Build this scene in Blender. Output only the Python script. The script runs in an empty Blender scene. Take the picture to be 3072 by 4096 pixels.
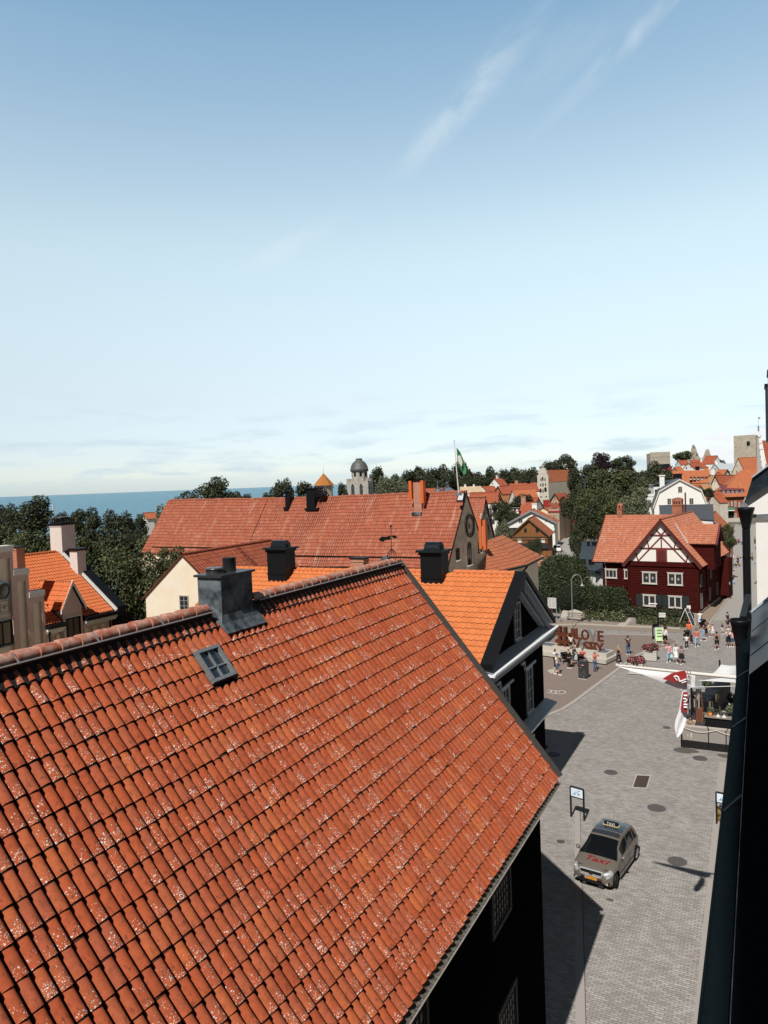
import bpy, math, random
import numpy as np
from math import sin, cos, tan, atan, atan2, radians, degrees, pi, sqrt, hypot
from mathutils import Vector, Matrix
random.seed(7); rng = np.random.default_rng(11)
SC = bpy.context.scene; COL = SC.collection

# ---------------------------------------------------------------- camera
F = 2960.0; CX = 1536.0; CY = 2048.0; EYE = 16.8
ROLL = atan(0.0372); PITCH = atan(118 * cos(ROLL) / F); YAW = radians(27.0)
fwd = np.array([-sin(YAW) * cos(PITCH), cos(YAW) * cos(PITCH), -sin(PITCH)])
right0 = np.array([cos(YAW), sin(YAW), 0.0]); up0 = np.cross(right0, fwd)
rgt = cos(ROLL) * right0 - sin(ROLL) * up0; upv = sin(ROLL) * right0 + cos(ROLL) * up0
CAM = np.array([0, 0, EYE])
cd = bpy.data.cameras.new('camera'); cam = bpy.data.objects.new('camera', cd); COL.objects.link(cam)
cd.sensor_fit = 'VERTICAL'; cd.sensor_height = 36.0; cd.lens = 36.0 * F / 4096.0
cd.clip_start = 0.1; cd.clip_end = 120000
M = Matrix.Identity(4)
for i in range(3):
    M[i][0] = rgt[i]; M[i][1] = upv[i]; M[i][2] = -fwd[i]; M[i][3] = CAM[i]
cam.matrix_world = M; SC.camera = cam
SC.render.resolution_x = 768; SC.render.resolution_y = 1024

# ---------------------------------------------------------------- light
SUN_EL = radians(50); SUN_AZ = radians(-1.5)      # shadows fall along the street, away from the camera
sund = Vector((-sin(SUN_AZ) * cos(SUN_EL), -cos(SUN_AZ) * cos(SUN_EL), sin(SUN_EL)))   # towards the sun
sl = bpy.data.lights.new('sun', 'SUN'); sl.energy = 5.0; sl.angle = radians(0.5); sl.color = (1.0, 0.95, 0.88)
so = bpy.data.objects.new('sun', sl); COL.objects.link(so)
so.rotation_euler = sund.to_track_quat('Z', 'Y').to_euler(); so.location = (0, 0, 60)
W = bpy.data.worlds.new('World'); SC.world = W; W.use_nodes = True
wn = W.node_tree.nodes; wl = W.node_tree.links
bg = wn['Background']; bg.inputs['Strength'].default_value = 0.15
sky = wn.new('ShaderNodeTexSky'); sky.sky_type = 'NISHITA'; sky.sun_disc = False
sky.sun_elevation = SUN_EL; sky.sun_rotation = pi + SUN_AZ
sky.air_density = 0.9; sky.dust_density = 0.2; sky.ozone_density = 3.0; sky.altitude = 20
def wnode(t, **k):
    n = wn.new(t)
    for a, b in k.items(): setattr(n, a, b)
    return n
def wmath(op, a, b=None, c=None, clamp=False):
    n = wn.new('ShaderNodeMath'); n.operation = op; n.use_clamp = clamp
    for i, v in enumerate((a, b, c)):
        if v is None: continue
        if isinstance(v, (int, float)): n.inputs[i].default_value = v
        else: wl.new(v, n.inputs[i])
    return n.outputs[0]
tc = wn.new('ShaderNodeTexCoord'); sep = wn.new('ShaderNodeSeparateXYZ'); wl.new(tc.outputs['Generated'], sep.inputs[0])
X, Y, Z = sep.outputs
hx = wmath('ADD', wmath('MULTIPLY', X, cos(YAW)), wmath('MULTIPLY', Y, sin(YAW)))      # across the view
# low haze-like cloud banks near the horizon
elev = wmath('MAXIMUM', Z, 0.0)
cmb = wn.new('ShaderNodeCombineXYZ'); wl.new(wmath('MULTIPLY', hx, 5.0), cmb.inputs[0]); wl.new(wmath('MULTIPLY', Z, 26.0), cmb.inputs[1]); wl.new(wmath('MULTIPLY', Y, 1.5), cmb.inputs[2])
nz = wn.new('ShaderNodeTexNoise'); nz.inputs['Scale'].default_value = 2.2; nz.inputs['Detail'].default_value = 7; nz.inputs['Roughness'].default_value = 0.55
wl.new(cmb.outputs[0], nz.inputs['Vector'])
band = wmath('MULTIPLY', wmath('SMOOTH_MIN', wmath('MULTIPLY', elev, 60.0), 1.0, 0.2), wmath('SUBTRACT', 1.0, wmath('MULTIPLY', elev, 7.5, clamp=True), clamp=True), clamp=True)
m1 = wmath('MULTIPLY', wmath('MULTIPLY', wmath('SUBTRACT', nz.outputs['Fac'], 0.5), 6.0, clamp=True), band)
# bright cumulus low on the right
nz3 = wn.new('ShaderNodeTexNoise'); nz3.inputs['Scale'].default_value = 5.5; nz3.inputs['Detail'].default_value = 9; nz3.inputs['Roughness'].default_value = 0.6
c3 = wn.new('ShaderNodeCombineXYZ'); wl.new(wmath('MULTIPLY', hx, 3.0), c3.inputs[0]); wl.new(wmath('MULTIPLY', Z, 7.0), c3.inputs[1]); c3.inputs[2].default_value = 4.2
wl.new(c3.outputs[0], nz3.inputs['Vector'])
rise = wmath('MULTIPLY', wmath('SUBTRACT', hx, 0.29), 0.36)          # cloud top height grows to the right
top = wmath('ADD', wmath('ADD', rise, -0.012), wmath('MULTIPLY', wmath('SUBTRACT', nz3.outputs['Fac'], 0.5), 0.22))
m3 = wmath('MULTIPLY', wmath('MULTIPLY', wmath('SUBTRACT', top, Z), 60.0, clamp=True), wmath('MULTIPLY', wmath('SUBTRACT', hx, 0.26), 9.0, clamp=True), clamp=True)
# wispy cirrus streaks, running diagonally up to the right
def cirrus(cx, cz, ang, ln, wd, sc, amt):
    dx = wmath('SUBTRACT', hx, cx); dz = wmath('SUBTRACT', Z, cz)
    u = wmath('ADD', wmath('MULTIPLY', dx, cos(ang)), wmath('MULTIPLY', dz, sin(ang)))
    v = wmath('SUBTRACT', wmath('MULTIPLY', dz, cos(ang)), wmath('MULTIPLY', dx, sin(ang)))
    c = wn.new('ShaderNodeCombineXYZ'); wl.new(wmath('MULTIPLY', u, 5.0 * sc), c.inputs[0]); wl.new(wmath('MULTIPLY', v, 11.0 * sc), c.inputs[1]); c.inputs[2].default_value = cx * 9
    n = wn.new('ShaderNodeTexNoise'); n.inputs['Scale'].default_value = 1.6; n.inputs['Detail'].default_value = 8; n.inputs['Roughness'].default_value = 0.62; n.inputs['Distortion'].default_value = 0.6
    wl.new(c.outputs[0], n.inputs['Vector'])
    e = wmath('ADD', wmath('POWER', wmath('DIVIDE', u, ln), 2.0), wmath('POWER', wmath('DIVIDE', v, wd), 2.0))
    e = wmath('SUBTRACT', 1.0, e, clamp=True); e = wmath('MULTIPLY', e, e)
    return wmath('MULTIPLY', wmath('MULTIPLY', wmath('SUBTRACT', n.outputs['Fac'], 0.36), 2.6, clamp=True), wmath('MULTIPLY', e, amt), clamp=True)
ZR = lambda px, py: ((px - CX), (CY - py))
def dirof(px, py):
    d = fwd * F + rgt * (px - CX) + upv * (CY - py); d = d / np.linalg.norm(d)
    return float(d[0] * cos(YAW) + d[1] * sin(YAW)), float(d[2])
x1, z1 = dirof(1880, 380); x2, z2 = dirof(2520, 160); x3, z3 = dirof(1180, 970); x4, z4 = dirof(2250, 210)
m2 = wmath('ADD', cirrus(x1, z1, radians(40), 0.15, 0.026, 1.3, 0.85), cirrus(x2, z2, radians(36), 0.14, 0.016, 1.5, 0.55))
m2 = wmath('ADD', m2, cirrus(x3, z3, radians(27), 0.11, 0.018, 1.2, 0.5)); m2 = wmath('ADD', m2, cirrus(x4, z4, radians(15), 0.13, 0.035, 1.2, 0.25))
# the pale summer haze of the lower sky, deep blue overhead
rampn = wn.new('ShaderNodeValToRGB'); cr = rampn.color_ramp; cr.interpolation = 'EASE'
stops = [(0.0, (.60, .69, .88)), (.02, (.66, .72, .86)), (.13, (1.50, 1.12, .86)), (.25, (2.52, 1.93, 1.28)), (.33, (2.85, 2.12, 1.36)), (.50, (2.1, 2.0, 1.5)), (.60, (1.45, 1.75, 1.45)), (.70, (.40, .5, .5)), (1.0, (.12, .15, .18))]
cr.elements[0].position = 0; cr.elements[0].color = (*[c / 3 for c in stops[0][1]], 1); cr.elements[1].position = 1; cr.elements[1].color = (*[c / 3 for c in stops[-1][1]], 1)
for p_, c_ in stops[1:-1]: e_ = cr.elements.new(p_); e_.color = (*[c / 3 for c in c_], 1)
cr.interpolation = 'B_SPLINE'
wl.new(elev, rampn.inputs[0])
fy = wmath('ADD', wmath('MULTIPLY', X, -sin(YAW)), wmath('MULTIPLY', Y, cos(YAW)))
az_ = wmath('MULTIPLY_ADD', wmath('MULTIPLY', wmath('SUBTRACT', fy, 0.3), 2.4, clamp=True), 0.88, 0.12)
vm1 = wn.new('ShaderNodeVectorMath'); vm1.operation = 'MULTIPLY'; wl.new(sky.outputs[0], vm1.inputs[0]); wl.new(rampn.outputs[0], vm1.inputs[1])
vm2 = wn.new('ShaderNodeVectorMath'); vm2.operation = 'SCALE'; wl.new(vm1.outputs[0], vm2.inputs[0]); wl.new(wmath('MULTIPLY', az_, 3.0), vm2.inputs[3])
mixa = wn.new('ShaderNodeMix'); mixa.data_type = 'RGBA'; mixa.inputs[7].default_value = (3.7, 4.7, 5.45, 1)
mixb = wn.new('ShaderNodeMix'); mixb.data_type = 'RGBA'; mixb.inputs[7].default_value = (5.4, 6.0, 6.2, 1)
mixc = wn.new('ShaderNodeMix'); mixc.data_type = 'RGBA'; mixc.inputs[7].default_value = (6.1, 6.35, 6.5, 1)
wl.new(wmath('MULTIPLY', m1, 0.85), mixa.inputs[0]); wl.new(vm2.outputs[0], mixa.inputs[6])
wl.new(mixa.outputs[2], mixb.inputs[6]); wl.new(wmath('MULTIPLY', m2, 0.8), mixb.inputs[0])
wl.new(mixb.outputs[2], mixc.inputs[6]); wl.new(wmath('MULTIPLY', m3, 0.95), mixc.inputs[0])
wl.new(mixc.outputs[2], bg.inputs['Color'])
SC.view_settings.view_transform = 'Standard'; SC.view_settings.look = 'None'
SC.view_settings.exposure = 0.0; SC.view_settings.gamma = 1.0

# ---------------------------------------------------------------- pixel <-> place helpers (where on the site a thing seen in the photograph stands)
def ray(px, py): return fwd * F + rgt * (px - CX) - upv * (py - CY)
def G(px, py, z=0.0):
    d = ray(px, py); return CAM + d * ((z - EYE) / d[2])
def AD(px, py, dd):
    return CAM + ray(px, py) * (dd / F)
def AX(px, py, x):
    d = ray(px, py); return CAM + d * (x / d[0])

# ---------------------------------------------------------------- objects
def tag(o, label=None, cat=None, group=None, kind=None):
    if label: o['label'] = label
    if cat: o['category'] = cat
    if group: o['group'] = group
    if kind: o['kind'] = kind
    return o
def empty(name, loc=(0, 0, 0), rz=0.0, label=None, cat=None, group=None):
    o = bpy.data.objects.new(name, None); COL.objects.link(o); o.location = Vector([float(v) for v in loc]); o.rotation_euler = (0, 0, rz)
    o.empty_display_size = 0.3
    return tag(o, label, cat, group)
def copy_tree(o, parent=None):
    c = o.copy(); COL.objects.link(c); c.parent = parent
    for ch in list(o.children): copy_tree(ch, c)
    return c
class MB:
    def __init__(s): s.v = []; s.f = []; s.m = []; s.uv = []; s.sm = []
    def face(s, pts, m=0, uv=None, smooth=False):
        n = len(s.v); s.v += [tuple(float(c) for c in p) for p in pts]; s.f.append(tuple(range(n, n + len(pts)))); s.m.append(m)
        s.uv.append(uv if uv else [(0, 0)] * len(pts)); s.sm.append(smooth); return s
    def grid(s, P, m=0, smooth=True, UV=None, flip=False):       # P: rows x cols x 3
        P = np.asarray(P, float); r, c = P.shape[:2]; n = len(s.v); s.v += [tuple(q) for q in P.reshape(-1, 3)]
        for i in range(r - 1):
            for j in range(c - 1):
                idx = [i * c + j, i * c + j + 1, (i + 1) * c + j + 1, (i + 1) * c + j]
                if flip: idx = idx[::-1]
                s.f.append(tuple(n + k for k in idx)); s.m.append(m); s.sm.append(smooth)
                s.uv.append([tuple(UV.reshape(-1, 2)[k]) for k in idx] if UV is not None else [(0, 0)] * 4)
        return s
    def box(s, c, d, m=0, rz=0.0, R=None):
        c = np.array(c, float); hx_, hy_, hz_ = [q / 2 for q in d]
        K = np.array([[x, y, z] for x in (-hx_, hx_) for y in (-hy_, hy_) for z in (-hz_, hz_)])
        if R is None and rz: R = np.array([[cos(rz), -sin(rz), 0], [sin(rz), cos(rz), 0], [0, 0, 1]])
        if R is not None: K = K @ np.array(R).T
        K = K + c
        for q in ((0, 1, 3, 2), (4, 6, 7, 5), (0, 4, 5, 1), (2, 3, 7, 6), (0, 2, 6, 4), (1, 5, 7, 3)):
            s.face([K[i] for i in q], m)
        return s
    def boxc(s, x0, x1, y0, y1, z0, z1, m=0): return s.box(((x0 + x1) / 2, (y0 + y1) / 2, (z0 + z1) / 2), (abs(x1 - x0), abs(y1 - y0), abs(z1 - z0)), m)
    def bar(s, a, b, w, h=None, m=0, up=(0, 0, 1)):              # rectangular beam between two points
        a = np.array(a, float); b = np.array(b, float); h = h or w; d = b - a; L = np.linalg.norm(d); d = d / L
        u = np.array(up, float)
        if abs(d @ u) > .98: u = np.array([1.0, 0, 0])
        x = np.cross(d, u); x /= np.linalg.norm(x); y = np.cross(x, d)
        return s.box((a + b) / 2, (w, L, h), m, R=np.stack([x, d, y], 1))
    def tube(s, pts, r, m=0, n=8, cap=True, smooth=True):
        pts = [np.array(p, float) for p in pts]; R = r if hasattr(r, '__len__') else [r] * len(pts); rows = []
        prev = None
        for i, p in enumerate(pts):
            d = pts[min(i + 1, len(pts) - 1)] - pts[max(i - 1, 0)]; d = d / (np.linalg.norm(d) + 1e-12)
            u = np.array([0, 0, 1.0]) if abs(d[2]) < .9 else np.array([0, 1.0, 0])
            if prev is not None: u = prev
            x = np.cross(d, u); x /= (np.linalg.norm(x) + 1e-12); y = np.cross(x, d); prev = y
            rows.append([p + R[i] * (cos(t) * x + sin(t) * y) for t in np.linspace(0, 2 * pi, n + 1)])
        s.grid(rows, m, smooth)
        if cap:
            s.face([q for q in rows[0][:-1]], m); s.face([q for q in rows[-1][:-1]][::-1], m)
        return s
    def lathe(s, c, prof, m=0, n=16, smooth=True, ax=None):      # prof: (r, z)
        rows = [[(c[0] + r * cos(t), c[1] + r * sin(t), c[2] + z) for t in np.linspace(0, 2 * pi, n + 1)] for r, z in prof]
        return s.grid(rows, m, smooth)
    def prism(s, poly, y0, y1, m=0, ax='y'):                     # poly (x,z) extruded along y (or (y,z) along x)
        P = lambda q, t: (q[0], t, q[1]) if ax == 'y' else ((t, q[0], q[1]) if ax == 'x' else (q[0], q[1], t))
        s.face([P(q, y0) for q in poly], m); s.face([P(q, y1) for q in poly][::-1], m)
        for i in range(len(poly)):
            a, b = poly[i], poly[(i + 1) % len(poly)]; s.face([P(a, y0), P(a, y1), P(b, y1), P(b, y0)], m)
        return s
    def build(s, name, mats, parent=None, label=None, loc=None):
        me = bpy.data.meshes.new(name); me.from_pydata(s.v, [], s.f)
        mats = mats if isinstance(mats, (list, tuple)) else [mats]
        for q in mats: me.materials.append(q)
        me.polygons.foreach_set('material_index', s.m); me.polygons.foreach_set('use_smooth', s.sm)
        if any(any(c != (0, 0) for c in u) for u in s.uv):
            l = me.uv_layers.new(name='UVMap'); l.data.foreach_set('uv', [c for u in s.uv for p in u for c in p])
        me.update(); o = bpy.data.objects.new(name, me); COL.objects.link(o); o.parent = parent
        if label: o['label'] = label
        if loc is not None: o.location = Vector([float(q) for q in loc])
        return o

# ---------------------------------------------------------------- materials
def newmat(name):
    m = bpy.data.materials.new(name); m.use_nodes = True; nt = m.node_tree; b = nt.nodes['Principled BSDF']; return m, nt, b
def nd(nt, t, ins={}, **k):
    n = nt.nodes.new(t)
    for a, v in k.items(): setattr(n, a, v)
    for a, v in ins.items():
        if hasattr(v, 'links') or isinstance(v, bpy.types.NodeSocket): nt.links.new(v, n.inputs[a])
        else: n.inputs[a].default_value = v
    return n
def mth(nt, op, *a, clamp=False):
    n = nt.nodes.new('ShaderNodeMath'); n.operation = op; n.use_clamp = clamp
    for i, v in enumerate(a):
        if isinstance(v, (int, float)): n.inputs[i].default_value = v
        else: nt.links.new(v, n.inputs[i])
    return n.outputs[0]
def mixc_(nt, f, a, b, mode='MIX'):
    n = nt.nodes.new('ShaderNodeMix'); n.data_type = 'RGBA'; n.blend_type = mode
    for i, v in ((0, f), (6, a), (7, b)):
        if isinstance(v, (int, float)): n.inputs[i].default_value = v
        elif isinstance(v, (tuple, list)): n.inputs[i].default_value = (*v[:3], 1)
        else: nt.links.new(v, n.inputs[i])
    return n.outputs[2]
_mc = {}
def plain(name, col, rough=0.7, metal=0.0, var=0.0, scale=4.0, bump=0.0, bscale=20.0, spec=0.3, col2=None, detail=4, stretch=None):
    if name in _mc: return _mc[name]
    m, nt, b = newmat(name); b.inputs['Roughness'].default_value = rough; b.inputs['Metallic'].default_value = metal
    b.inputs['Specular IOR Level'].default_value = spec
    b.inputs['Base Color'].default_value = (*col, 1)
    if var or bump or col2:
        t = nd(nt, 'ShaderNodeTexCoord'); vec = t.outputs['Object']
        if stretch: vec = nd(nt, 'ShaderNodeMapping', {'Vector': vec, 'Scale': stretch}).outputs[0]
        if var or col2:
            n = nd(nt, 'ShaderNodeTexNoise', {'Vector': vec, 'Scale': scale, 'Detail': detail, 'Roughness': 0.6})
            if col2: c = mixc_(nt, mth(nt, 'MULTIPLY', mth(nt, 'SUBTRACT', n.outputs['Fac'], 0.38), 4.0, clamp=True), col, col2)
            else: c = col
            if var:
                n2 = nd(nt, 'ShaderNodeTexNoise', {'Vector': vec, 'Scale': scale * 2.7, 'Detail': detail, 'Roughness': 0.65})
                k = mth(nt, 'MULTIPLY_ADD', mth(nt, 'SUBTRACT', n2.outputs['Fac'], 0.5), 2.2 * var, 1.0)
                cc = nd(nt, 'ShaderNodeCombineColor', {0: k, 1: k, 2: k}).outputs[0]
                c = mixc_(nt, 1.0, c, cc, 'MULTIPLY')
            nt.links.new(c, b.inputs['Base Color'])
        if bump:
            n = nd(nt, 'ShaderNodeTexNoise', {'Vector': vec, 'Scale': bscale, 'Detail': 5, 'Roughness': 0.6})
            bp = nd(nt, 'ShaderNodeBump', {'Height': n.outputs['Fac'], 'Strength': 1.0, 'Distance': bump})
            nt.links.new(bp.outputs[0], b.inputs['Normal'])
    _mc[name] = m; return m
def glassy(name, col=(0.02, 0.03, 0.04), rough=0.06, spec=0.6):
    if name in _mc: return _mc[name]
    m, nt, b = newmat(name); b.inputs['Base Color'].default_value = (*col, 1); b.inputs['Roughness'].default_value = rough; b.inputs['Specular IOR Level'].default_value = spec
    _mc[name] = m; return m
def tilemat(name, cols, tw, tl, lichen=0.0, relief=True, grime=0.3, streak=0.0, pale=(0.72, 0.66, 0.60), wave=0.04, joint=0.75, jw=0.11):
    """clay tiles; UV is in metres: u along the ridge, v down the slope"""
    if name in _mc: return _mc[name]
    m, nt, b = newmat(name); b.inputs['Roughness'].default_value = 0.8; b.inputs['Specular IOR Level'].default_value = 0.2
    uv = nd(nt, 'ShaderNodeUVMap', uv_map='UVMap'); s = nd(nt, 'ShaderNodeSeparateXYZ', {0: uv.outputs[0]}); u, v = s.outputs[0], s.outputs[1]
    tu = mth(nt, 'DIVIDE', u, tw); tv = mth(nt, 'DIVIDE', v, tl)
    iu = mth(nt, 'FLOOR', tu); iv = mth(nt, 'FLOOR', tv); fu = mth(nt, 'FRACT', tu); fv = mth(nt, 'FRACT', tv)
    idv = nd(nt, 'ShaderNodeCombineXYZ', {0: iu, 1: iv}).outputs[0]
    w = nd(nt, 'ShaderNodeTexWhiteNoise', {'Vector': idv}); r = w.outputs['Value']; rc = nd(nt, 'ShaderNodeSeparateColor', {0: w.outputs['Color']})
    ramp = nt.nodes.new('ShaderNodeValToRGB'); ramp.color_ramp.elements[0].color = (*cols[0], 1); ramp.color_ramp.elements[1].color = (*cols[-1], 1)
    for i, c in enumerate(cols[1:-1]): e = ramp.color_ramp.elements.new((i + 1) / (len(cols) - 1)); e.color = (*c, 1)
    big = nd(nt, 'ShaderNodeTexNoise', {'Vector': uv.outputs[0], 'Scale': 0.35, 'Detail': 3}); 
    sel = mth(nt, 'ADD', mth(nt, 'MULTIPLY', r, 0.75), mth(nt, 'MULTIPLY', mth(nt, 'SUBTRACT', big.outputs['Fac'], 0.3), 0.7), clamp=True)
    nt.links.new(mth(nt, 'MINIMUM', sel, 1.0), ramp.inputs[0]); c = ramp.outputs[0]
    fine = nd(nt, 'ShaderNodeTexNoise', {'Vector': uv.outputs[0], 'Scale': 9.0, 'Detail': 6, 'Roughness': 0.7})
    k = mth(nt, 'MULTIPLY_ADD', mth(nt, 'SUBTRACT', fine.outputs['Fac'], 0.5), 0.9, 1.0)
    c = mixc_(nt, 1.0, c, nd(nt, 'ShaderNodeCombineColor', {0: k, 1: k, 2: k}).outputs[0], 'MULTIPLY')
    # rain-washed streaks and dark dirt at tile ends
    if grime:
        dn = nd(nt, 'ShaderNodeTexNoise', {'Vector': nd(nt, 'ShaderNodeMapping', {'Vector': uv.outputs[0], 'Scale': (14, 6, 1)}).outputs[0], 'Scale': 1.5, 'Detail': 5, 'Roughness': 0.7})
        g = mth(nt, 'MULTIPLY', mth(nt, 'MULTIPLY', mth(nt, 'SUBTRACT', dn.outputs['Fac'], 0.52), 7.0, clamp=True), mth(nt, 'MULTIPLY', fv, grime), clamp=True)
        c = mixc_(nt, g, c, (0.03, 0.022, 0.018))
    if streak:
        sn = nd(nt, 'ShaderNodeTexNoise', {'Vector': nd(nt, 'ShaderNodeMapping', {'Vector': uv.outputs[0], 'Scale': (1.6, 0.22, 1)}).outputs[0], 'Scale': 1.0, 'Detail': 7, 'Roughness': 0.7})
        c = mixc_(nt, mth(nt, 'MULTIPLY', mth(nt, 'MULTIPLY', mth(nt, 'SUBTRACT', sn.outputs['Fac'], 0.55), 6.0, clamp=True), streak), c, pale)
        sn2 = nd(nt, 'ShaderNodeTexNoise', {'Vector': nd(nt, 'ShaderNodeMapping', {'Vector': uv.outputs[0], 'Scale': (1.9, 0.5, 1), 'Location': (7, 3, 0)}).outputs[0], 'Scale': 1.0, 'Detail': 7, 'Roughness': 0.75})
        c = mixc_(nt, mth(nt, 'MULTIPLY', mth(nt, 'MULTIPLY', mth(nt, 'SUBTRACT', sn2.outputs['Fac'], 0.6), 8.0, clamp=True), streak), c, (0.06, 0.04, 0.035))
    if lichen:
        msk = nd(nt, 'ShaderNodeTexNoise', {'Vector': uv.outputs[0], 'Scale': 2.6, 'Detail': 4, 'Roughness': 0.6})
        dens = mth(nt, 'MULTIPLY', mth(nt, 'ADD', mth(nt, 'MULTIPLY', mth(nt, 'SUBTRACT', msk.outputs['Fac'], 0.47), 4.0), mth(nt, 'MULTIPLY', mth(nt, 'SUBTRACT', fv, 0.5), 1.5)), lichen, clamp=True)
        dens = mth(nt, 'MULTIPLY', dens, mth(nt, 'GREATER_THAN', rc.outputs[1], 0.45))
        for sc, th in ((46.0, 0.30), (95.0, 0.34)):
            vo = nd(nt, 'ShaderNodeTexVoronoi', {'Vector': uv.outputs[0], 'Scale': sc, 'Randomness': 1.0})
            vr = nd(nt, 'ShaderNodeSeparateColor', {0: vo.outputs['Color']})
            on = mth(nt, 'LESS_THAN', vr.outputs[0], dens)
            sp = mth(nt, 'LESS_THAN', vo.outputs['Distance'], mth(nt, 'MULTIPLY_ADD', vr.outputs[1], 0.25, th))
            c = mixc_(nt, mth(nt, 'MULTIPLY', mth(nt, 'MULTIPLY', on, sp), 0.9), c, pale)
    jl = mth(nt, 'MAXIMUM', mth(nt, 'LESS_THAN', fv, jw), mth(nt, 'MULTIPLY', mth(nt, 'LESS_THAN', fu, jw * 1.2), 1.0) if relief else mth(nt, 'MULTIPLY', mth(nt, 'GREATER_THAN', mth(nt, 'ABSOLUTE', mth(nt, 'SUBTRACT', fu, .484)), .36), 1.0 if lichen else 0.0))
    c = mixc_(nt, mth(nt, 'MULTIPLY', jl, joint), c, (0.025, 0.012, 0.01))  # joint lines: dirt plus the shade of the gaps, both in the colour
    nt.links.new(c, b.inputs['Base Color'])
    if relief:   # distant roofs: the tile relief as bump
        wv = mth(nt, 'MULTIPLY', mth(nt, 'SINE', mth(nt, 'MULTIPLY', fu, pi)), wave)
        st = mth(nt, 'MULTIPLY', fv, wave * 0.8)
        h = mth(nt, 'ADD', wv, st)
        bp = nd(nt, 'ShaderNodeBump', {'Height': h, 'Strength': 1.0, 'Distance': 1.0}); nt.links.new(bp.outputs[0], b.inputs['Normal'])
    else:
        bp = nd(nt, 'ShaderNodeBump', {'Height': fine.outputs['Fac'], 'Strength': 0.6, 'Distance': 0.01}); nt.links.new(bp.outputs[0], b.inputs['Normal'])
    _mc[name] = m; return m
def brickmat(name, c1, c2, mortar, bw=0.22, bh=0.07, off=0.5, rough=0.85, bump=0.006, var=0.35, msz=0.012, axis='XZ', dirt=0.0, dirtcol=(0.1, 0.08, 0.07)):
    if name in _mc: return _mc[name]
    m, nt, b = newmat(name); b.inputs['Roughness'].default_value = rough; b.inputs['Specular IOR Level'].default_value = 0.15
    t = nd(nt, 'ShaderNodeTexCoord'); s = nd(nt, 'ShaderNodeSeparateXYZ', {0: t.outputs['Object']})
    if axis == 'XZ': xx = mth(nt, 'ADD', s.outputs[0], s.outputs[1]); vec = nd(nt, 'ShaderNodeCombineXYZ', {0: xx, 1: s.outputs[2]}).outputs[0]
    else: vec = t.outputs['Object']
    wob = nd(nt, 'ShaderNodeTexNoise', {'Vector': vec, 'Scale': 2.5, 'Detail': 2})
    vec = nd(nt, 'ShaderNodeVectorMath', {0: vec, 1: nd(nt, 'ShaderNodeVectorMath', {0: wob.outputs['Color'], 1: (0.04 * bw * 8, 0.03 * bh * 8, 0)}, operation='MULTIPLY').outputs[0]}, operation='ADD').outputs[0]
    br = nd(nt, 'ShaderNodeTexBrick', {'Vector': vec, 'Color1': (*c1, 1), 'Color2': (*c2, 1), 'Mortar': (*mortar, 1), 'Scale': 1.0, 'Mortar Size': msz, 'Mortar Smooth': 0.2, 'Bias': 0.0, 'Brick Width': bw, 'Row Height': bh})
    br.offset = off
    n = nd(nt, 'ShaderNodeTexNoise', {'Vector': vec, 'Scale': 1.3, 'Detail': 8, 'Roughness': 0.7})
    k = mth(nt, 'MULTIPLY_ADD', mth(nt, 'SUBTRACT', n.outputs['Fac'], 0.5), var * 2, 1.0)
    c = mixc_(nt, 1.0, br.outputs['Color'], nd(nt, 'ShaderNodeCombineColor', {0: k, 1: k, 2: k}).outputs[0], 'MULTIPLY')
    if dirt:
        n2 = nd(nt, 'ShaderNodeTexNoise', {'Vector': vec, 'Scale': 0.35, 'Detail': 9, 'Roughness': 0.75})
        c = mixc_(nt, mth(nt, 'MULTIPLY', mth(nt, 'MULTIPLY', mth(nt, 'SUBTRACT', n2.outputs['Fac'], 0.5), 5.0, clamp=True), dirt), c, dirtcol)
    nt.links.new(c, b.inputs['Base Color'])
    hh = mth(nt, 'ADD', mth(nt, 'MULTIPLY', mth(nt, 'SUBTRACT', 1.0, br.outputs['Fac']), 1.0), mth(nt, 'MULTIPLY', n.outputs['Fac'], 0.8))
    bp = nd(nt, 'ShaderNodeBump', {'Height': hh, 'Strength': 1.0, 'Distance': bump}); nt.links.new(bp.outputs[0], b.inputs['Normal'])
    _mc[name] = m; return m
def leafmat(name, dark, light, rough=0.6):
    if name in _mc: return _mc[name]
    m, nt, b = newmat(name); b.inputs['Roughness'].default_value = rough; b.inputs['Specular IOR Level'].default_value = 0.25
    g = nd(nt, 'ShaderNodeNewGeometry'); t = nd(nt, 'ShaderNodeTexCoord')
    n = nd(nt, 'ShaderNodeTexNoise', {'Vector': t.outputs['Object'], 'Scale': 0.9, 'Detail': 3})
    f = mth(nt, 'ADD', mth(nt, 'MULTIPLY', g.outputs['Random Per Island'], 0.65), mth(nt, 'MULTIPLY', mth(nt, 'SUBTRACT', n.outputs['Fac'], 0.3), 0.8), clamp=True)
    nt.links.new(mixc_(nt, f, dark, light), b.inputs['Base Color'])
    _mc[name] = m; return m
WHITE = plain('white_render', (0.80, 0.79, 0.76), 0.8, var=0.06, scale=0.8)
CREAM = plain('cream_render', (0.78, 0.66, 0.50), 0.85, var=0.07, scale=0.7, col2=(0.80, 0.72, 0.60))
BLACKM = plain('black_sheet_metal', (0.007, 0.008, 0.010), 0.5, 0.1, spec=0.2, var=0.3, scale=3)
DARKPT = plain('black_paint', (0.010, 0.010, 0.012), 0.6, spec=.15)
LEAD = plain('weathered_sheet_metal', (0.018, 0.024, 0.03), 0.6, 0.0, spec=.15, var=0.5, scale=2.0, col2=(0.15, 0.175, 0.20), bump=0.004, bscale=6)
GREYMETAL = plain('grey_painted_metal', (0.30, 0.32, 0.34), 0.45, 0.3)
GLASS = glassy('window_glass', (0.02, 0.026, 0.034), 0.08, 0.8)
WFRAME = plain('white_window_paint', (0.62, 0.60, 0.56), 0.6)
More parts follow.
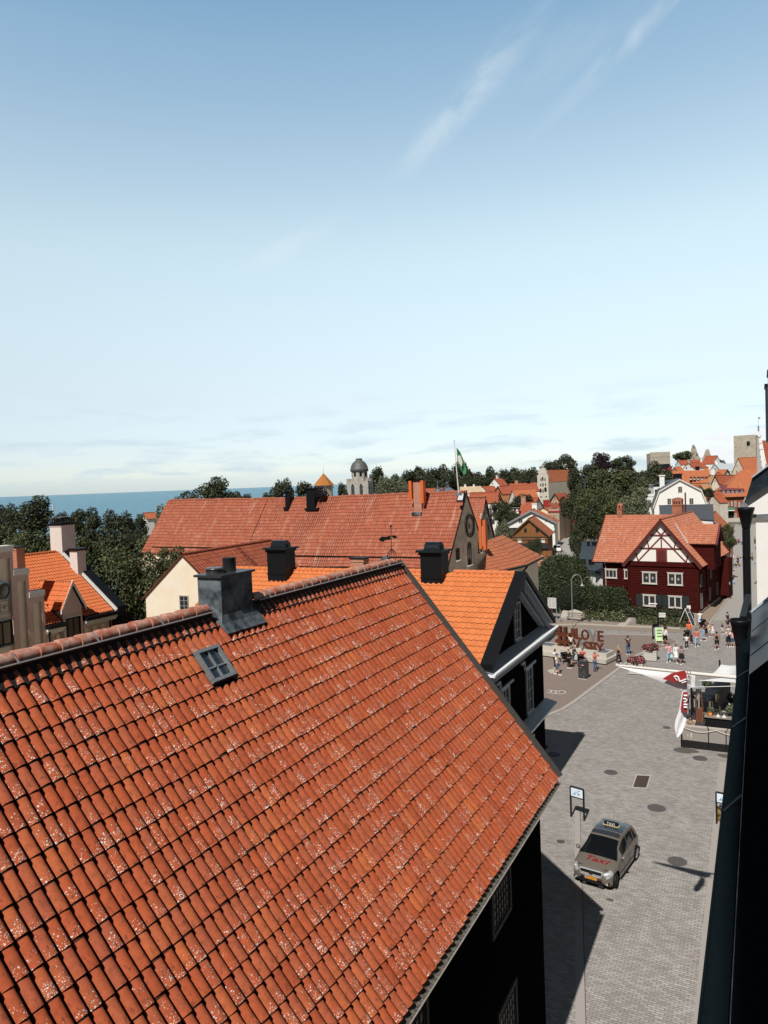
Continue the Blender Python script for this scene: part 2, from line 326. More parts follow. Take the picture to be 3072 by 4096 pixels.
TILE_OLD = tilemat('old_clay_tiles', [(0.29, 0.060, 0.025), (0.40, 0.088, 0.033), (0.36, 0.090, 0.043), (0.48, 0.125, 0.040)], 0.2098, 0.412, lichen=.21, relief=False, grime=0.9, jw=.09, joint=.95)
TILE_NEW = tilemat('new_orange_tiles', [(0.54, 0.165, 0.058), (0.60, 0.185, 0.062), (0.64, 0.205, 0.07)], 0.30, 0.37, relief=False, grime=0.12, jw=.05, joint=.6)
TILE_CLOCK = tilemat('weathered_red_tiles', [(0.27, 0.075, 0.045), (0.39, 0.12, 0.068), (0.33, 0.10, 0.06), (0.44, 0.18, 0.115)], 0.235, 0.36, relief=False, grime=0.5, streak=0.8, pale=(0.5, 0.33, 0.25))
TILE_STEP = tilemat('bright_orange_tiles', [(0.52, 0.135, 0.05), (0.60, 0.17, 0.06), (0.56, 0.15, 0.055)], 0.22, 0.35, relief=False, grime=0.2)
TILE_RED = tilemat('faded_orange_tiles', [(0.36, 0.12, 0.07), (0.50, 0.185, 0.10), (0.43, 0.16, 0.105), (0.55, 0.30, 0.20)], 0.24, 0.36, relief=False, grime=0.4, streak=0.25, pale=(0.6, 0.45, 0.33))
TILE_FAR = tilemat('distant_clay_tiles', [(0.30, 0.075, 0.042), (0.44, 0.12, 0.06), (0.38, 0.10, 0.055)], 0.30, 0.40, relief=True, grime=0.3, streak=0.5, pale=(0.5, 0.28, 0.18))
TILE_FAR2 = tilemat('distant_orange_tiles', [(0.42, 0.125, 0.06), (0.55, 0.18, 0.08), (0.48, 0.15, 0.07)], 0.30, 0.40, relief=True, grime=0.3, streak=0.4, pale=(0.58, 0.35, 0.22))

# ---------------------------------------------------------------- roofs made of real tiles
PRO_S = [(0.0, -0.012), (0.07, -0.012), (0.13, 0.018), (0.24, 0.045), (0.42, 0.058), (0.62, 0.052), (0.80, 0.032), (0.92, 0.004), (1.0, -0.012)]
PRO_M = [(0, -.035), (.10, -.035), (.15, .0), (.28, .032), (.45, .052), (.62, .058), (.75, .052), (.83, .036), (.85, -.035), (1, -.035)]
PRO_L = [(0.0, 0.0), (0.12, 0.02), (0.28, 0.045), (0.45, 0.05), (0.58, 0.035), (0.72, 0.006), (0.88, 0.0), (1.0, 0.0)]
def tiled(mb, O, U, D, Wd, S, tw, tl, pro=PRO_S, lift=0.03, amp=1.0, m=0, jit=0.004, skip=None, clipf=None):
    """mb gets clay tiles laid from ridge point O, along unit U for Wd metres, down unit D for S metres"""
    O = np.array(O, float); U = np.array(U, float); D = np.array(D, float); N = np.cross(D, U)
    if N[2] < 0: N = -N
    nc = int(round(Wd / tw)); nr = int(math.ceil(S / tl - 0.05)); up_ = np.array([p[0] for p in pro]); hh = np.array([p[1] for p in pro]) * amp
    for r in range(nr):
        v0 = r * tl; v1 = min((r + 1) * tl, S)
        for c in range(nc):
            if skip and skip((c + .5) * tw, (v0 + v1) / 2): continue
            j = random.uniform(-jit, jit); e = random.uniform(-jit, jit) * (2 if random.random() < .93 else 6)
            uu = (c + up_) * tw; top = hh + 0.004; bot = hh + lift + j
            A = O + np.outer(uu, U) + D * v0 + np.outer(top, N); B = O + np.outer(uu, U) + D * (v1 + 0.012 + e) + np.outer(bot, N)
            Cc = B - np.outer(np.full(len(uu), lift + 0.012), N)
            if clipf is not None:
                ok = clipf((c + .5) * tw, (v0 + v1) / 2)
                if not ok: continue
            UVa = np.stack([uu, np.full(len(uu), v0 + 0.001)], 1); UVb = np.stack([uu, np.full(len(uu), v0 + (v1 - v0) * .995)], 1)
            mb.grid(np.stack([A, B]), m, True, np.stack([UVa, UVb])); B2 = B * .72 + Cc * .28; mb.grid(np.stack([B, B2]), m, False, np.stack([UVb, UVb])); mb.grid(np.stack([B2, Cc]), 1, False, np.stack([UVb, UVb]))  # lower riser in the dark slot, standing for shade under the tile end
def flatroof(mb, O, U, D, Wd, S, m=0, th=0.12):
    O = np.array(O, float); U = np.array(U, float); D = np.array(D, float); N = np.cross(D, U); N = N if N[2] > 0 else -N
    a, b, c, d = O, O + U * Wd, O + U * Wd + D * S, O + D * S
    mb.face([a, b, c, d], m, [(0, 0), (Wd, 0), (Wd, S), (0, S)])
    lo = [p - N * th for p in (a, b, c, d)]; mb.face(lo[::-1], m, [(0, 0)] * 4)
    for p, q, p2, q2 in ((a, b, lo[0], lo[1]), (b, c, lo[1], lo[2]), (c, d, lo[2], lo[3]), (d, a, lo[3], lo[0])):
        mb.face([p, p2, q2, q], m, [(0.01, 0.01)] * 4)
def ridgecaps(mb, P, U, L, r=0.11, step=0.36, m=0, lift=0.0):
    P = np.array(P, float); U = np.array(U, float); V = np.cross(U, (0, 0, 1.0)); n = int(L / step)
    for i in range(n):
        a = P + U * (i * step); b = a + U * (step * 1.06); ra, rb = r * 1.12, r * 0.92
        t = np.linspace(-0.15 * pi, 1.15 * pi, 9)
        ring = lambda q, rr, dz: [q + V * (rr * cos(x)) + np.array([0, 0, rr * sin(x) + dz]) for x in t]
        mb.grid([ring(a, ra, lift), ring(b, rb, lift)], m, True, np.stack([np.stack([np.full(9, i * .3 + .01), t], 1), np.stack([np.full(9, i * .3 + .2), t], 1)]))
        mb.grid([ring(a, ra, lift), ring(a, ra - .025, lift)], m, False)
# ---------------------------------------------------------------- building helpers
def Rz(v, a): return np.array([v[0] * cos(a) - v[1] * sin(a), v[0] * sin(a) + v[1] * cos(a), v[2] if len(v) > 2 else 0])
def window(par, c, nrm, w, h, fm=None, bars=(2, 3), fw=0.07, d=0.05, sill=None, lintel=None, arch=False, pane=None, name='window', barw=0.03, label=None):
    """c: centre on the wall face in the parent's frame, nrm: outward horizontal normal"""
    fm = fm or WFRAME; pane = pane or GLASS; n = np.array([nrm[0], nrm[1], 0.0]); n /= np.linalg.norm(n); t = np.array([-n[1], n[0], 0.0]); c = np.array(c, float); Zv = np.array([0, 0, 1.0])
    R = np.stack([t, n, Zv], 1); mb = MB()
    P = lambda x, y, z: c + t * x + n * y + Zv * z
    B = lambda x, z, ww, hh, dd, y0=0.0, m=0: mb.box(P(x, y0 + dd / 2, z), (ww, dd, hh), m, R=R)
    B(-w / 2 + fw / 2, 0, fw, h, d); B(w / 2 - fw / 2, 0, fw, h, d); B(0, h / 2 - fw / 2, w - 2 * fw, fw, d); B(0, -h / 2 + fw / 2, w - 2 * fw, fw, d)
    for i in range(1, bars[0]): B(-w / 2 + w * i / bars[0], 0, barw * (1.6 if (bars[0] % 2 == 0 and i == bars[0] // 2) else 1), h - 2 * fw, d * .7)
    for i in range(1, bars[1]): B(0, -h / 2 + h * i / bars[1], w - 2 * fw, barw, d * .55)
    if sill: mb.box(P(0, 0.07, -h / 2 - 0.03), (w + .12, .14, .05), 1 if len(sill) else 0, R=R)
    if lintel: mb.box(P(0, 0.06, h / 2 + 0.04), (w + .2, .12, .06), 1, R=R)
    mats = [fm, (sill[0] if sill else (lintel[0] if lintel else fm))]
    if arch:
        k = 7; pts = [(w / 2 * cos(a), w / 2 * sin(a) * arch) for a in np.linspace(0, pi, k)]
        for (xa, za), (xb, zb) in zip(pts[:-1], pts[1:]):
            mb.bar(P(xa, d / 2, h / 2 + za), P(xb, d / 2, h / 2 + zb), d, fw, up=n)
    o = mb.build(name, mats, par, label)
    g = MB()
    if arch: g.face([P(-w / 2 + fw * .6, 0.012, -h / 2 + fw * .6), P(w / 2 - fw * .6, 0.012, -h / 2 + fw * .6), P(w / 2 - fw * .6, .012, h / 2)] + [P((w / 2 - fw * .5) * cos(a), .012, h / 2 + (w / 2 - fw * .5) * sin(a) * arch) for a in np.linspace(0, pi, 9)[1:-1]] + [P(-w / 2 + fw * .6, .012, h / 2)])
    else: g.face([P(-w / 2 + fw * .6, 0.012, -h / 2 + fw * .6), P(w / 2 - fw * .6, 0.012, -h / 2 + fw * .6), P(w / 2 - fw * .6, .012, h / 2 - fw * .6), P(-w / 2 + fw * .6, .012, h / 2 - fw * .6)])
    g.build('pane', pane, o); return o
def chimney(par, c, w, d, z0, z1, mat, cap=None, pots=1, potm=None, name='chimney', capw=0.06, potr=0.1, label=None):
    mb = MB(); mb.box((c[0], c[1], (z0 + z1) / 2), (w, d, z1 - z0), 0); mb.box((c[0], c[1], z1 - 0.12), (w + capw, d + capw, .10), 0)
    mb.box((c[0], c[1], z1 + .035), (w + capw * 1.6, d + capw * 1.6, .07), 1)
    for i in range(pots):
        yy = c[1] + (i - (pots - 1) / 2) * d / max(pots, 1) * .9; mb.lathe((c[0], yy, z1 + .06), [(potr * 1.1, 0), (potr, .3), (potr * 1.1, .32), (potr * .7, .32), (potr * .7, .1)], 2, 10)
    return mb.build(name, [mat, cap or mat, potm or BLACKM], par, label)
ROOT = {}
def house(name, label, cat, loc, th, w, h, L, az, zb, wall, roof, ov=0.35, og=0.3, tiles=None, gables=(0, 1), roofth=0.14, group=None, verge=None, left=True, right=True, caps=True, wname='wall', eavecol=None):
    """loc: ground point under the front gable apex; th: direction of the ridge, degrees anticlockwise from +Y; local x to the right of the ridge, local y along it"""
    e = empty(name, (loc[0], loc[1], 0), radians(th), label, cat, group); sl = hypot(w, h)
    rm = MB()
    for s in (1, -1):
        if (s == 1 and not right) or (s == -1 and not left): continue
        D = np.array([s * w, 0, -h]) / sl
        if tiles: 
            if s == 1: tiled(rm, (0, 0, az), (0, 1, 0), D, L, sl, *tiles)
            else: tiled(rm, (0, L, az), (0, -1, 0), D, L, sl, *tiles)
            flatroof(rm, (0, 0, az - .03), (0, 1, 0), D, L, sl - .03, 1, roofth)
        else: flatroof(rm, (0, 0, az), (0, 1, 0), D, L, sl, 0, roofth)
    if caps: ridgecaps(rm, (0, 0, az + .0), (0, 1, 0), L, 0.12, .38, 0) if L < 40 and (tiles or L < 14) else None
    rm.build('roof', [roof, BLACKM if tiles else roof], e)
    ww = w - ov; ze = az - h * ww / w - roofth / (w / sl) ; wb = MB()
    wb.prism([(-ww, zb), (ww, zb), (ww, ze), (0, az - roofth / (w / sl)), (-ww, ze)], og, L - og, 0); wb.build(wname, wall, e)
    if verge:
        vb = MB()
        for yy in ((0.0,) if len(verge) < 3 else (0.0, L)):
            for s in (1, -1):
                vb.bar((0, yy - .03 if yy == 0 else yy + .03, az + .0), (s * w, yy - .03 if yy == 0 else yy + .03, az - h + .0), .06, verge[1], up=(0, 1, 0)) if False else vb.prism([(0, az + .06), (s * w, az - h + .06), (s * w, az - h - verge[1]), (0, az - verge[1] * 1.2)], yy - .08 if yy == 0 else yy, yy if yy == 0 else yy + .08)
        vb.build('bargeboard', verge[0], e)
    e['_w'] = 0
    del e['_w']
    return e
SCH = lambda z: z

# ================================================================ the long dark house in front (its big tiled roof fills the lower left)
MX, MY1, MZ = -10.73, 21.9, 14.14; ME = np.array([-5.6, 21.9, 7.7]); Y0 = -4.0
main = empty('long_house', (MX, Y0, 0), 0, 'nearest house, with the big lichen-spotted clay tile roof and a black street wall', 'house')
mb = MB(); sl_ = hypot(5.13, 6.44); Dm = np.array([5.13, 0, -6.44]) / sl_
def main_skip(u, s):
    y = Y0 + u
    return (11.32 < y < 12.0 and 0.85 < s < 1.55) or (12.55 < y < 13.95 and s < 0.42)
tiled(mb, (0, 0, MZ), (0, 1, 0), Dm, MY1 - Y0, sl_, 0.2098, 0.412, PRO_M, 0.038, .98, 0, 0.006, skip=main_skip)
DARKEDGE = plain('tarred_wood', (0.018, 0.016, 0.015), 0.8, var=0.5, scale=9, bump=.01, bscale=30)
flatroof(mb, (0, 0, MZ - .02), (0, 1, 0), Dm, MY1 - Y0, sl_ - .03, 1, .12)
flatroof(mb, (0, 0, MZ - .02), (0, 1, 0), Dm * (-1, 1, 1), MY1 - Y0, sl_, 0, .12)
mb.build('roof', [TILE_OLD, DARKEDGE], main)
rc_ = MB()
for a, b in ((0, 16.45), (17.95, MY1 - Y0)):
    ridgecaps(rc_, (0, a, MZ + .05), (0, 1, 0), b - a, 0.128, .42); rc_.build('ridge_tiles', plain('old_ridge_clay', (0.40, 0.115, 0.065), 0.85, var=.45, scale=6, col2=(0.52, 0.33, 0.26), bump=.004), main); rc_ = MB()
RIDGE = plain('old_ridge_clay', (0.40, 0.115, 0.065), 0.85, var=.45, scale=6, col2=(0.52, 0.33, 0.26), bump=.004)
rr = MB(); V_ = MB()
for a, b in ((0, 16.35), (18.0, MY1 - Y0 - .1)):
    rr.tube([(0.24, a, MZ + .02), (0.24, b, MZ + .02)], .018, 0, 6)
    for k in np.arange(a + .5, b, 1.6): rr.bar((0.06, k, MZ + .18), (0.25, k, MZ + .0), .03, .01)
    rr.box((0.17, (a + b) / 2, MZ - .06), (.03, b - a, .20), 1, R=np.array([[cos(.6), 0, sin(.6)], [0, 1, 0], [-sin(.6), 0, cos(.6)]]))
rr.build('ridge_rail', [plain('dull_steel', (0.30, 0.29, 0.28), .5, .4, var=.3, scale=8), DARKEDGE], main)
vg = MB(); vg.bar((0.0, MY1 - Y0 + .05, MZ + .04), (5.18, MY1 - Y0 + .05, 7.7), .09, .22, 0, up=(0, 0, 1)); vg.build('verge_board', plain('grey_verge', (0.06, 0.055, 0.052), .8, var=.5, scale=10), main)
# wall
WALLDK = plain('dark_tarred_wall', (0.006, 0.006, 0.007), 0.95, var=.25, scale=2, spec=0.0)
wb = MB(); xe = 4.63
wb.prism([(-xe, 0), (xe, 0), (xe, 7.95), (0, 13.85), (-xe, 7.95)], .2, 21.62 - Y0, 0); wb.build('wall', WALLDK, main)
ea = MB(); ea.boxc(4.62, 5.05, .2, MY1 - Y0 - .25, 7.72, 7.80, 0)
for k in np.arange(.4, MY1 - Y0 - .3, .9): ea.box((4.9, k, 7.66), (.5, .1, .12), 0)
ea.build('eave_soffit', DARKEDGE, main)
gu = MB(); mossm = plain('mossy_gutter', (0.05, 0.045, 0.038), .9, var=.6, scale=14, col2=(0.16, 0.15, 0.13), bump=.01, bscale=40)
tg = np.linspace(pi, 2 * pi, 9)
P0 = [(5.24 + .085 * cos(t), .0, 7.66 + .085 * sin(t)) for t in tg]; P1 = [(p[0], MY1 - Y0 - .1, p[2]) for p in P0]
gu.grid([P0, P1], 0, True); gu.tube([(5.33, 0, 7.665), (5.33, MY1 - Y0 - .1, 7.665)], .014, 1, 6)
gu.build('gutter', [mossm, plain('pale_gutter_lip', (0.32, 0.29, 0.26), .7, var=.4, scale=9)], main)
DKFRAME = plain('dark_window_frame', (0.035, 0.033, 0.032), .7); PANE2 = plain('leaded_pane', (0.34, 0.33, 0.32), .5, var=.6, scale=5)
for y_, z0, z1 in ((17.72, 5.36, 6.62), (17.95, 1.75, 3.35), (12.25, 5.36, 6.92), (12.25, 1.75, 3.35), (6.6, 5.36, 6.7), (1.2, 5.36, 6.7)):
    w_ = window(main, (xe, y_ - Y0, (z0 + z1) / 2), (1, 0), 1.55, z1 - z0, DKFRAME, (8, 6), .12, .06, barw=.022, pane=PANE2)
    w_['label'] = 'lattice window in a dark frame'
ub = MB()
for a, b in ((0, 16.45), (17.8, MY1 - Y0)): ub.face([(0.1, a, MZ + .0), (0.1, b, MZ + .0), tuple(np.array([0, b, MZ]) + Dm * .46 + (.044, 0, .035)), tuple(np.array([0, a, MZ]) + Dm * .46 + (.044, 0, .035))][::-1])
ub.build('ridge_shade_strip', DARKEDGE, main)  # dark strip standing in for the shade below the ridge caps
# skylight
def roofpt(y, s): return np.array([0, y - Y0, MZ]) + Dm * s
Nm = np.cross(Dm, (0, 1.0, 0)); Nm = -Nm if Nm[2] < 0 else Nm; Rm = np.stack([np.array([0, 1.0, 0]), Dm, Nm], 1)
sk = MB(); cc = roofpt(11.66, 1.2) + Nm * .07
sk.box(cc + Dm * -.34, (.70, .07, .14), 0, R=Rm); sk.box(cc + Dm * .34, (.70, .07, .14), 0, R=Rm)
sk.box(cc - np.array([0, .32, 0]), (.06, .62, .14), 0, R=Rm); sk.box(cc + np.array([0, .32, 0]), (.06, .62, .14), 0, R=Rm)
sk.box(cc, (.035, .62, .06), 0, R=Rm); sk.box(cc + Dm * .06, (.6, .035, .06), 0, R=Rm)
so_ = sk.build('skylight', plain('galvanised', (0.34, 0.36, 0.37), .45, .6, var=.4, scale=9), main)
g_ = MB(); g_.box(cc - Nm * .02, (.6, .62, .02), 0, R=Rm); g_.build('pane', GLASS, so_)
# big metal-clad chimney on the ridge
ch = MB(); cx0, cx1, cy0, cy1, ct = -.37, .28, 16.6, 17.7, 14.87
ch.boxc(cx0, cx1, cy0, cy1, 12.9, ct)
ch.boxc(cx0 - .06, cx1 + .06, cy0 - .06, cy1 + .06, ct, ct + .05, 1)
ap = [roofpt(12.5, .42) + Nm * .11, roofpt(13.85, .42) + Nm * .11, roofpt(13.88, .68) + Nm * .12, roofpt(12.47, .68) + Nm * .12]
ch.face(ap[::-1]); bt = [(cx1, cy0 - .0, 14.1), (cx1, cy1, 14.1)]
ch.face([ap[0], ap[1], (cx1 + .005, cy1 + .0, 14.05), (cx1 + .005, cy0, 14.05)])
ch.face([ap[3], ap[0], (cx1, cy0, 14.1), (cx0 + .35, cy0 - .02, 14.25), (0.0, cy0 - .22, 14.2)])
ch.face([ap[2], ap[1], (cx1, cy1, 14.1), (cx0 + .35, cy1 + .02, 14.25), (0.0, cy1 + .22, 14.2)][::-1])
co = ch.build('chimney', [LEAD, plain('dark_cap', (0.05, 0.055, 0.06), .4, .4)], main)
fl = MB(); fl.lathe((-.05, cy0 + .72, ct + .05), [(.15, 0), (.15, .30), (.16, .31), (.13, .31), (.13, .1)], 0, 20); fl.build('flue_pipe', plain('flue_metal', (0.03, 0.03, 0.033), .5, .2), co)
fl = MB(); fl.lathe((-.12, cy0 + .3, ct + .05), [(.2, 0), (.2, .09), (.22, .1), (.2, .13), (.0, .12)], 0, 20); fl.build('flue_cap', plain('flue_metal2', (0.12, 0.12, 0.12), .35, .6), co)
# weather vane on the far gable top
wv = MB(); q = np.array([-.12, MY1 - Y0 - .15, MZ + .05]); wv.tube([q, q + (0, 0, 1.15)], .011, 0, 6)
for s in (-1, 1):
    wv.tube([q + (0, 0, .0), q + (.16 * s, .0, .12), q + (.14 * s, 0, .3), q + (0, 0, .42)], .012, 0, 5)
    wv.tube([q + (0, 0, .0), q + (0, .16 * s, .12), q + (0, .14 * s, .3), q + (0, 0, .42)], .012, 0, 5)
wv.lathe(q + (0, 0, 1.12), [(0, 0), (.04, .03), (.04, .06), (0, .1)], 0, 8)
vv = lambda x, z: q + np.array([x * .89, x * .45, .78 + z])
for poly in ([(-.42, -.02), (-.30, .06), (-.18, .04), (-.02, .08), (-.02, -.06), (-.2, -.06), (-.26, -.12), (-.36, -.1)], [(.0, .05), (.1, .09), (.22, .02), (.1, -.03)]):
    wv.face([vv(*p) for p in poly]); wv.face([vv(*p) + np.array([.01, -.02, 0]) for p in poly][::-1])
wv.build('weathervane', BLACKM, main)
dk = MB(); dk.box((-.3, MY1 - Y0 - .15, MZ - .05), (.5, .3, .3), R=np.array([[cos(.8), 0, sin(.8)], [0, 1, 0], [-sin(.8), 0, cos(.8)]])); dk.build('gable_flashing', LEAD, main)

# ================================================================ orange-roofed house with a black gable on the street
OX, OYc, OZ = -10.7, 35.3, 12.05
oh = empty('orange_roof_house', (OX, OYc, 0), radians(90), 'house with a smooth bright orange tile roof and a black gable facing the street', 'house')
# local: x_l = +Y world, y_l = -X world
wl_, hl_ = 5.35, 3.25; s2 = hypot(wl_, hl_); OL = 9.7
rm = MB(); De = np.array([-wl_, 0, -hl_]) / s2
tiled(rm, (0, OL, OZ), (0, -1, 0), De, OL - .12, s2, .30, .372, PRO_L, .03, 1.0, 0, .002)
flatroof(rm, (0, 0, OZ - .03), (0, 1, 0), De, OL, s2 - .02, 1, .14); flatroof(rm, (0, 0, OZ), (0, 1, 0), De * (-1, 1, 1), OL, s2, 0, .14)
rm.build('roof', [TILE_NEW, BLACKM], oh)
rc_ = MB(); ORC = plain('orange_ridge_clay', (0.56, 0.175, 0.065), .8, var=.12); ridgecaps(rc_, (0, .15, OZ + .03), (0, 1, 0), 3.45, .13, .40); rc_.build('ridge_tiles', ORC, oh); rc_ = MB(); ridgecaps(rc_, (0, 5.15, OZ + .03), (0, 1, 0), OL - 5.15, .13, .40); rc_.build('ridge_tiles', ORC, oh)
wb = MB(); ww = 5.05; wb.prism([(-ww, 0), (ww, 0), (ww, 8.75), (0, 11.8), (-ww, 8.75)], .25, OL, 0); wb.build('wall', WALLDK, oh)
# black sheet-metal verge over the gable, louvred pediment moulding, white cornices
vb = MB()
for s in (-1, 1):
    vb.prism([(0, OZ + .14), (s * (wl_ + .12), OZ - hl_ * (wl_ + .12) / wl_ + .14), (s * (wl_ + .12), OZ - hl_ * (wl_ + .12) / wl_ - .12), (0, OZ - .12)], -.42, .14)
vb.build('verge', BLACKM, oh)
CORN = plain('grey_cornice_paint', (0.36, 0.38, 0.41), .6, var=.15, scale=2); CORNW = plain('white_cornice_edge', (0.85, 0.87, 0.9), .5)
pm = MB()
for s in (1,):
    pm.prism([(0, OZ - .22), (s * 5.0, OZ - .22 - hl_ * 5.0 / wl_), (s * 5.0, OZ - .34 - hl_ * 5.0 / wl_), (0, OZ - .34)], -.36, .1)
    pm.prism([(0, OZ - .80), (s * 4.1, OZ - .80 - hl_ * 4.1 / wl_), (s * 4.1, OZ - .92 - hl_ * 4.1 / wl_), (0, OZ - .92)], -.1, .2)
    for k in range(18):
        x = s * (.25 + k * .26); zt = OZ - .34 - hl_ * abs(x) / wl_
        pm.box((x, -.05, zt - .22), (.10, .42, .42), 0)
pm.build('pediment_moulding', CORN, oh)
cn = MB(); cn.boxc(-5.45, 5.45, -.50, .25, 8.30, 8.42, 1); cn.face([(-5.45, -.50, 8.43), (5.45, -.50, 8.43), (5.45, .26, 8.60), (-5.45, .26, 8.60)][::-1], 0)
cn.boxc(-5.3, 5.3, -.38, .25, 8.14, 8.30, 0)
for k in range(60): cn.box((-5.2 + k * .176, -.22, 8.06), (.08, .28, .16), 0)
cn.boxc(5.32, 5.45, -.5, 2.0, 8.30, 8.44, 1)
cn.tube([(-5.47, -.5, 8.44), (5.47, -.5, 8.44)], .06, 1, 8); cn.build('cornice', [CORN, CORNW], oh)
c2 = MB(); c2.boxc(-.3, 5.35, -.42, .25, 4.1, 4.2, 1); c2.face([(-.3, -.42, 4.21), (5.35, -.42, 4.21), (5.35, .26, 4.38), (-.3, .26, 4.38)][::-1], 0); c2.boxc(-5.35, -1.0, -.42, .25, 4.1, 4.2, 1); c2.build('string_course', [CORN, CORNW], oh)
for x, z0, z1, w_ in ((.3, 8.75, 10.6, .95), (-1.9, 4.55, 6.9, 1.1), (2.1, 4.55, 6.9, 1.1), (-1.9, .9, 3.2, 1.1), (2.1, .9, 3.2, 1.1)):
    window(oh, (x, .25, (z0 + z1) / 2), (0, -1), w_, z1 - z0, plain('grey_window_paint', (.42, .43, .44), .6), (2, 4), .08, .09, sill=(CORN,))
for x in (-1.9, 2.1):
    md = MB()
    for a, b in (((x - 1.35, 7.35), (x - .8, 7.35)), ((x - .8, 7.35), (x - .8, 6.95)), ((x - .8, 6.95), (x + 1.2, 6.95))): md.bar((a[0], .2, a[1]), (b[0], .2, b[1]), .12, .09, up=(0, 1, 0))
    md.build('hood_moulding', CORN, oh)
def round_top_chimney(par, c, w, d, z0, z1):
    mb = MB(); x, y = c; mb.box((x, y, (z0 + z1) / 2), (w, d, z1 - z0)); mb.box((x, y, z0 + (z1 - z0) * .40), (w + .08, d + .08, .07)); mb.box((x, y, z1 - .06), (w + .14, d + .14, .12))
    a, b = w / 2 + .2, d / 2 + .2
    mb.prism([(-a + x, z1 + .02), (a + x, z1 + .02), (a + x - .12, z1 + .12), (-a + x + .12, z1 + .12)], y - b, y + b)
    mb.box((x, y, z0 + .05), (w + .3, d + .3, .18))
    o = mb.build('chimney', BLACKM, par); h = MB(); r = w * .40
    for k in range(1): pass
    rows = [[(x + r * cos(t), yy, z1 + .12 + r * sin(t)) for t in np.linspace(0, pi, 15)] for yy in (y - d * .34, y + d * .34)]
    h.grid(rows, 0, True); h.build('vaulted_hood', plain('blue_black_metal', (.02, .028, .036), .3, .5), o)
    s = MB()
    for yy, e in ((y - d * .34, -.01), (y + d * .34, .01)):
        s.face([(x + r * .97 * cos(t), yy, z1 + .12 + r * .97 * sin(t)) for t in np.linspace(0, pi, 13)][::(1 if e < 0 else -1)], 0)
        for t in np.linspace(0, pi, 6): s.bar((x, yy + e, z1 + .13), (x + r * cos(t), yy + e, z1 + .13 + r * .98 * sin(t)), .03, .03, 1, up=(0, 1, 0))
        s.build('mesh_screen', [plain('grey_mesh', (.16, .17, .17), .6), BLACKM], o); s = MB()
    return o
round_top_chimney(oh, (-.35, 4.3), 1.0, 1.15, 11.0, 13.15)

# ---- second orange roof, further left, with its own chimney
o2 = empty('orange_roof_wing', (-20.0, 35.5, 0), radians(90), 'lower wing with a bright orange tile roof seen between the two black chimneys', 'house')
rm = MB(); L2 = 8.0; s3 = hypot(5.0, 3.1); D2 = np.array([-5.0, 0, -3.1]) / s3
tiled(rm, (0, L2 + 1, 11.95), (0, -1, 0), D2, L2 + 1, s3, .30, .372, PRO_L, .03, 1.0, 0, .002)
flatroof(rm, (0, 0, 11.92), (0, 1, 0), D2, L2 + 1, s3, 1, .14); flatroof(rm, (0, 0, 11.95), (0, 1, 0), D2 * (-1, 1, 1), L2 + 1, s3, 0, .14)
ridgecaps(rm, (0, 0, 11.98), (0, 1, 0), L2 + 1, .13, .4)
rm.build('roof', [TILE_NEW, BLACKM], o2)
wb = MB(); wb.prism([(-4.7, 0), (4.7, 0), (4.7, 8.9), (0, 11.7), (-4.7, 8.9)], .2, L2 + .8, 0); wb.build('wall', CREAM, o2)
round_top_chimney(o2, (-.45, 4.6), 1.0, 1.25, 10.9, 13.2)
rs = MB(); pp = np.array([-.9, 0, 11.95 - .9 * .62 + .1]); rs.box((-.9, 1.4, 11.45), (.9, 1.1, .1), 0, R=np.array([[cos(.555), 0, sin(.555)], [0, 1, 0], [-sin(.555), 0, cos(.555)]]).T); rs.build('skylight', BLACKM, o2)
BRICK = brickmat('red_brick', (0.42, 0.13, 0.07), (0.52, 0.19, 0.10), (0.42, 0.36, 0.30), .24, .085, msz=.014)
chimney(o2, (.5, .0), .6, .85, 10.0, 12.62, BRICK, BLACKM, pots=0)

# ================================================================ our own building on the right: gutter, dark sheet roof, downpipe
ob = empty('dark_metal_roof_building', (2.5, 8, 0), 0, 'building at the right edge with a dark sheet-metal roof, wide gutter and black downpipe', 'building')
ox, oy = -2.5, -8.0
ROOFDK = plain('blue_black_sheet', (0.008, 0.013, 0.018), 0.38, 0.0, var=.6, scale=2.2, col2=(.02, .03, .04), bump=.006, bscale=2.5, spec=.3)
rf = MB(); k = .95; ROOFSHADE = plain('shaded_roof_sheet', (.006, .007, .009), .95, spec=.0)  # near roof: same sheet metal, its shade put into the colour
ye = 15.6
def RP(x, y): return (x + ox, y + oy, 14.08 + k * (x + .17))
nx = 9; xs = np.linspace(-.17, 3.2, 12); ys = np.arange(-3, ye + .01, .6)
rf.grid([[RP(x, y) for x in xs] for y in ys if y <= 10.9], 1, True, flip=True); rf.grid([[RP(x, y) for x in xs] for y in ys if y >= 10.7], 0, True, flip=True)
for y in np.arange(11.9, ye, 1.8): rf.bar(RP(-.16, y), RP(3.2, y), .02, .05, 0, up=(0, 1, 0))
rf.face([RP(-.17, ye), RP(3.2, ye), (3.2 + ox, ye + oy, 13.9), (-.17 + ox, ye + oy, 13.9)], 0)
rf.build('roof', [ROOFDK, ROOFSHADE], ob)
ve = MB(); ve.tube([RP(-.2, ye + .02), RP(3.2, ye + .02)], .035, 0, 8); ve.build('verge_trim', plain('bright_zinc', (.62, .68, .74), .3, .5), ob)
gt = MB(); t9 = np.linspace(pi * .98, 2 * pi, 8)
SLATE = plain('slate_blue_gutter', (0.006, 0.010, 0.013), .95, .0, spec=.0, var=.25, scale=5)
gt.face([(-.315 + ox, -3 + oy, 14.0), (-.315 + ox, ye - 2.0 + oy, 14.0), (-.185 + ox, ye - 2.0 + oy, 14.02), (-.185 + ox, -3 + oy, 14.02)][::-1], 0)
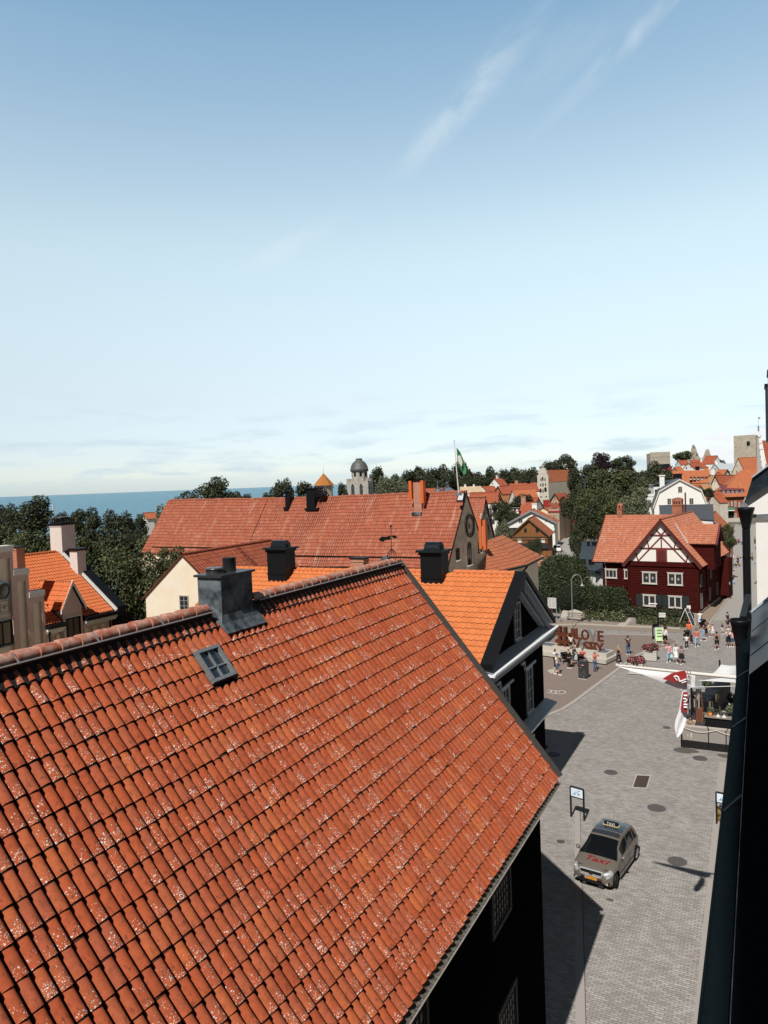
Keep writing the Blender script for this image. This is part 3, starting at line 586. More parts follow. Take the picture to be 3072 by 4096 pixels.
gt.boxc(-.325 + ox, -.31 + ox, -3 + oy, ye - 2 + oy, 13.86, 14.02, 0); gt.boxc(-.32 + ox, -.15 + ox, -3 + oy, ye - 2 + oy, 13.85, 13.87, 0)
gt.tube([(-.165 + ox, y + oy, 14.06 + .006 * sin(y * 5)) for y in np.arange(-3, ye, .5)], .012, 2, 6)
for y in np.arange(6.5, ye - 2, 2.2): gt.bar((-.315 + ox, y + oy, 14.012), (-.18 + ox, y + oy + .35, 14.034), .018, .008, 1)
gt.build('gutter', [SLATE, BLACKM, LEAD], ob)
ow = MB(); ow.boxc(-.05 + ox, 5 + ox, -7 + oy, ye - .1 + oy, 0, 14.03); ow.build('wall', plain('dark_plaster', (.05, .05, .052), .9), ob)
sb_ = MB(); sb_.boxc(.10 + ox, 6 + ox, -7 + oy, -.6 + oy, 13, 29.5); sb_.build('unseen_shade_block', plain('shade_block_finish', (.03, .032, .036), .7), ob)  # unseen tall mass, added to keep the near roof in shade
def hopper(par, x, y, z, zb, r=.155):
    h = MB(); h.lathe((x, y, z), [(r * .86, -.01), (r * .95, 0), (r, 0), (r, -.04), (r * .93, -.06), (r * .93, -.075), (r * .9, -.08), (r * .62, -.30), (r * .5, -.40), (r * .5, -.42), (r * .44, -.42)], 0, 28)
    h.lathe((x, y, z), [(r * .86, -.01), (r * .8, -.05), (r * .4, -.28), (0, -.28)], 1, 28)
    o = h.build('hopper_head', [BLACKM, SLATE], par); p = MB(); p.tube([(x, y, z - .4), (x, y, zb)], r * .46, 0, 14)
    for zz in (z - 1.0, z - 3.0):
        p.tube([(x, y, zz), (x, y, zz - .05)], r * .5, 0, 14)
    p.build('downpipe', BLACKM, par); return o
hopper(ob, -.335 + ox, 13.42 + oy, 14.33, .2)
sp = MB(); sp.bar((-.29 + ox, 13.5 + oy, 14.32), (-.23 + ox, 15.3 + oy, 14.42), .1, .10); sp.build('gutter_outlet', BLACKM, ob)
# vertical metal-clad window cheeks standing up from the roof
for i, (px, pt, pb, dd) in enumerate(((3062, 1368, 1960, 6.0), (3053.5, 1491, 1702, 8.6), (3046, 1545, 1770, 11.2))):
    a = AD(px, pt, dd); b = AD(px, pb, dd)
    d_ = empty('metal_clad_dormer', (a[0] + .05, a[1], b[2]), 0, ['tallest dark metal-clad dormer cheek at the right edge', 'middle one of the three metal-clad dormer cheeks', 'lowest of the three metal-clad dormer cheeks, blue-edged'][i], 'dormer', 'metal-clad dormer cheeks at the right edge')
    m_ = MB(); m_.boxc(0, .9, 0, .55, 0, a[2] - b[2]); m_.build('cheek', plain('blue_grey_cladding', (.05, .06, .08), .35, .5), d_)
    m_ = MB(); m_.boxc(-.012, .95, -.02, .6, a[2] - b[2], a[2] - b[2] + .03); m_.build('cap', BLACKM, d_)
# white rendered neighbour further along
wh = empty('white_bay_building', (2.5, 22, 0), 0, 'white rendered building with a boxed white eave and black hopper pipe beyond the dark gutter', 'building')
wx, wy = -2.5, -22.0
def WP(px, py, x): 
    p = AX(px, py, x); return p
w1 = MB()
Z_ = lambda py, y: EYE - y / cos(0) * 0
w1.boxc(-.10 + wx, 5 + wx, 18.26 + wy, 34 + wy, 0, 15.6)
w1.build('wall', WHITE, wh)
# boxed cornice: a white wedge standing proud of the wall, roofed in black metal
yb = 18.2
def onplane(px, py, y):   # point seen at a pixel, on a plane across the street
    d = ray(px, py); return CAM + d * (y / d[1])
A_ = [onplane(*p, yb) for p in ((2979, 2003), (3072, 1940), (3100, 1921), (3100, 2056), (2979, 2056))]
bx = MB(); poly = [(p[0] + wx, p[2]) for p in A_]; bx.prism(poly, yb + wy, yb + 2.8 + wy, 0); bx.build('boxed_eave', WHITE, wh)
B_ = [onplane(*p, yb) for p in ((2958, 2038), (2971, 2004), (2979, 2003), (2991, 2020), (2989, 2038), (2980, 2051))]
bx = MB(); bx.prism([(p[0] + wx, p[2]) for p in B_], yb - .1 + wy, yb + .6 + wy, 0); bx.build('eave_end_cap', plain('pale_lead', (.33, .34, .37), .4, .5, var=.4, scale=10), wh)
C_ = [onplane(*p, yb) for p in ((3010, 1908), (3100, 1842), (3100, 1921), (2979, 2002), (2985, 1990))]
bx = MB(); bx.prism([(p[0] + wx, p[2]) for p in C_], yb - .15 + wy, yb + 2.6 + wy, 0); bx.build('roof_edge', ROOFDK, wh)
e0, e1 = onplane(3008, 1910, yb - .2), onplane(3100, 1842, yb - .2); bx = MB(); bx.tube([e0 + (wx, wy, 0), e1 + (wx, wy, 0)], .02, 0, 8); bx.build('roof_trim', plain('bright_zinc', (.62, .68, .74), .3, .5), wh)
hopper(wh, -.27 + wx, 16.75 + wy, 16.02, .2, .165)
# ================================================================ ground
def gh(x, y):
    """terrain height: flat round the square, falling to the sea on the left, rising to a wooded hill behind"""
    d = hypot(x, y); b = degrees(atan2(x, y))        # bearing clockwise from +Y
    z = 0.0
    f = max(0.0, min(1.0, (-b - 27.0) / 9.0))        # seaward sector
    z -= f * max(0.0, min(1.0, (d - 60) / 200.0)) * 26
    z -= f * max(0.0, min(1.0, (d - 200) / 500.0)) * 30
    g = max(0.0, min(1.0, (b + 13.0) / 12.0))
    t = max(0.0, min(1.0, (d - 265) / 200.0)); z += g * t * t * (3 - 2 * t) * 19
    g2 = max(0.0, min(1.0, (b + 36.0) / 6.0)) * (1 - g); t2 = max(0.0, min(1.0, (d - 300) / 250.0)); z += g2 * t2 * 6
    t3 = max(0.0, min(1.0, (d - 650) / 1200.0)); z -= t3 * 40 * (1 - f)
    return z
gm, nt, b_ = newmat('ground'); b_.inputs['Roughness'].default_value = .95
tcx = nd(nt, 'ShaderNodeTexCoord'); n1 = nd(nt, 'ShaderNodeTexNoise', {'Vector': tcx.outputs['Object'], 'Scale': .05, 'Detail': 8}); n2 = nd(nt, 'ShaderNodeTexNoise', {'Vector': tcx.outputs['Object'], 'Scale': 1.5, 'Detail': 6})
cg = mixc_(nt, mth(nt, 'MULTIPLY', mth(nt, 'SUBTRACT', n1.outputs['Fac'], .42), 8, clamp=True), (.05, .06, .03), (.16, .14, .11)); k_ = mth(nt, 'ADD', n2.outputs['Fac'], .5)
nt.links.new(mixc_(nt, 1.0, cg, nd(nt, 'ShaderNodeCombineColor', {0: k_, 1: k_, 2: k_}).outputs[0], 'MULTIPLY'), b_.inputs['Base Color'])
rad = np.concatenate([[0, 20, 40, 60], np.arange(80, 700, 20), np.geomspace(720, 3000, 12)]); ang = np.radians(np.arange(-180, 181, 4))
g0 = MB(); g0.grid([[(r * sin(a), r * cos(a), gh(r * sin(a), r * cos(a)) - .05) for a in ang] for r in rad], 0, True, flip=False)
tag(g0.build('ground', gm), kind='structure')
# sea
sm, nt, b_ = newmat('sea_water'); b_.inputs['Base Color'].default_value = (.06, .18, .26, 1); b_.inputs['Roughness'].default_value = .35; b_.inputs['Specular IOR Level'].default_value = .25
tcx = nd(nt, 'ShaderNodeTexCoord'); n1 = nd(nt, 'ShaderNodeTexNoise', {'Vector': tcx.outputs['Object'], 'Scale': .03, 'Detail': 8, 'Roughness': .65}); n2 = nd(nt, 'ShaderNodeTexNoise', {'Vector': nd(nt, 'ShaderNodeMapping', {'Vector': tcx.outputs['Object'], 'Scale': (.0012, .0012, 1)}).outputs[0], 'Scale': 1, 'Detail': 4})
bp = nd(nt, 'ShaderNodeBump', {'Height': n1.outputs['Fac'], 'Strength': 1, 'Distance': 9.0}); nt.links.new(bp.outputs[0], b_.inputs['Normal'])
nt.links.new(mixc_(nt, n2.outputs['Fac'], (.06, .19, .27), (.10, .26, .36)), b_.inputs['Base Color'])
s0 = MB(); rs_ = [30, 300, 1200, 5000, 20000, 90000]; s0.grid([[(r * sin(a), r * cos(a), -20.0) for a in ang] for r in rs_], 0, True)
tag(s0.build('sea', sm), kind='structure')
# paving
COB = brickmat('grey_setts', (0.275, 0.257, 0.242), (0.40, 0.376, 0.355), (0.18, 0.165, 0.15), .25, .105, bump=.016, var=.3, msz=.009, axis='XY', dirt=.45, dirtcol=(.20, .18, .165))
PLZ = plain('brown_paving', (0.20, 0.158, 0.138), .9, var=.18, scale=3.5, detail=10, bump=.006, bscale=30, col2=(0.23, 0.185, 0.162))
ASPH = plain('far_street_asphalt', (0.32, 0.305, 0.285), .9, var=.10, scale=1.2, detail=8)
KERB = plain('kerb_stone', (0.36, 0.33, 0.30), .85, var=.2, scale=5); CURBPALE = plain('pale_kerb', (0.42, 0.39, 0.35), .85, var=.2, scale=5)
st = MB(); st.face([(-12, -8, .004), (1, -8, .004), (1, 92, .004), (-26, 92, .004), (-26, 45, .004), (-12, 45, .004)])
tag(st.build('street', COB), kind='structure')
sl2 = MB(); sl2.face([(-7.2, 90, .008), (1.5, 90, .008), (3.0, 140, .008), (4, 250, .008), (-7, 250, .008), (-6.5, 190, .008), (-6.0, 150, .008), (-4.4, 118, .008)]); tag(sl2.build('side_street', ASPH), kind='structure')
r2 = MB(); a1 = [G(2215, 2245), G(2330, 2245), G(2318, 2175), G(2296, 2130), G(2262, 2130), G(2235, 2185)]; r2.face([(p[0], p[1], .006) for p in a1]); r2.face([(-60, 128, .003), (-8, 118, .003), (-8, 152, .003), (-60, 160, .003)]); tag(r2.build('lane', ASPH), kind='structure')
kp = [G(*p) for p in ((2150, 2880), (2195, 2860), (2250, 2838), (2300, 2806), (2350, 2768), (2420, 2716), (2480, 2672), (2540, 2626), (2570, 2612), (2640, 2596), (2692, 2584), (2712, 2572), (2700, 2560), (2664, 2548), (2600, 2541), (2500, 2539), (2400, 2538), (2300, 2536), (2190, 2533), (2140, 2531))]
pz = MB(); pl = [(p[0], p[1], .012) for p in kp] + [(-30, 70, .012), (-30, 47, .012)]; pz.face(pl[::-1]); tag(pz.build('plaza', PLZ), kind='structure')
kb = MB()
for a, b in zip(kp[:-1], kp[1:]):
    w_ = .30 if a[1] < 77 and b[0] > a[0] - .5 and a[1] < 76.5 else .12
    kb.bar((a[0], a[1], .03), (b[0], b[1], .03), w_, .05)
tag(kb.build('kerb', KERB), kind='structure')
gs = MB(); e_ = [G(*p) for p in ((2130, 2515), (2300, 2512), (2700, 2532), (2790, 2520), (2805, 2500), (2640, 2492), (2440, 2488), (2130, 2478))]
gs.face([(p[0], p[1], .014) for p in e_][::-1]); tag(gs.build('gravel_strip', plain('gravel', (.25, .205, .165), .95, var=.35, scale=9, detail=10)), kind='structure')
gs = MB(); e_ = [G(*p) for p in ((2790, 2520), (2840, 2480), (2925, 2385), (2900, 2355), (2780, 2462))]
gs.face([(p[0], p[1], .018) for p in e_]); tag(gs.build('dirt_verge', plain('dirt', (.26, .20, .15), .95, var=.6, scale=6, detail=10)), kind='structure')
pk = MB(); e_ = [G(*p) for p in ((2840, 2493), (2918, 2388), (2934, 2330), (2936, 2290))]
for a, b in zip(e_[:-1], e_[1:]): pk.bar((a[0], a[1], .04), (b[0], b[1], .04), .16, .09)
tag(pk.build('side_kerb', KERB), kind='structure')
# smooth slab strip in the street, and edge channel by the right-hand wall
S4 = [G(*q_) for q_ in ((2299, 3240), (2320, 3240), (2344, 4096), (2302, 4096))]; S5 = S4[2] + (S4[2] - S4[1]) * .3; S6 = S4[3] + (S4[3] - S4[0]) * .3; ss = MB(); ss.face([(q_[0], q_[1], .009) for q_ in (S4[0], S6, S5, S4[1])]); tag(ss.build('slab_strip', plain('granite_slab', (.335, .305, .285), .9, var=.12, scale=4)), kind='structure')
sg = MB(); sg.bar((S5[0], S5[1], .008), (S4[1][0], S4[1][1], .008), .018, .012); tag(sg.build('slab_joint', DARKPT), kind='structure')
ss = MB(); ss.face([(-1.95, 15, .009), (-.05, 15, .009), (-.05, 46, .009), (-2.35, 46, .009)]); tag(ss.build('pavement', plain('pink_setts', (.33, .30, .275), .9, var=.2, scale=7, bump=.01, bscale=12)), kind='structure')
for i_, (px_, py_, r_) in enumerate(((2745, 3002, .55), (2905, 3024, .4), (2440, 3600, .12), (2640, 2700, .5))):
    q_ = G(px_, py_); rr_ = random.Random(i_); m_ = MB(); m_.face([(q_[0] + r_ * (1 + .5 * rr_.random()) * cos(t), q_[1] + r_ * (.6 + .5 * rr_.random()) * sin(t), .010) for t in np.linspace(0, 2 * pi, 15)[:-1]]); tag(m_.build('stain', plain('damp_stain', (.10, .09, .08), .8, var=.5, scale=8)), kind='structure')
IRON = plain('cast_iron', (0.11, 0.10, 0.097), .7, .2, var=.4, scale=30, bump=.006, bscale=60)
mh = [((2800, 3034), .40, 'manhole cover near the cafe deck corner'), ((2667, 2911), .24, 'small manhole cover in the middle of the street'), ((2443, 3090), .36, 'manhole cover left of the drain grate'), ((2626, 3233), .44, 'round patterned manhole cover behind the taxi'), ((2709, 3446), .40, 'manhole cover to the right of the taxi'), ((2243, 3367), .18, 'small rusty manhole cover by the dark house'), ((2213, 3018), .40, 'manhole cover in the shade of the black gable')]
for (p, r, lb) in mh:
    q = G(*p); e = MB(); e.lathe((0, 0, 0), [(0, .014), (r * .86, .014), (r * .86, .008), (r * .9, .008), (r * .9, .018), (r, .018), (r, 0)], 0, 36, False)
    for k in range(3): e.lathe((0, 0, 0), [(r * (.22 + .2 * k), .014), (r * (.22 + .2 * k), .022), (r * (.28 + .2 * k), .022), (r * (.28 + .2 * k), .014)], 0, 28, False)
    for k in range(8): e.box((r * .5 * cos(k * pi / 4), r * .5 * sin(k * pi / 4), .018), (r * .7, .025, .01), 0, rz=k * pi / 4)
    o = e.build('manhole_cover', IRON, None, lb, (q[0], q[1], .004)); tag(o, lb, 'manhole cover', 'manhole covers in the street')
q = G(2566, 3128); e = MB(); P4 = [G(*p) - q for p in ((2545, 3098), (2605, 3101), (2588, 3157), (2526, 3153))]
e.face([(p[0], p[1], .012) for p in P4][::-1], 0); P5 = [p * .84 for p in P4]; e.face([(p[0], p[1], .018) for p in P5][::-1], 1)
a, b_1, c_1, d_1 = P5
for t in np.linspace(.03, .97, 20):
    s_, e__ = a + (d_1 - a) * t, b_1 + (c_1 - b_1) * t; e.bar((s_[0], s_[1], .025), (e__[0], e__[1], .025), .02, .012, 1)
o = e.build('drain_grate', [CURBPALE, plain('rusty_grate', (.10, .07, .06), .7, .4, var=.4, scale=20)], None, None, (q[0], q[1], .004)); tag(o, 'rectangular brown drain grate with a pale border in the middle of the street', 'drain grate')
def tolocal(e_loc, th, P):
    a = radians(th); d = np.array(P, float) - np.array([e_loc[0], e_loc[1], 0]); return np.array([d[0] * cos(a) + d[1] * sin(a), -d[0] * sin(a) + d[1] * cos(a), d[2]])
def onY(px, py, loc, th, yl):      # point of the local plane y = yl
    o = tolocal(loc, th, CAM); d = tolocal((0, 0), th, ray(px, py)); return o + d * ((yl - o[1]) / d[1])
def onX(px, py, loc, th, xl):
    o = tolocal(loc, th, CAM); d = tolocal((0, 0), th, ray(px, py)); return o + d * ((xl - o[0]) / d[0])
def ySize(px0, py0, px1, py1, loc, th, yl):
    a, b = onY(px0, py0, loc, th, yl), onY(px1, py1, loc, th, yl); return (a + b) / 2, abs(b[0] - a[0]), abs(b[2] - a[2])

# ================================================================ beige house with the stepped gable (left)
BEIGE = plain('sand_plaster', (.80, .69, .56), .9, var=.15, scale=1.5); BROWNP = plain('brown_pink_plaster', (.62, .45, .40), .95, var=.25, scale=3, bump=.02, bscale=14); OFFW = plain('offwhite_trim', (.66, .64, .60), .75, var=.2, scale=5)
SX = -43.0; sh = empty('stepped_gable_house', (SX, 30, 0), 0, 'pink-brown house with stepped gable, pointed dormer and bright orange tiles at the left edge', 'house'); lx = lambda x: x - SX; ly = lambda y: y - 30
def sx(px, py, x=SX): p = AX(px, py, x); return (ly(p[1]), p[2])
rm = MB(); hw, hh_ = 5.6, 4.3; sl3 = hypot(hw, hh_); Ds = np.array([hw, 0, -hh_]) / sl3; R0 = (lx(-48.4), ly(20), 12.4)

def cut_(u, s): x = 5.6 * s / sl3 - 48.4; y = 20 + u; return not ((y < 33.5 and x > -43.5) or (34.8 < y < 36.7 and x > -44.2))
tiled(rm, R0, (0, 1, 0), Ds, 19.4, sl3, .22, .35, PRO_S, .028, .9, 0, .003, clipf=cut_)
flatroof(rm, (R0[0], R0[1], 12.37), (0, 1, 0), Ds, 19.4, sl3 * .83, 1, .14); flatroof(rm, (R0[0], ly(36.65), 12.368), (0, 1, 0), Ds, 2.75, sl3, 1, .14); flatroof(rm, (R0[0], ly(33.5), 12.368), (0, 1, 0), Ds, 1.35, sl3, 1, .14); flatroof(rm, (R0[0], R0[1], 12.4), (0, 1, 0), Ds * (-1, 1, 1), 19.4, sl3, 0, .14)
ridgecaps(rm, (R0[0], R0[1], 12.42), (0, 1, 0), 19.4, .12, .36); rm.build('roof', [TILE_STEP, BLACKM], sh)
wb = MB(); wb.prism([(lx(-53.6), 0), (lx(-43.2), 0), (lx(-43.2), 7.9), (lx(-48.4), 12.0), (lx(-53.6), 7.9)], ly(20), ly(39.45), 0); wb.build('wall', BROWNP, sh)
vb = MB(); yv = ly(39.5); vb.prism([(lx(-48.5), 12.62), (lx(-42.7), 8.17), (lx(-42.7), 7.95), (lx(-48.5), 12.40)], yv, yv + .16); vb.build('verge', OFFW, sh)
vb = MB(); vb.prism([(lx(-48.5), 12.75), (lx(-42.7), 8.3), (lx(-42.7), 7.6), (lx(-48.5), 11.9)], yv + .17, yv + .95); vb.build('side_roof_edge', BLACKM, sh)
# the stepped gable stands proud on the facade
gb = MB(); x0 = lx(-43.15); x1 = lx(-42.98); x2 = lx(-42.80)
steps = [(27.6, 31.35, 13.3), (31.35, 32.40, 11.70), (32.40, 33.48, 10.12)]
stepsm = steps + [(26.55, 27.6, 11.7), (25.5, 26.55, 10.12)]
for a, b, z in stepsm: gb.boxc(x0 - .35, x1, ly(a), ly(b), 0, z)
gb.build('stepped_gable', BEIGE, sh)
pl_ = MB()
for a, b, z in stepsm:
    pl_.boxc(x1 + .002, x2, ly(a), ly(a + .22), 0, z); pl_.boxc(x1 + .002, x2, ly(b - .22), ly(b), 0, z); pl_.boxc(x1 + .002, x2 - .003, ly(a + .22), ly(b - .22), z - .42, z)
    pl_.boxc(x1 + .002, x2 - .003, ly(a + .22), ly(b - .22), 0, 6.6)
pl_.build('pilasters', BROWNP, sh)
cp = MB()
for a, b, z in stepsm: cp.boxc(x0 - .4, x2 + .07, ly(a) - .05, ly(b) + .05, z, z + .38)
cp.build('coping', plain('flaking_white_coping', (.62, .60, .56), .9, var=.4, scale=6, col2=(.70, .68, .64)), sh)
p = sx(5, 2362); rw = MB(); rw.tube([(x2 + .03, p[0] + .45 * cos(t), p[1] + .5 * sin(t)) for t in np.linspace(0, 2 * pi, 25)], .07, 0, 6); rw.face([(x2 + .01, p[0] + .43 * cos(t), p[1] + .48 * sin(t)) for t in np.linspace(0, 2 * pi, 25)[:-1]][::-1], 1); rw.build('round_window', [plain('blue_grey_frame', (.08, .13, .16), .5), GLASS], sh)
sd = MB(); p = sx(9, 2425)
for k, q in enumerate((.30, .40)):
    c4 = [(x2 + .01, p[0] - q, p[1] - q * 1.2), (x2 + .01, p[0] + q, p[1] - q * 1.2), (x2 + .01, p[0] + q, p[1] + q * 1.2), (x2 + .01, p[0] - q, p[1] + q * 1.2)]
    for i in range(4): sd.bar(c4[i], c4[(i + 1) % 4], .02, .025, up=(1, 0, 0))
for t in np.linspace(-.3, pi + .3, 8): sd.bar((x2 + .01, p[0], p[1]), (x2 + .01, p[0] + .26 * cos(t), p[1] - .26 * sin(t) + .1), .012, .02, up=(1, 0, 0))
sd.build('sundial', BLACKM, sh)
a, b = sx(-40, 2500), sx(44, 2568); window(sh, (x2, (a[0] + b[0]) / 2, (a[1] + b[1]) / 2), (1, 0), abs(b[0] - a[0]), abs(a[1] - b[1]) * 1.15, BLACKM, (2, 1), .1, .08, sill=(LEAD,), lintel=(OFFW,), pane=glassy('warm_pane', (.10, .075, .045), .15, .5))
# the right-hand part of the facade: cornice, blind niches, dormer
for c0_, c1_ in ((33.5, 34.85), (36.65, 39.5)): cn = MB(); cn.boxc(lx(-43.2), lx(-42.6), ly(c0_), ly(c1_), 7.62, 7.78, 1); cn.boxc(lx(-43.2), lx(-42.75), ly(c0_), ly(c1_), 7.45, 7.62, 1); cn.boxc(lx(-43.0), lx(-42.45), ly(c0_), ly(c1_ + .08), 7.80, 8.06, 0); cn.build('cornice_gutter', [BLACKM, OFFW], sh)
ni = MB()
for y in (34.0, 34.75, 37.1, 37.85, 38.6): ni.boxc(lx(-43.22), lx(-43.17), ly(y) - .2, ly(y) + .2, 6.5, 7.2)
ni.build('blind_niche', BEIGE, sh)
ns = MB()
for y in (34.0, 34.75, 37.1, 37.85, 38.6):
    ns.boxc(lx(-43.2), lx(-43.08), ly(y) - .26, ly(y) + .26, 6.42, 6.49); ns.boxc(lx(-43.2), lx(-43.10), ly(y) - .25, ly(y) - .2, 6.5, 7.2); ns.boxc(lx(-43.2), lx(-43.10), ly(y) + .2, ly(y) + .25, 6.5, 7.2)
ns.build('niche_trim', BROWNP, sh)
dyc = 35.75; dz0 = 8.95; dw = .95
dm = MB(); dm.boxc(lx(-43.15), lx(-42.85), ly(dyc - .8), ly(dyc + .8), 6.0, 8.9); dm.prism([(ly(dyc - .8), 8.9), (ly(dyc + .8), 8.9), (ly(dyc), 10.45)], lx(-44.5), lx(-42.85), ax='x'); dm.boxc(lx(-46), lx(-43.15), ly(dyc - .78), ly(dyc + .78), 7.5, 8.9); do = dm.build('dormer', BROWNP, sh)
dr = MB()
for s in (-1, 1):
    D_ = np.array([0, s * 1.02, -1.85]); Ld = np.linalg.norm(D_); D_ /= Ld
    if s < 0: tiled(dr, (lx(-42.75) - 3.2, ly(dyc), 10.72), (1, 0, 0), D_, 3.2, Ld, .22, .35, PRO_S, .028, .9)
    flatroof(dr, (lx(-42.7) - 4.6, ly(dyc), 10.70), (1, 0, 0), D_, 4.6, Ld, 1, .1)
dr.build('dormer_roof', [TILE_STEP, BLACKM], do)
dv = MB()
for s in (-1, 1): dv.prism([(ly(dyc), 10.82), (ly(dyc + s * 1.06), 8.88), (ly(dyc + s * 1.06), 8.62), (ly(dyc), 10.5)], lx(-42.78), lx(-42.66), ax='x'); 
dv.build('bargeboard', OFFW, do)
window(do, (lx(-42.85), ly(dyc), 7.25), (1, 0), 1.15, 2.0, BLACKM, (2, 1), .1, .08, sill=(OFFW,), lintel=(OFFW,), pane=glassy('warm_pane', (.10, .075, .045), .15, .5))
dp = MB(); dp.tube([(lx(-42.7), ly(33.75), 7.9), (lx(-42.75), ly(33.7), 7.3), (lx(-42.75), ly(33.7), 0)], .07, 0, 8); dp.build('downpipe', BLACKM, sh)
dp = MB(); dp.tube([(lx(-42.6), ly(39.45), 7.9), (lx(-42.95), ly(39.1), 7.4), (lx(-42.95), ly(39.1), 0)], .07, 0, 8); dp.build('downpipe', BLACKM, sh)
PINKW = plain('pinkish_white_plaster', (.66, .60, .56), .9, var=.1, scale=2)
q = tolocal((SX, 30), 0, AD(253, 2190, 58)); co = MB(); co.box((q[0], q[1], 12.0), (1.3, 1.25, 4.6)); co.boxc(q[0] - .68, q[0] + .68, q[1] - .66, q[1] + .66, 14.3, 14.42); co_ = co.build('chimney', PINKW, sh, 'tall whitewashed chimney with an openwork black crown')
cr_ = MB(); cr_.boxc(q[0] - .74, q[0] + .74, q[1] - .72, q[1] + .72, 14.42, 14.56); cr_.boxc(q[0] - .6, q[0] + .6, q[1] - .58, q[1] + .58, 14.56, 14.62); cr_.boxc(q[0] - .7, q[0] + .7, q[1] - .68, q[1] + .68, 14.98, 15.05, 1)
for s in (-1, 1):
    for k in np.linspace(-.62, .62, 6): cr_.tube([(q[0] + k, q[1] + s * .6, 14.6), (q[0] + k, q[1] + s * .6, 15.0)], .03, 0, 5); cr_.tube([(q[0] + s * .64, q[1] + k * .95, 14.6), (q[0] + s * .64, q[1] + k * .95, 15.0)], .03, 0, 5)
cr_.build('crown', [BLACKM, LEAD], co_)
q = tolocal((SX, 30), 0, AD(312, 2240, 56.5)); c2_ = MB(); c2_.box((q[0], q[1], 10.5), (.8, .8, 4.0)); co_ = c2_.build('chimney', PINKW, sh, 'shorter whitewashed chimney with a flat black cap'); c2_ = MB(); c2_.boxc(q[0] - .5, q[0] + .5, q[1] - .5, q[1] + .5, 12.5, 12.66); c2_.build('cap', BLACKM, co_)
BRICK2 = brickmat('orange_brick', (0.46, 0.13, 0.05), (0.55, 0.18, 0.08), (0.40, 0.30, 0.24), .24, .085, msz=.014)
q = tolocal((SX, 30), 0, AD(62, 2200, 50)); chimney(sh, (q[0], q[1]), 1.0, .62, 11, 13.35, BRICK2, BLACKM, pots=0, label='red brick chimney with a dark cap')

# ================================================================ cream house
cl = (-34.93, 38.17); ch_ = house('cream_gable_house', 'cream-rendered house with a plain gable and one small window, left of the metal chimney', 'house', cl, 3, 3.6, 3.1, 11.3, 12.47, -4, CREAM, TILE_FAR, .22, .12, roofth=.1)
c_, w_, h_ = ySize(718, 2381, 757, 2445, cl, 3, .12); window(ch_, c_, (0, -1), w_, h_, plain('grey_sash', (.30, .29, .25), .7), (2, 3), .07, .05, sill=(WHITE,))
la = MB(); 
for k in range(10): pass
D_ = np.array([3.6, 0, -3.1]) / hypot(3.6, 3.1); 
for yy in (6.0, 6.35): la.bar(np.array([0, yy, 12.52]) + D_ * .3, np.array([0, yy, 12.52]) + D_ * 4.2, .03, .04)
for k in np.linspace(.4, 4.1, 11): la.bar(np.array([0, 6.0, 12.54]) + D_ * k, np.array([0, 6.35, 12.54]) + D_ * k, .03, .03)
la.build('roof_ladder', BLACKM, ch_)

# ================================================================ big tiled house with the brown gable and round clock-like ornament
kl = (-21.92, 58.42); KT = 89.15; KZ, KW, KH = 15.73, 4.66, 5.84
BROWNG = plain('brown_gable_plaster', (.78, .60, .45), .95, var=.3, scale=1.2, col2=(.58, .45, .34), bump=.02, bscale=5)
kh = empty('brown_gable_house', (kl[0], kl[1], 0), radians(KT), 'large house with a long weathered red roof and a brown gable with a round ornament', 'house')
rm = MB(); ks = hypot(KW, KH); D_ = np.array([-KW, 0, -KH]) / ks
KL = 33.5; KJ = 20.5
tiled(rm, (0, KJ, KZ), (0, -1, 0), D_, KJ, ks, .235, .36, PRO_S, .03, 1.0, 0, .004)
ks2 = ks - .9
tiled(rm, (0, KL, KZ), (0, -1, 0), D_, KL - KJ, ks2, .235, .36, PRO_S, .03, 1.0, 0, .004)
flatroof(rm, (0, 0, KZ - .03), (0, 1, 0), D_, KJ, ks, 1, .14); flatroof(rm, (0, KJ, KZ - .03), (0, 1, 0), D_, KL - KJ, ks2, 1, .14); flatroof(rm, (0, 0, KZ), (0, 1, 0), D_ * (-1, 1, 1), KL, ks, 0, .14)
ridgecaps(rm, (0, 0, KZ + .02), (0, 1, 0), KL, .13, .40)
rm.v = [(a, b, c - .13 * sin(pi * min(max(b / KL, 0), 1)) ** 2 + .02 * sin(b * 1.3 + a)) for a, b, c in rm.v]; rm.build('roof', [TILE_CLOCK, BLACKM], kh)
sg = MB()
for a, b, s in ((.4, KJ, ks - .75), (KJ + .2, KL - 1.2, ks2 - .6)):
    P_ = np.array([0, 0, KZ]) + D_ * s + (0, 0, .16); sg.bar(P_ + (0, a, 0), P_ + (0, b, 0), .03, .10); 
sg.build('snow_guard', BLACKM, kh)
wb = MB(); ww = KW - .15; wb.prism([(-ww, -6), (ww, -6), (ww, KZ - KH * ww / KW - .2), (0, KZ - .2), (-ww, KZ - KH * ww / KW - .2)], .06, KL - .3); wb.build('wall', BROWNG, kh)
IRONB = BLACKM
def kx(px, py): return onY(px, py, kl, KT, .05)
c_ = kx(1877.5, 2103); om = MB()
for r in (.95, .72): om.tube([(c_[0] + r * cos(t), -.03, c_[2] + r * 1.0 * sin(t)) for t in np.linspace(0, 2 * pi, 33)], .055 if r > .9 else .03, 0, 6)
for t in np.linspace(0, 2 * pi, 13)[:-1]: om.bar((c_[0] + .72 * cos(t), -.03, c_[2] + .72 * sin(t)), (c_[0] + .95 * cos(t), -.03, c_[2] + .95 * sin(t)), .05, .05)
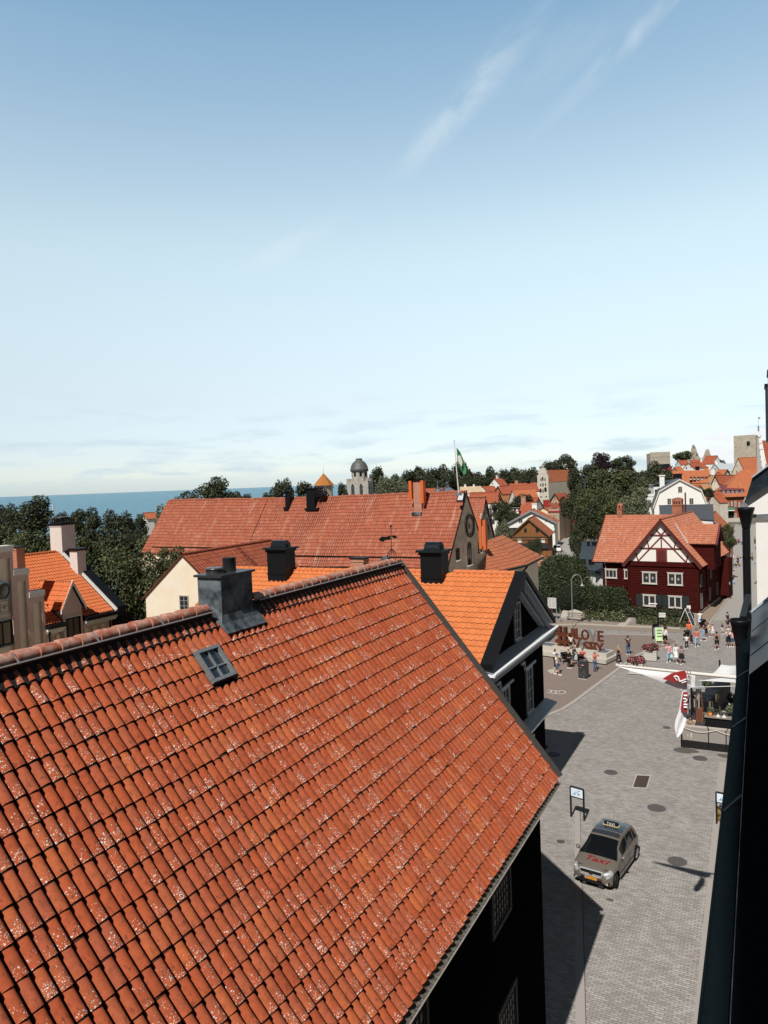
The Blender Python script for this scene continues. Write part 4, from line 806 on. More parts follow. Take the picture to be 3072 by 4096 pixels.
om.bar((c_[0] - 1.1, -.03, c_[2]), (c_[0] + 1.1, -.03, c_[2]), .04, .04); om.box((c_[0], -.03, c_[2]), (.3, .06, .5), 1); om.build('round_ornament', [IRONB, plain('faded_gold', (.45, .33, .2), .6, var=.5, scale=6)], kh)
for (a, b, c, d, arch) in ((1823, 2195, 1838, 2239, False), (1869, 2190, 1886, 2258, True), (1912, 2170, 1926, 2209, False), (1912, 2279, 1926, 2300, False)):
    cc, w_, h_ = ySize(a, b, c, d, kl, KT, .05); window(kh, cc, (0, -1), w_, h_, BLACKM, (2, 3), .06, .04, sill=(WHITE,), arch=1.0 if arch else False)
# brick chimney with two orange boards
q = tolocal(kl, KT, AD(1641, 2030, 61.5)); y_ = q[1]; bc = MB(); bc.box((-.9, y_, 15.4), (.75, .72, 2.9)); co_ = bc.build('chimney', BRICK, kh, 'brick chimney flanked by orange sheet-metal boards')
c9 = MB(); c9.boxc(-1.35, -.45, y_ - .45, y_ + .45, 16.8, 16.9); c9.build('cap', BLACKM, co_)
ORB = plain('orange_sheet', (.62, .13, .03), .6)
for s, zz in ((-1, 14.95), (1, 15.3)):
    c9 = MB(); c9.boxc(-1.5, -1.0, y_ + s * .55 - .13, y_ + s * .55 + .13, zz, 16.85); c9.build('orange_board', ORB, co_)
c9 = MB(); c9.box((-1.15, y_, 14.05), (.9, .9, .25)); c9.build('flashing', LEAD, co_)
q = tolocal(kl, KT, AD(1042, 1995, 66)); y_ = q[1]; c9 = MB(); c9.box((-.5, y_, 15.4), (.5, .5, 1.7)); c9.box((-.5, y_, 16.3), (.75, .75, .08)); c9.box((-.9, y_, 14.7), (.4, .5, .3)); c9.build('chimney', BLACKM, kh, 'small black chimney with a flat cap')
q = tolocal(kl, KT, AD(1170, 1995, 65)); y_ = q[1]; c9 = MB(); c9.box((-.6, y_ + .35, 15.5), (.8, .9, 1.9)); c9.box((-.6, y_ - .6, 16.0), (.9, .9, .06)); c9.box((-.6, y_, 16.5), (1.0, 1.9, .08))
for s in (-1, 1): c9.bar((-.95, y_ + s * .2 - .55, 15.0), (-.95, y_ + s * .2 - .55, 16.5), .05, .05)
c9.box((-.9, y_ + .2, 14.6), (.6, 1.4, .2)); c9.build('chimney', BLACKM, kh, 'wide black chimney with an open metal frame')
q0, q1 = tolocal(kl, KT, AD(1792, 1990, 60)), tolocal(kl, KT, AD(1821, 1990, 60)); sk = MB(); ym = (q0[1] + q1[1]) / 2; Pm = np.array([0, ym, KZ]) + D_ * .7 + (0, 0, .12); Rk = np.stack([np.array([0, 1.0, 0]), D_, np.cross(np.array([0, 1.0, 0]), D_)], 1)
sk.box(Pm, (.62, .85, .12), 0, R=Rk); sk.box(Pm + (0, 0, .03), (.46, .66, .12), 1, R=Rk); sk.build('skylight', [BLACKM, plain('pale_skylight', (.5, .52, .54), .4)], kh)
# flagpole with the green and white flag
q = tolocal(kl, KT, AD(1835, 1975, 60.3)); fp = empty('roof_flagpole', tuple(AD(1835, 1972, 60.3)), 0, 'white flagpole on the ridge of the big tiled house', 'flagpole')
m_ = MB(); m_.tube([(0, 0, -.1), (-.14, 0, 2.2), (-.24, 0, 4.25)], [.055, .045, .03], 0, 8); m_.lathe((-.24, 0, 4.22), [(0, .0), (.07, .03), (.07, .07), (0, .1)], 0, 8); m_.build('pole', WFRAME, fp); m_ = MB(); m_.lathe((0, 0, -.2), [(.28, 0), (.2, .2), (.1, .25), (0, .25)], 0, 12); m_.build('base', LEAD, fp)
GREEN = plain('green_flag', (.06, .22, .09), .8); gp = AD(1835, 1972, 60.3)
fl_ = MB(); rows = []
pxs = [((1826, 1792), (1828, 1792)), ((1826.5, 1800), (1842, 1812)), ((1827, 1815), (1852, 1836)), ((1828, 1830), (1860, 1856)), ((1829, 1845), (1866, 1876)), ((1838, 1868), (1864, 1890)), ((1846, 1885), (1856, 1899))]
for (a, b) in pxs:
    A_, B_ = AD(a[0], a[1], 60.2) - gp, AD(b[0], b[1], 60.2) - gp; rows.append([A_ + (B_ - A_) * t + np.array([sin(YAW), -cos(YAW), 0]) * .12 * sin(t * 7) for t in np.linspace(0, 1, 7)])
fl_.grid(rows, 0, True); w4 = MB(); off = np.array([sin(YAW), -cos(YAW), 0]) * .03
cs = [(1830, 1822), (1842, 1822), (1850, 1848), (1847, 1868), (1836, 1852), (1831, 1838)]
w4.face([AD(*c, 60.0) - gp for c in cs]); fo = fl_.build('flag', GREEN, None, None, tuple(gp)); tag(fo, 'green flag with a white figure hanging from the roof flagpole', 'flag'); w4.build('white_emblem', WFRAME, fo)

# small hipped wing right of the brown gable
pk_ = [G(1951, 2159, 11.1), G(2104, 2258, 8.8), G(1940, 2296, 8.8)]
hw_ = empty('hipped_tile_wing', (pk_[0][0], pk_[0][1], 0), 0, 'low wing with a worn orange hipped roof and black gutter, right of the brown gable', 'house'); L_ = lambda p: (p[0] - pk_[0][0], p[1] - pk_[0][1], p[2])
m_ = MB(); A_, B_, C_ = map(lambda p: np.array(L_(p)), pk_[:3]); U_ = (B_ - C_) / np.linalg.norm(B_ - C_); Nn = np.cross(A_ - C_, U_); Nn /= np.linalg.norm(Nn); Nn = Nn if Nn[2] > 0 else -Nn; Dn = np.cross(U_, Nn); Dn = Dn if Dn[2] < 0 else -Dn
uu = lambda p: (float((p - A_) @ U_), float((p - A_) @ Dn)); Lf = A_ + (-7.0, -1.2, 0); Lb = C_ + (-7.0, -1.2, 0)
m_.face([A_, C_, B_], 0, [uu(A_), uu(C_), uu(B_)]); E_ = A_ + (-.5, 6, 0); F_ = B_ + (-.3, 7, 0)
m_.face([A_, B_, F_, E_], 0, [(0, 0), (3, 3), (9, 3), (7, 0)]); m_.build('roof', TILE_FAR2, hw_)
m_ = MB(); m_.bar(C_ + (0, 0, -.1), B_ + (0, 0, -.1), .35, .16); m_.bar(B_ + (0, 0, -.1), F_ + (0, 0, -.1), .3, .16); m_.tube([B_ + (.1, 0, -.2), B_ + (-.5, .1, -.9), B_ + (-.5, .1, -8)], .09, 0, 8); m_.build('gutter', BLACKM, hw_)
Cw, Bw, Fw = C_ * (.97, .97, 1), B_ * (.93, .93, 1) + (-.2, .3, 0), F_ + (-.5, 0, 0); m_ = MB(); m_.face([Cw + (0, 0, -.2), Bw + (0, 0, -.2), (Bw[0], Bw[1], 0), (Cw[0], Cw[1], 0)][::-1]); m_.face([Bw + (0, 0, -.2), Fw + (0, 0, -.2), (Fw[0], Fw[1], 0), (Bw[0], Bw[1], 0)][::-1]); m_.build('wall', CREAM, hw_)
m_ = MB(); q = L_(AD(1923, 2145, 60)); 
for s in (0, 1): m_.box((q[0] + s * .35, q[1], q[2] + .2 - .1 * s), (.22, .3, 2.4)); 
m_.box((q[0] + .15, q[1] + .1, q[2]), (.5, .3, 1.6), 1); m_.build('chimney', [ORB, BRICK], hw_)
# low pink-tiled shed behind it
q = G(2082, 2240, 4.6); e_ = empty('pink_tile_shed', (q[0], q[1], 0), 0, 'low shed with a faded pink tile roof beside the ivy mound', 'shed'); P_ = [G(2075, 2240, 4.6), G(2184, 2236, 4.6), G(2150, 2330, 2.4), G(2072, 2322, 2.4)]; P_ = [p - (q[0], q[1], 0) for p in P_]
m_ = MB(); m_.face(P_[::-1], 0, [(0, 0), (4.2, 0), (3.6, 3.4), (0, 3.4)][::-1]); m_.build('roof', tilemat('pink_tiles', [(.45, .17, .12), (.55, .25, .18), (.60, .33, .25)], .24, .36, relief=True, streak=.3, pale=(.7, .55, .45), wave=.04), e_)
m_ = MB(); 
for a, b in ((0, 3), (3, 2), (2, 1)): m_.face([P_[a] * (1, 1, 1) - (0, 0, .15), P_[b] - (0, 0, .15), (P_[b][0], P_[b][1], -.5), (P_[a][0], P_[a][1], -.5)])
m_.build('wall', CREAM, e_)

# ================================================================ red timber house
rl = (-10.57, 92.18); RT = -7.17; RZ, RW, RH, RL = 11.22, 4.53, 5.46, 17.6
REDW = plain('falu_red_logs', (.055, .008, .007), .95, var=.5, scale=1.2, spec=.05, stretch=(1, 1, 9), bump=.09, bscale=3, col2=(.07, .012, .010))
REDB = plain('dark_red_board', (.10, .018, .016), .75, var=.15, scale=4); REDF = plain('purple_red_frame', (.16, .035, .04), .8)
rh = empty('red_timber_house', (rl[0], rl[1], 0), radians(RT), 'dark red timber house with a white half-timbered gable facing the square', 'house')
rs = hypot(RW, RH); D_ = np.array([RW, 0, -RH]) / rs; DL = D_ * (-1, 1, 1); rm = MB()
tiled(rm, (0, 0, RZ), (0, 1, 0), D_, RL, rs, .24, .36, PRO_S, .03, 1.0, 0, .006)
flatroof(rm, (0, 0, RZ - .03), (0, 1, 0), D_, RL, rs, 1, .14); flatroof(rm, (0, 0, RZ), (0, 1, 0), DL, RL, rs, 0, .14); ridgecaps(rm, (0, 0, RZ + .02), (0, 1, 0), RL, .13, .4)
rm.build('roof', [TILE_RED, REDB], rh)
ww = 3.95; ze = RZ - RH * ww / RW - .18
wb = MB(); wb.prism([(-ww, .3), (ww, .3), (ww, ze), (0, RZ - .25), (-ww, ze)], .45, RL - .3)
for k in range(13): pass
for x in (-ww, ww):
    wb.boxc(x - .09, x + .09, .30, .62, .3, ze); wb.boxc(x - .09, x + .09, 5.2, 5.4, .3, ze)
wb.build('log_wall', REDW, rh)
m_ = MB(); m_.boxc(-ww - .06, ww + .06, .38, RL - .3, -.2, .32); m_.build('plinth', plain('plinth_stone', (.30, .27, .24), .9, var=.3, scale=4), rh)
# log courses as thin relief
lc = MB()
for k, z in enumerate(np.arange(.55, ze - .2, .30)): lc.boxc(-ww + .1, ww - .1, .415, .45, z, z + .255)
lc.build('log_courses', REDW, rh)
m_ = MB()
for s in (-1, 1): m_.prism([(0, RZ + .08), (s * (RW + .08), RZ - RH - .02), (s * (RW - .20), RZ - RH - .28), (0, RZ - .40)], -.1, .0)
for s in (-1, 1): m_.prism([(0, RZ + .10), (s * (RW + .08), RZ - RH + .0), (s * (RW + .02), RZ - RH - .06), (0, RZ - .02)], -.1, .14)
m_.build('bargeboard', REDB, rh)
# white gable with red framing
gz = 6.22; gy = .40; m_ = MB(); hwz = lambda z: (RZ - .34 - z) * RW / RH
m_.prism([(-hwz(gz), gz), (hwz(gz), gz), (0, RZ - .34)], gy - .02, gy + .1); m_.build('gable_panel', plain('limewash', (.80, .77, .72), .9, var=.04, scale=2), rh)
fm = MB(); yb_ = gy - .055
def bm_(x0, z0, x1, z1, w=.13): fm.bar((x0, yb_, z0), (x1, yb_, z1), .07 if False else w, .09, up=(0, 1, 0)) if False else fm.box(((x0 + x1) / 2, yb_, (z0 + z1) / 2), (hypot(x1 - x0, z1 - z0), .08, w), 0, R=np.array([[cos(atan2(z1 - z0, x1 - x0)), 0, -sin(atan2(z1 - z0, x1 - x0))], [0, 1, 0], [sin(atan2(z1 - z0, x1 - x0)), 0, cos(atan2(z1 - z0, x1 - x0))]]))
zb1, zb2 = 7.78, 9.35
bm_(-hwz(zb1), zb1, hwz(zb1), zb1, .16); bm_(-hwz(zb2), zb2, hwz(zb2), zb2, .15)
bm_(0, zb1, 0, zb2 - .1); 
for s in (-1, 1):
    bm_(0, zb2 - .15, s * 2.75, gz); bm_(s * hwz(zb1) * .82, zb1 + .02, s * hwz(zb1) * .64 * 1.08, zb2 - .75) if False else bm_(s * 1.42, zb1, s * 1.62, zb1 + .85); bm_(s * 2.72, gz, s * 3.0, gz + .95); bm_(0, zb2 + .05, s * .55, zb2 + .62)
fo = fm.build('timber_frame', REDF, rh)
dd = MB(); dd.prism([(-.62, gz), (.62, gz), (.62, 7.75), (-.62, 7.75)], gy - .12, gy - .03); dd.build('hatch_surround', plain('bright_red_board', (.17, .026, .022), .75), rh)
dd = MB(); dd.prism([(-.42, gz + .1), (.42, gz + .1), (.42, 7.15)] + [(.42 * cos(t), 7.15 + .42 * sin(t)) for t in np.linspace(0, pi, 9)[1:-1]] + [(-.42, 7.15)], gy - .16, gy - .12); dd.build('hatch', REDB, rh)
m_ = MB(); m_.boxc(-4.1, 4.1, .30, .46, 5.72, 6.2); m_.boxc(-4.12, 4.12, .26, .46, 5.66, 5.74); m_.build('tie_beam', REDW, rh)
STONEF = plain('pale_window_surround', (.55, .52, .48), .8, var=.08, scale=4); LEADP = glassy('dark_leaded_glass', (.035, .04, .045), .3, .5)
def redwin(a, b, c, d, yl=.45, bars=(2, 1), shut=False, par=None, loc=rl, th=RT):
    cc, w_, h_ = ySize(a, b, c, d, loc, th, yl - .06); o = window(par or rh, cc, (0, -1), w_, h_, STONEF, bars, .13, .10, sill=(STONEF,), lintel=(STONEF,), pane=LEADP, barw=.10 if bars[0] == 2 else .07)
    lb = MB()
    for i in range(1, 9): lb.boxc(cc[0] - w_ / 2 + .18 + (w_ - .36) * i / 9 - .006, cc[0] - w_ / 2 + .18 + (w_ - .36) * i / 9 + .006, cc[1] - .03, cc[1] - .015, cc[2] - h_ / 2 + .17, cc[2] + h_ / 2 - .17)
    for s in (-1, 1):
        if bars[0] == 2 and not shut:
            for k, (dx, dz) in enumerate(((0, .12), (0, -.1), (-.07, .0), (.07, .0))): lb.boxc(cc[0] + s * w_ * .21 + dx - .045, cc[0] + s * w_ * .21 + dx + .045, cc[1] - .04, cc[1] - .02, cc[2] + dz - .05, cc[2] + dz + .05, 1)
    lb.build('leading', [BLACKM, STONEF], o)
    if shut:
        for s in (-1, 1):
            m_ = MB(); xx = cc[0] + s * (w_ / 2 + .43); m_.boxc(xx - .38, xx + .38, cc[1] - .05, cc[1] + .0, cc[2] - h_ / 2 + .0, cc[2] + h_ / 2 + .05)
            for k in np.arange(-.9, .9, .16):
                z0, z1 = cc[2] + k, cc[2] + k + .45
                z0c, z1c = max(z0, cc[2] - h_ / 2 + .03), min(z1, cc[2] + h_ / 2)
                if z1c > z0c: m_.bar((xx - .36 * s + (z0c - z0) / .45 * .72 * s, cc[1] - .055, z0c), (xx - .36 * s + (z1c - z0) / .45 * .72 * s, cc[1] - .055, z1c), .02, .02)
            m_.build('shutter', plain('green_black_shutter', (.025, .032, .033), .6), rh)
for (a, b, c, d) in ((2569, 2287, 2629, 2336), (2671, 2291, 2732, 2342)): redwin(a, b, c, d)
for (a, b, c, d) in ((2572, 2378, 2624, 2426), (2674, 2383, 2728, 2433)): redwin(a, b, c, d, shut=True)
for y_, z0, z1 in ((2.2, 3.2, 4.6), (8, 3.4, 4.7), (2.2, .6, 2.4), (7.2, .8, 2.4), (12, .8, 2.4)): window(rh, (ww, y_, (z0 + z1) / 2), (1, 0), 1.1, z1 - z0, plain('weathered_frame', (.16, .15, .14), .8), (2, 4), .08, .06, pane=LEADP)
# side wing (ridge parallel to the square)
yw = 3.14; qa = tolocal(rl, RT, G(2439, 2062, 11.25)); wy0 = 2.55; wry = max(6.3, min(qa[1], 8.5)); wh_ = 11.25 - 5.72
xl = qa[0] * 1.0
rm = MB(); dl = hypot(wry - wy0, wh_); Dw = np.array([0, -(wry - wy0), -wh_]) / dl
xe0 = onY(2369, 2236, rl, RT, wy0)[0]
tiled(rm, (xe0, wry, 11.22), (1, 0, 0), Dw, -xe0 + .2, dl, .24, .36, PRO_S, .03, 1.0, 0, .006, clipf=lambda u, s: (xe0 + u) < -(s / dl) * wh_ * RW / RH + .2 or False)
flatroof(rm, (xe0, wry, 11.18), (1, 0, 0), Dw, -xe0 - 3.5, dl, 1, .12); flatroof(rm, (xe0, wry, 11.2), (1, 0, 0), Dw * (1, -1, 1), -xe0, dl, 0, .12)
flatroof(rm, (-3.8, wry, 11.17), (1, 0, 0), Dw, 3.6, dl * .38, 1, .1)
ridgecaps(rm, (xe0, wry, 11.24), (1, 0, 0), -xe0, .12, .4); rm.build('wing_roof', [TILE_RED, REDB], rh)
m_ = MB(); m_.prism([(wry, 11.32), (wy0 - .05, 5.75), (wy0 + .12, 5.5), (wry, 11.0)], xe0 - .1, xe0, ax='x'); m_.build('wing_bargeboard', REDB, rh)
m_ = MB(); xw = -7.85
m_.boxc(xw, -ww + .05, yw, wry * 2 - yw, .3, 5.8); m_.prism([(yw, 5.8), (2 * wry - yw, 5.8), (wry, 10.9)], xw, -3.0, ax='x')
for k, z in enumerate(np.arange(.55, 5.6, .30)): m_.boxc(xw + .1, -ww - .05, yw - .035, yw, z, z + .255)
m_.boxc(xw - .06, xw + .14, yw - .08, yw + .1, .3, 5.8); m_.build('wing_wall', REDW, rh)
m_ = MB(); m_.boxc(xe0, -4.4, wy0 - .05, wy0 + .05, 5.62, 5.74); m_.build('wing_gutter', BLACKM, rh)
m_ = MB(); m_.tube([(xw + .3, wy0, 5.6), (xw + .3, yw - .1, 5.2), (xw + .3, yw - .1, .2)], .05, 0, 6); m_.build('downpipe', WFRAME, rh)
redwin(2421, 2276, 2469, 2313, yw, (3, 1)); redwin(2497, 2278, 2514, 2315, yw, (1, 1))
# chimneys
RC = brickmat('chimney_brick', (0.34, 0.085, 0.05), (0.46, 0.15, 0.08), (0.30, 0.20, 0.15), .24, .085, msz=.014)
q = tolocal(rl, RT, AD(2711, 2040, 99)); m_ = MB(); x_, y_ = q[0], q[1]; m_.box((x_, y_, 11.6), (1.25, .9, 3.2)); m_.box((x_, y_, 12.35), (1.42, 1.06, .12)); m_.box((x_, y_, 12.95), (1.3, .95, .28))
rows = [[(x_ + .62 * cos(t), yy, 13.0 + .34 * sin(t)) for t in np.linspace(0, pi, 9)] for yy in (y_ - .48, y_ + .48)]; m_.grid(rows, 0, True); m_.face([p for p in rows[0]], 0); m_.face([p for p in rows[1]][::-1], 0)
for k in (-.32, 0, .32): m_.boxc(x_ + k - .08, x_ + k + .08, y_ - .465, y_ - .44, 12.5, 12.85, 1)
m_.build('chimney', [RC, BLACKM], rh, 'wide brick chimney with three dark openings and a rounded top')
q = tolocal(rl, RT, AD(2511, 2045, 101)); m_ = MB(); x_, y_ = q[0], wry; m_.box((x_, y_, 11.5), (.62, .62, 2.2)); m_.box((x_, y_, 12.15), (.72, .72, .08)); m_.lathe((x_, y_, 12.6), [(.42, 0), (.38, .16), (.2, .27), (0, .3)], 0, 4); m_.boxc(x_ - .08, x_ + .08, y_ - .33, y_ - .31, 12.25, 12.5, 1); m_.build('chimney', [RC, BLACKM], rh, 'narrow brick chimney on the left wing')
q = tolocal(rl, RT, AD(2770, 2040, 109)); m_ = MB(); m_.tube([(q[0] * .5, RL - .4, 10.8), (q[0] * .5, RL - .4, 13.9)], .10, 0, 8); m_.build('red_pipe', REDB, rh)
# right-hand dormer wing with its own tiles, and the lower lean-to roof behind
cx_ = onX(2820, 2177, rl, RT, 4.4); yE = cx_[1]; yR = yE + 2.6; zE = cx_[2]; zR = zE + 2.2; 
xa, xb = .9, onX(2865, 2177, rl, RT, 0)[0]
xb = onY(2865, 2177, rl, RT, yE)[0]

m_ = MB(); dl = hypot(yR - yE, zR - zE); Dq = np.array([0, -(yR - yE), -(zR - zE)]) / dl
clip = lambda u, s: True
for s_ in (1,):
    tiled(m_, (1.2, yR, zR), (1, 0, 0), Dq, xb - 1.2, dl, .24, .36, PRO_S, .03, 1.0, 0, .006, clipf=lambda u, s: (1.2 + u) > (RZ - (zR - s * (zR - zE) / dl)) * RW / RH - .1)
flatroof(m_, (3.4, yR, zR - .03), (1, 0, 0), Dq, xb - 3.4, dl, 1, .12); flatroof(m_, (2.2, yR, zR), (1, 0, 0), Dq * (1, -1, 1), xb - 2.2, dl, 0, .12); o_ = m_.build('dormer_roof', [TILE_RED, REDB], rh)
m_ = MB(); m_.boxc(3.0, xb - .35, yE + .35, 2 * yR - yE - .35, 5.2, zE + .1); m_.prism([(yE + .35, zE + .1), (2 * yR - yE - .35, zE + .1), (yR, zR - .2)], 3.0, xb - .35, ax='x'); m_.build('dormer_wall', REDW, rh)
m_ = MB()
for s in (-1, 1): m_.prism([(yR, zR + .1), (yR + s * (yR - yE + .05), zE), (yR + s * (yR - yE - .1), zE - .25), (yR, zR - .3)], xb, xb + .1, ax='x')
m_.build('dormer_bargeboard', REDF, rh)
fz = MB(); a_ = np.array([(RZ - zR) * RW / RH, yR - .5, zR + .1]); b__ = np.array([(RZ - zE) * RW / RH + .05, yE - .25, zE + .12]); fz.face([a_, a_ + (0, -.55, .05), b__ + (0, -.3, .0), b__ + (0, .1, .0)]); fz.face([a_ + (0, 0, -.05), a_ + (0, -.55, 0), b__ + (0, -.3, -.05), b__ + (0, .1, -.05)][::-1]); fz.build('white_flashing', WHITE, rh)
P0_, P1_, P2_, P3_ = [tolocal(rl, RT, p) for p in (G(2873, 2172, 6.6), G(2893, 2172, 6.6), G(2921, 2207, 5.0), G(2884, 2224, 5.0))]
m_ = MB(); m_.face([P0_, P3_, P2_, P1_], 0, [(0, 0), (0, 2.4), (2.6, 2.4), (2.6, 0)]); m_.face([p - (0, 0, .12) for p in (P0_, P1_, P2_, P3_)], 1); m_.bar(P3_ - (0, 0, .06), P2_ - (0, 0, .06), .1, .14, 1); m_.bar(P2_, P1_ + (0, 0, .1), .12, .1, 1); m_.build('lean_to_roof', [TILE_FAR2, REDB], rh)
m_ = MB(); m_.box((3.98 + .5, RL - 1.9, 2.7), (1.0, 3.0, 5.0)); m_.build('lean_to_wall', REDW, rh)
# small gable behind (brick in a pointed frame)
q = AD(2829, 2065, 122); e_ = house('small_brick_gable_house', 'small house with a steep tiled gable and brick infill behind the red timber house', 'house', (q[0], q[1]), -10, 3.0 * 1.0, 3.3, 6, AD(2829, 2054, 122)[2], 0, brickmat('infill_brick', (.42, .15, .08), (.5, .22, .13), (.5, .42, .36), .24, .085), TILE_FAR2, .3, .5, verge=(GREYMETAL, .2), roofth=.12)
# ================================================================ the town beyond
def fh(name, label, A, R, L, B, d, th, wall, roof, zb=None, wins=(), group='houses of the old town', ov=.25, og=.2, w=None, h=None, verge=None, cat='house', fm=None, L_=None, chims=(), barz=(2, 2), shift=True):
    P = AD(*A, d); loc = (P[0], P[1]); az = P[2]; xs = []; zs = []
    for q in (R, L):
        if q: o = onY(*q, loc, th, 0); xs.append(o[0]); zs.append(o[2])
    hw = w or max(1.5, float(np.mean(np.abs(xs)))); hh_ = h or max(.8, az - float(np.mean(zs))); 
    Ln = L_ or abs(float(onX(*B, loc, th, 0)[1])); Ln = min(max(Ln, 3.0), 60)
    if zb is None: zb = gh(P[0], P[1]) - 1.5
    zb = min(zb, az - hh_ - 2)
    e = house(name, label, cat, loc, th, hw, hh_, Ln, az, zb, wall, roof, ov, og, roofth=.15, group=group, verge=verge)
    for wr in wins:
        cc, ww_, h2 = ySize(*wr, loc, th, og); window(e, cc, (0, -1), max(ww_, .5), max(h2, .6), fm or WFRAME, barz, .09, .05)
    for (px0, py0, px1, py1, mt) in chims:
        yy = float(onX((px0 + px1) / 2, py1, loc, th, 0)[1]); yy = min(max(yy, .6), Ln - .6); p0 = onX(px0, py0, loc, th, 0); k = (d) / F; wd = (px1 - px0) * k; zt = EYE - 0 ; a_ = onX((px0 + px1) / 2, py0, loc, th, 0); chimney(e, (0, yy), wd, wd, az - 1.0, az + (py1 - py0) * k * .9, mt, mt, 0, capw=.12)
    return e, loc, th
OCH = plain('ochre_plaster', (.50, .22, .10), .9, var=.15, scale=.6); PALEY = plain('pale_yellow_plaster', (.78, .62, .42), .9, var=.08, scale=.6); TANP = plain('tan_plaster', (.52, .28, .15), .9, var=.1, scale=.6); REDM = plain('red_sheet_metal', (.30, .03, .03), .5, var=.2, scale=1); GREYST = brickmat('grey_ashlar', (.40, .37, .33), (.50, .47, .42), (.30, .27, .24), .9, .32, msz=.02, bump=.03); LIME = brickmat('limestone_blocks', (.56, .51, .44), (.68, .63, .55), (.40, .36, .30), .8, .3, msz=.02, bump=.03); RUIN = brickmat('ruin_stone', (.42, .37, .30), (.55, .49, .41), (.28, .24, .2), 1.1, .45, msz=.03, bump=.05)
TIMB = plain('brown_timber', (.16, .062, .020), .8, var=.45, scale=1.2, stretch=(3.5, 3.5, .35), col2=(.26, .11, .035), bump=.04, bscale=4); TIMBD = plain('tarred_boards', (.018, .018, .02), .7); GREYR = plain('grey_sheet_roof', (.085, .09, .10), .55, .2, var=.15, scale=1); PALEM = plain('pale_metal_roof', (.50, .54, .58), .5, .2, var=.2, scale=1)
# gothic gable house behind the flagpole roof
e_, lc, t_ = fh('gothic_gable_house', 'tall narrow house with a grey pointed gable of blind lancets and red tiles', (1943, 1987), (1983, 2062), (1908, 2067), (1870, 1984), 88, 90, plain('grey_render', (.52, .50, .48), .95, var=.15, scale=2, bump=.05, bscale=3), TILE_CLOCK, zb=-2, h=5.6, w=3.4, wins=((1941, 2024, 1947, 2058), (1919, 2084, 1926, 2104), (1967, 2078, 1973, 2098)), fm=GREYST, L_=12)
def lancet(e, lc, th, x0, y0, x1, y1, t=.12):
    a = onY(x0, y1, lc, th, .2); b = onY(x1, y0, lc, th, .2); w = abs(b[0] - a[0]); x = (a[0] + b[0]) / 2; zt = b[2]; zb = a[2]; m = MB()
    m.bar((x - w / 2, .12, zb), (x - w / 2, .12, zt - w), t, t); m.bar((x + w / 2, .12, zb), (x + w / 2, .12, zt - w), t, t); m.bar((x - w / 2, .12, zt - w), (x, .12, zt), t, t); m.bar((x + w / 2, .12, zt - w), (x, .12, zt), t, t); return m.build('lancet_moulding', GREYST, e)
for q in ((1929, 2024, 1935, 2075), (1954, 2020, 1960, 2072), (1920, 2052, 1928, 2110), (1964, 2042, 1973, 2098), (1935, 2068, 1960, 2150), (1940, 2002, 1948, 2030)): lancet(e_, lc, t_, *q)
window(e_, onY(1949, 2137, lc, t_, .2), (0, -1), 1.0, 2.2, BLACKM, (3, 4), .06, .04)
q = AD(1927, 2130, 80); m_ = MB(); m_.boxc(-.5, -.1, -.3, .3, 0, 2.3 + 6); m_.boxc(.25, .55, -.3, .3, 0, 2.6 + 6); m_.boxc(-.1, .25, -.15, .2, 0, 7.6, 1); o = m_.build('chimney_stack', [ORB, BRICK], None, None, (q[0], q[1], q[2] - 8)); tag(o, 'orange sheet-clad chimney stack below the grey gothic gable', 'chimney')
# timber house
tl_, tt = (-43.3, 151.2), 8.7
th_ = house('brown_timber_house', 'brown timber house with a boarded gable, two attic windows and an orange roof', 'house', tl_, tt, 4.3, 3.75, 11, 8.15, -1, TIMB, TILE_FAR2, .45, .5, verge=(plain('weathered_board', (.12, .08, .05), .8), .22), roofth=.18, group='houses of the old town')
m_ = MB(); m_.boxc(-3.9, 3.9, .34, .5, 4.25, 4.4); m_.boxc(-3.9, 3.9, .34, .5, 3.7, 3.8); m_.build('beam', plain('weathered_board', (.12, .08, .05), .8), th_)
m_ = MB(); m_.face([(-4.2, -1.2, 2.0), (4.2, -1.2, 2.0), (3.9, .45, 2.9), (-3.9, .45, 2.9)]); m_.boxc(-4.2, 4.2, -1.25, -1.15, 1.85, 2.0); m_.boxc(-3.95, 3.95, .2, .5, 1.4, 2.9); m_.build('pent_roof', TIMBD, th_)
for (a, b, c, d) in ((2094, 2113, 2109, 2131), (2141, 2113, 2156, 2131)): cc, w_, h_ = ySize(a, b, c, d, tl_, tt, .5); window(th_, cc, (0, -1), w_, h_, plain('weathered_board', (.12, .08, .05), .8), (1, 2), .1, .06, pane=DARKPT)
for (a, b, c, d) in ((2071, 2156, 2086, 2171), (2164, 2155, 2180, 2171)): cc, w_, h_ = ySize(a, b, c, d, tl_, tt, .5); window(th_, cc, (0, -1), w_, h_, WFRAME, (2, 2), .1, .06, pane=plain('pale_curtain', (.6, .62, .66), .6))  # pale panes of one even colour
m_ = MB(); m_.boxc(-2.6, -2.2, 1.0, 1.6, 5, 6.2); m_.face([(-5.4, 1.2, 6.0), (-2.2, 1.2, 7.3), (-2.2, 4.5, 7.3), (-5.4, 4.5, 6.0)]); m_.boxc(-5.0, -3.0, 1.5, 4.2, 4, 6.0, 1); m_.build('black_dormer', [TIMBD, TIMBD], th_)
fe = empty('board_fence', tuple(G(2075, 2233)), radians(8), 'brown board fence in front of the timber house', 'fence'); m_ = MB(); m_.boxc(-.3, 6.9, -.05, .05, 0, 1.55)
for k in np.arange(-.3, 7, 1.4): m_.boxc(k - .06, k + .06, -.12, -.05, 0, 1.6)
m_.build('board_panel', TIMB, fe)
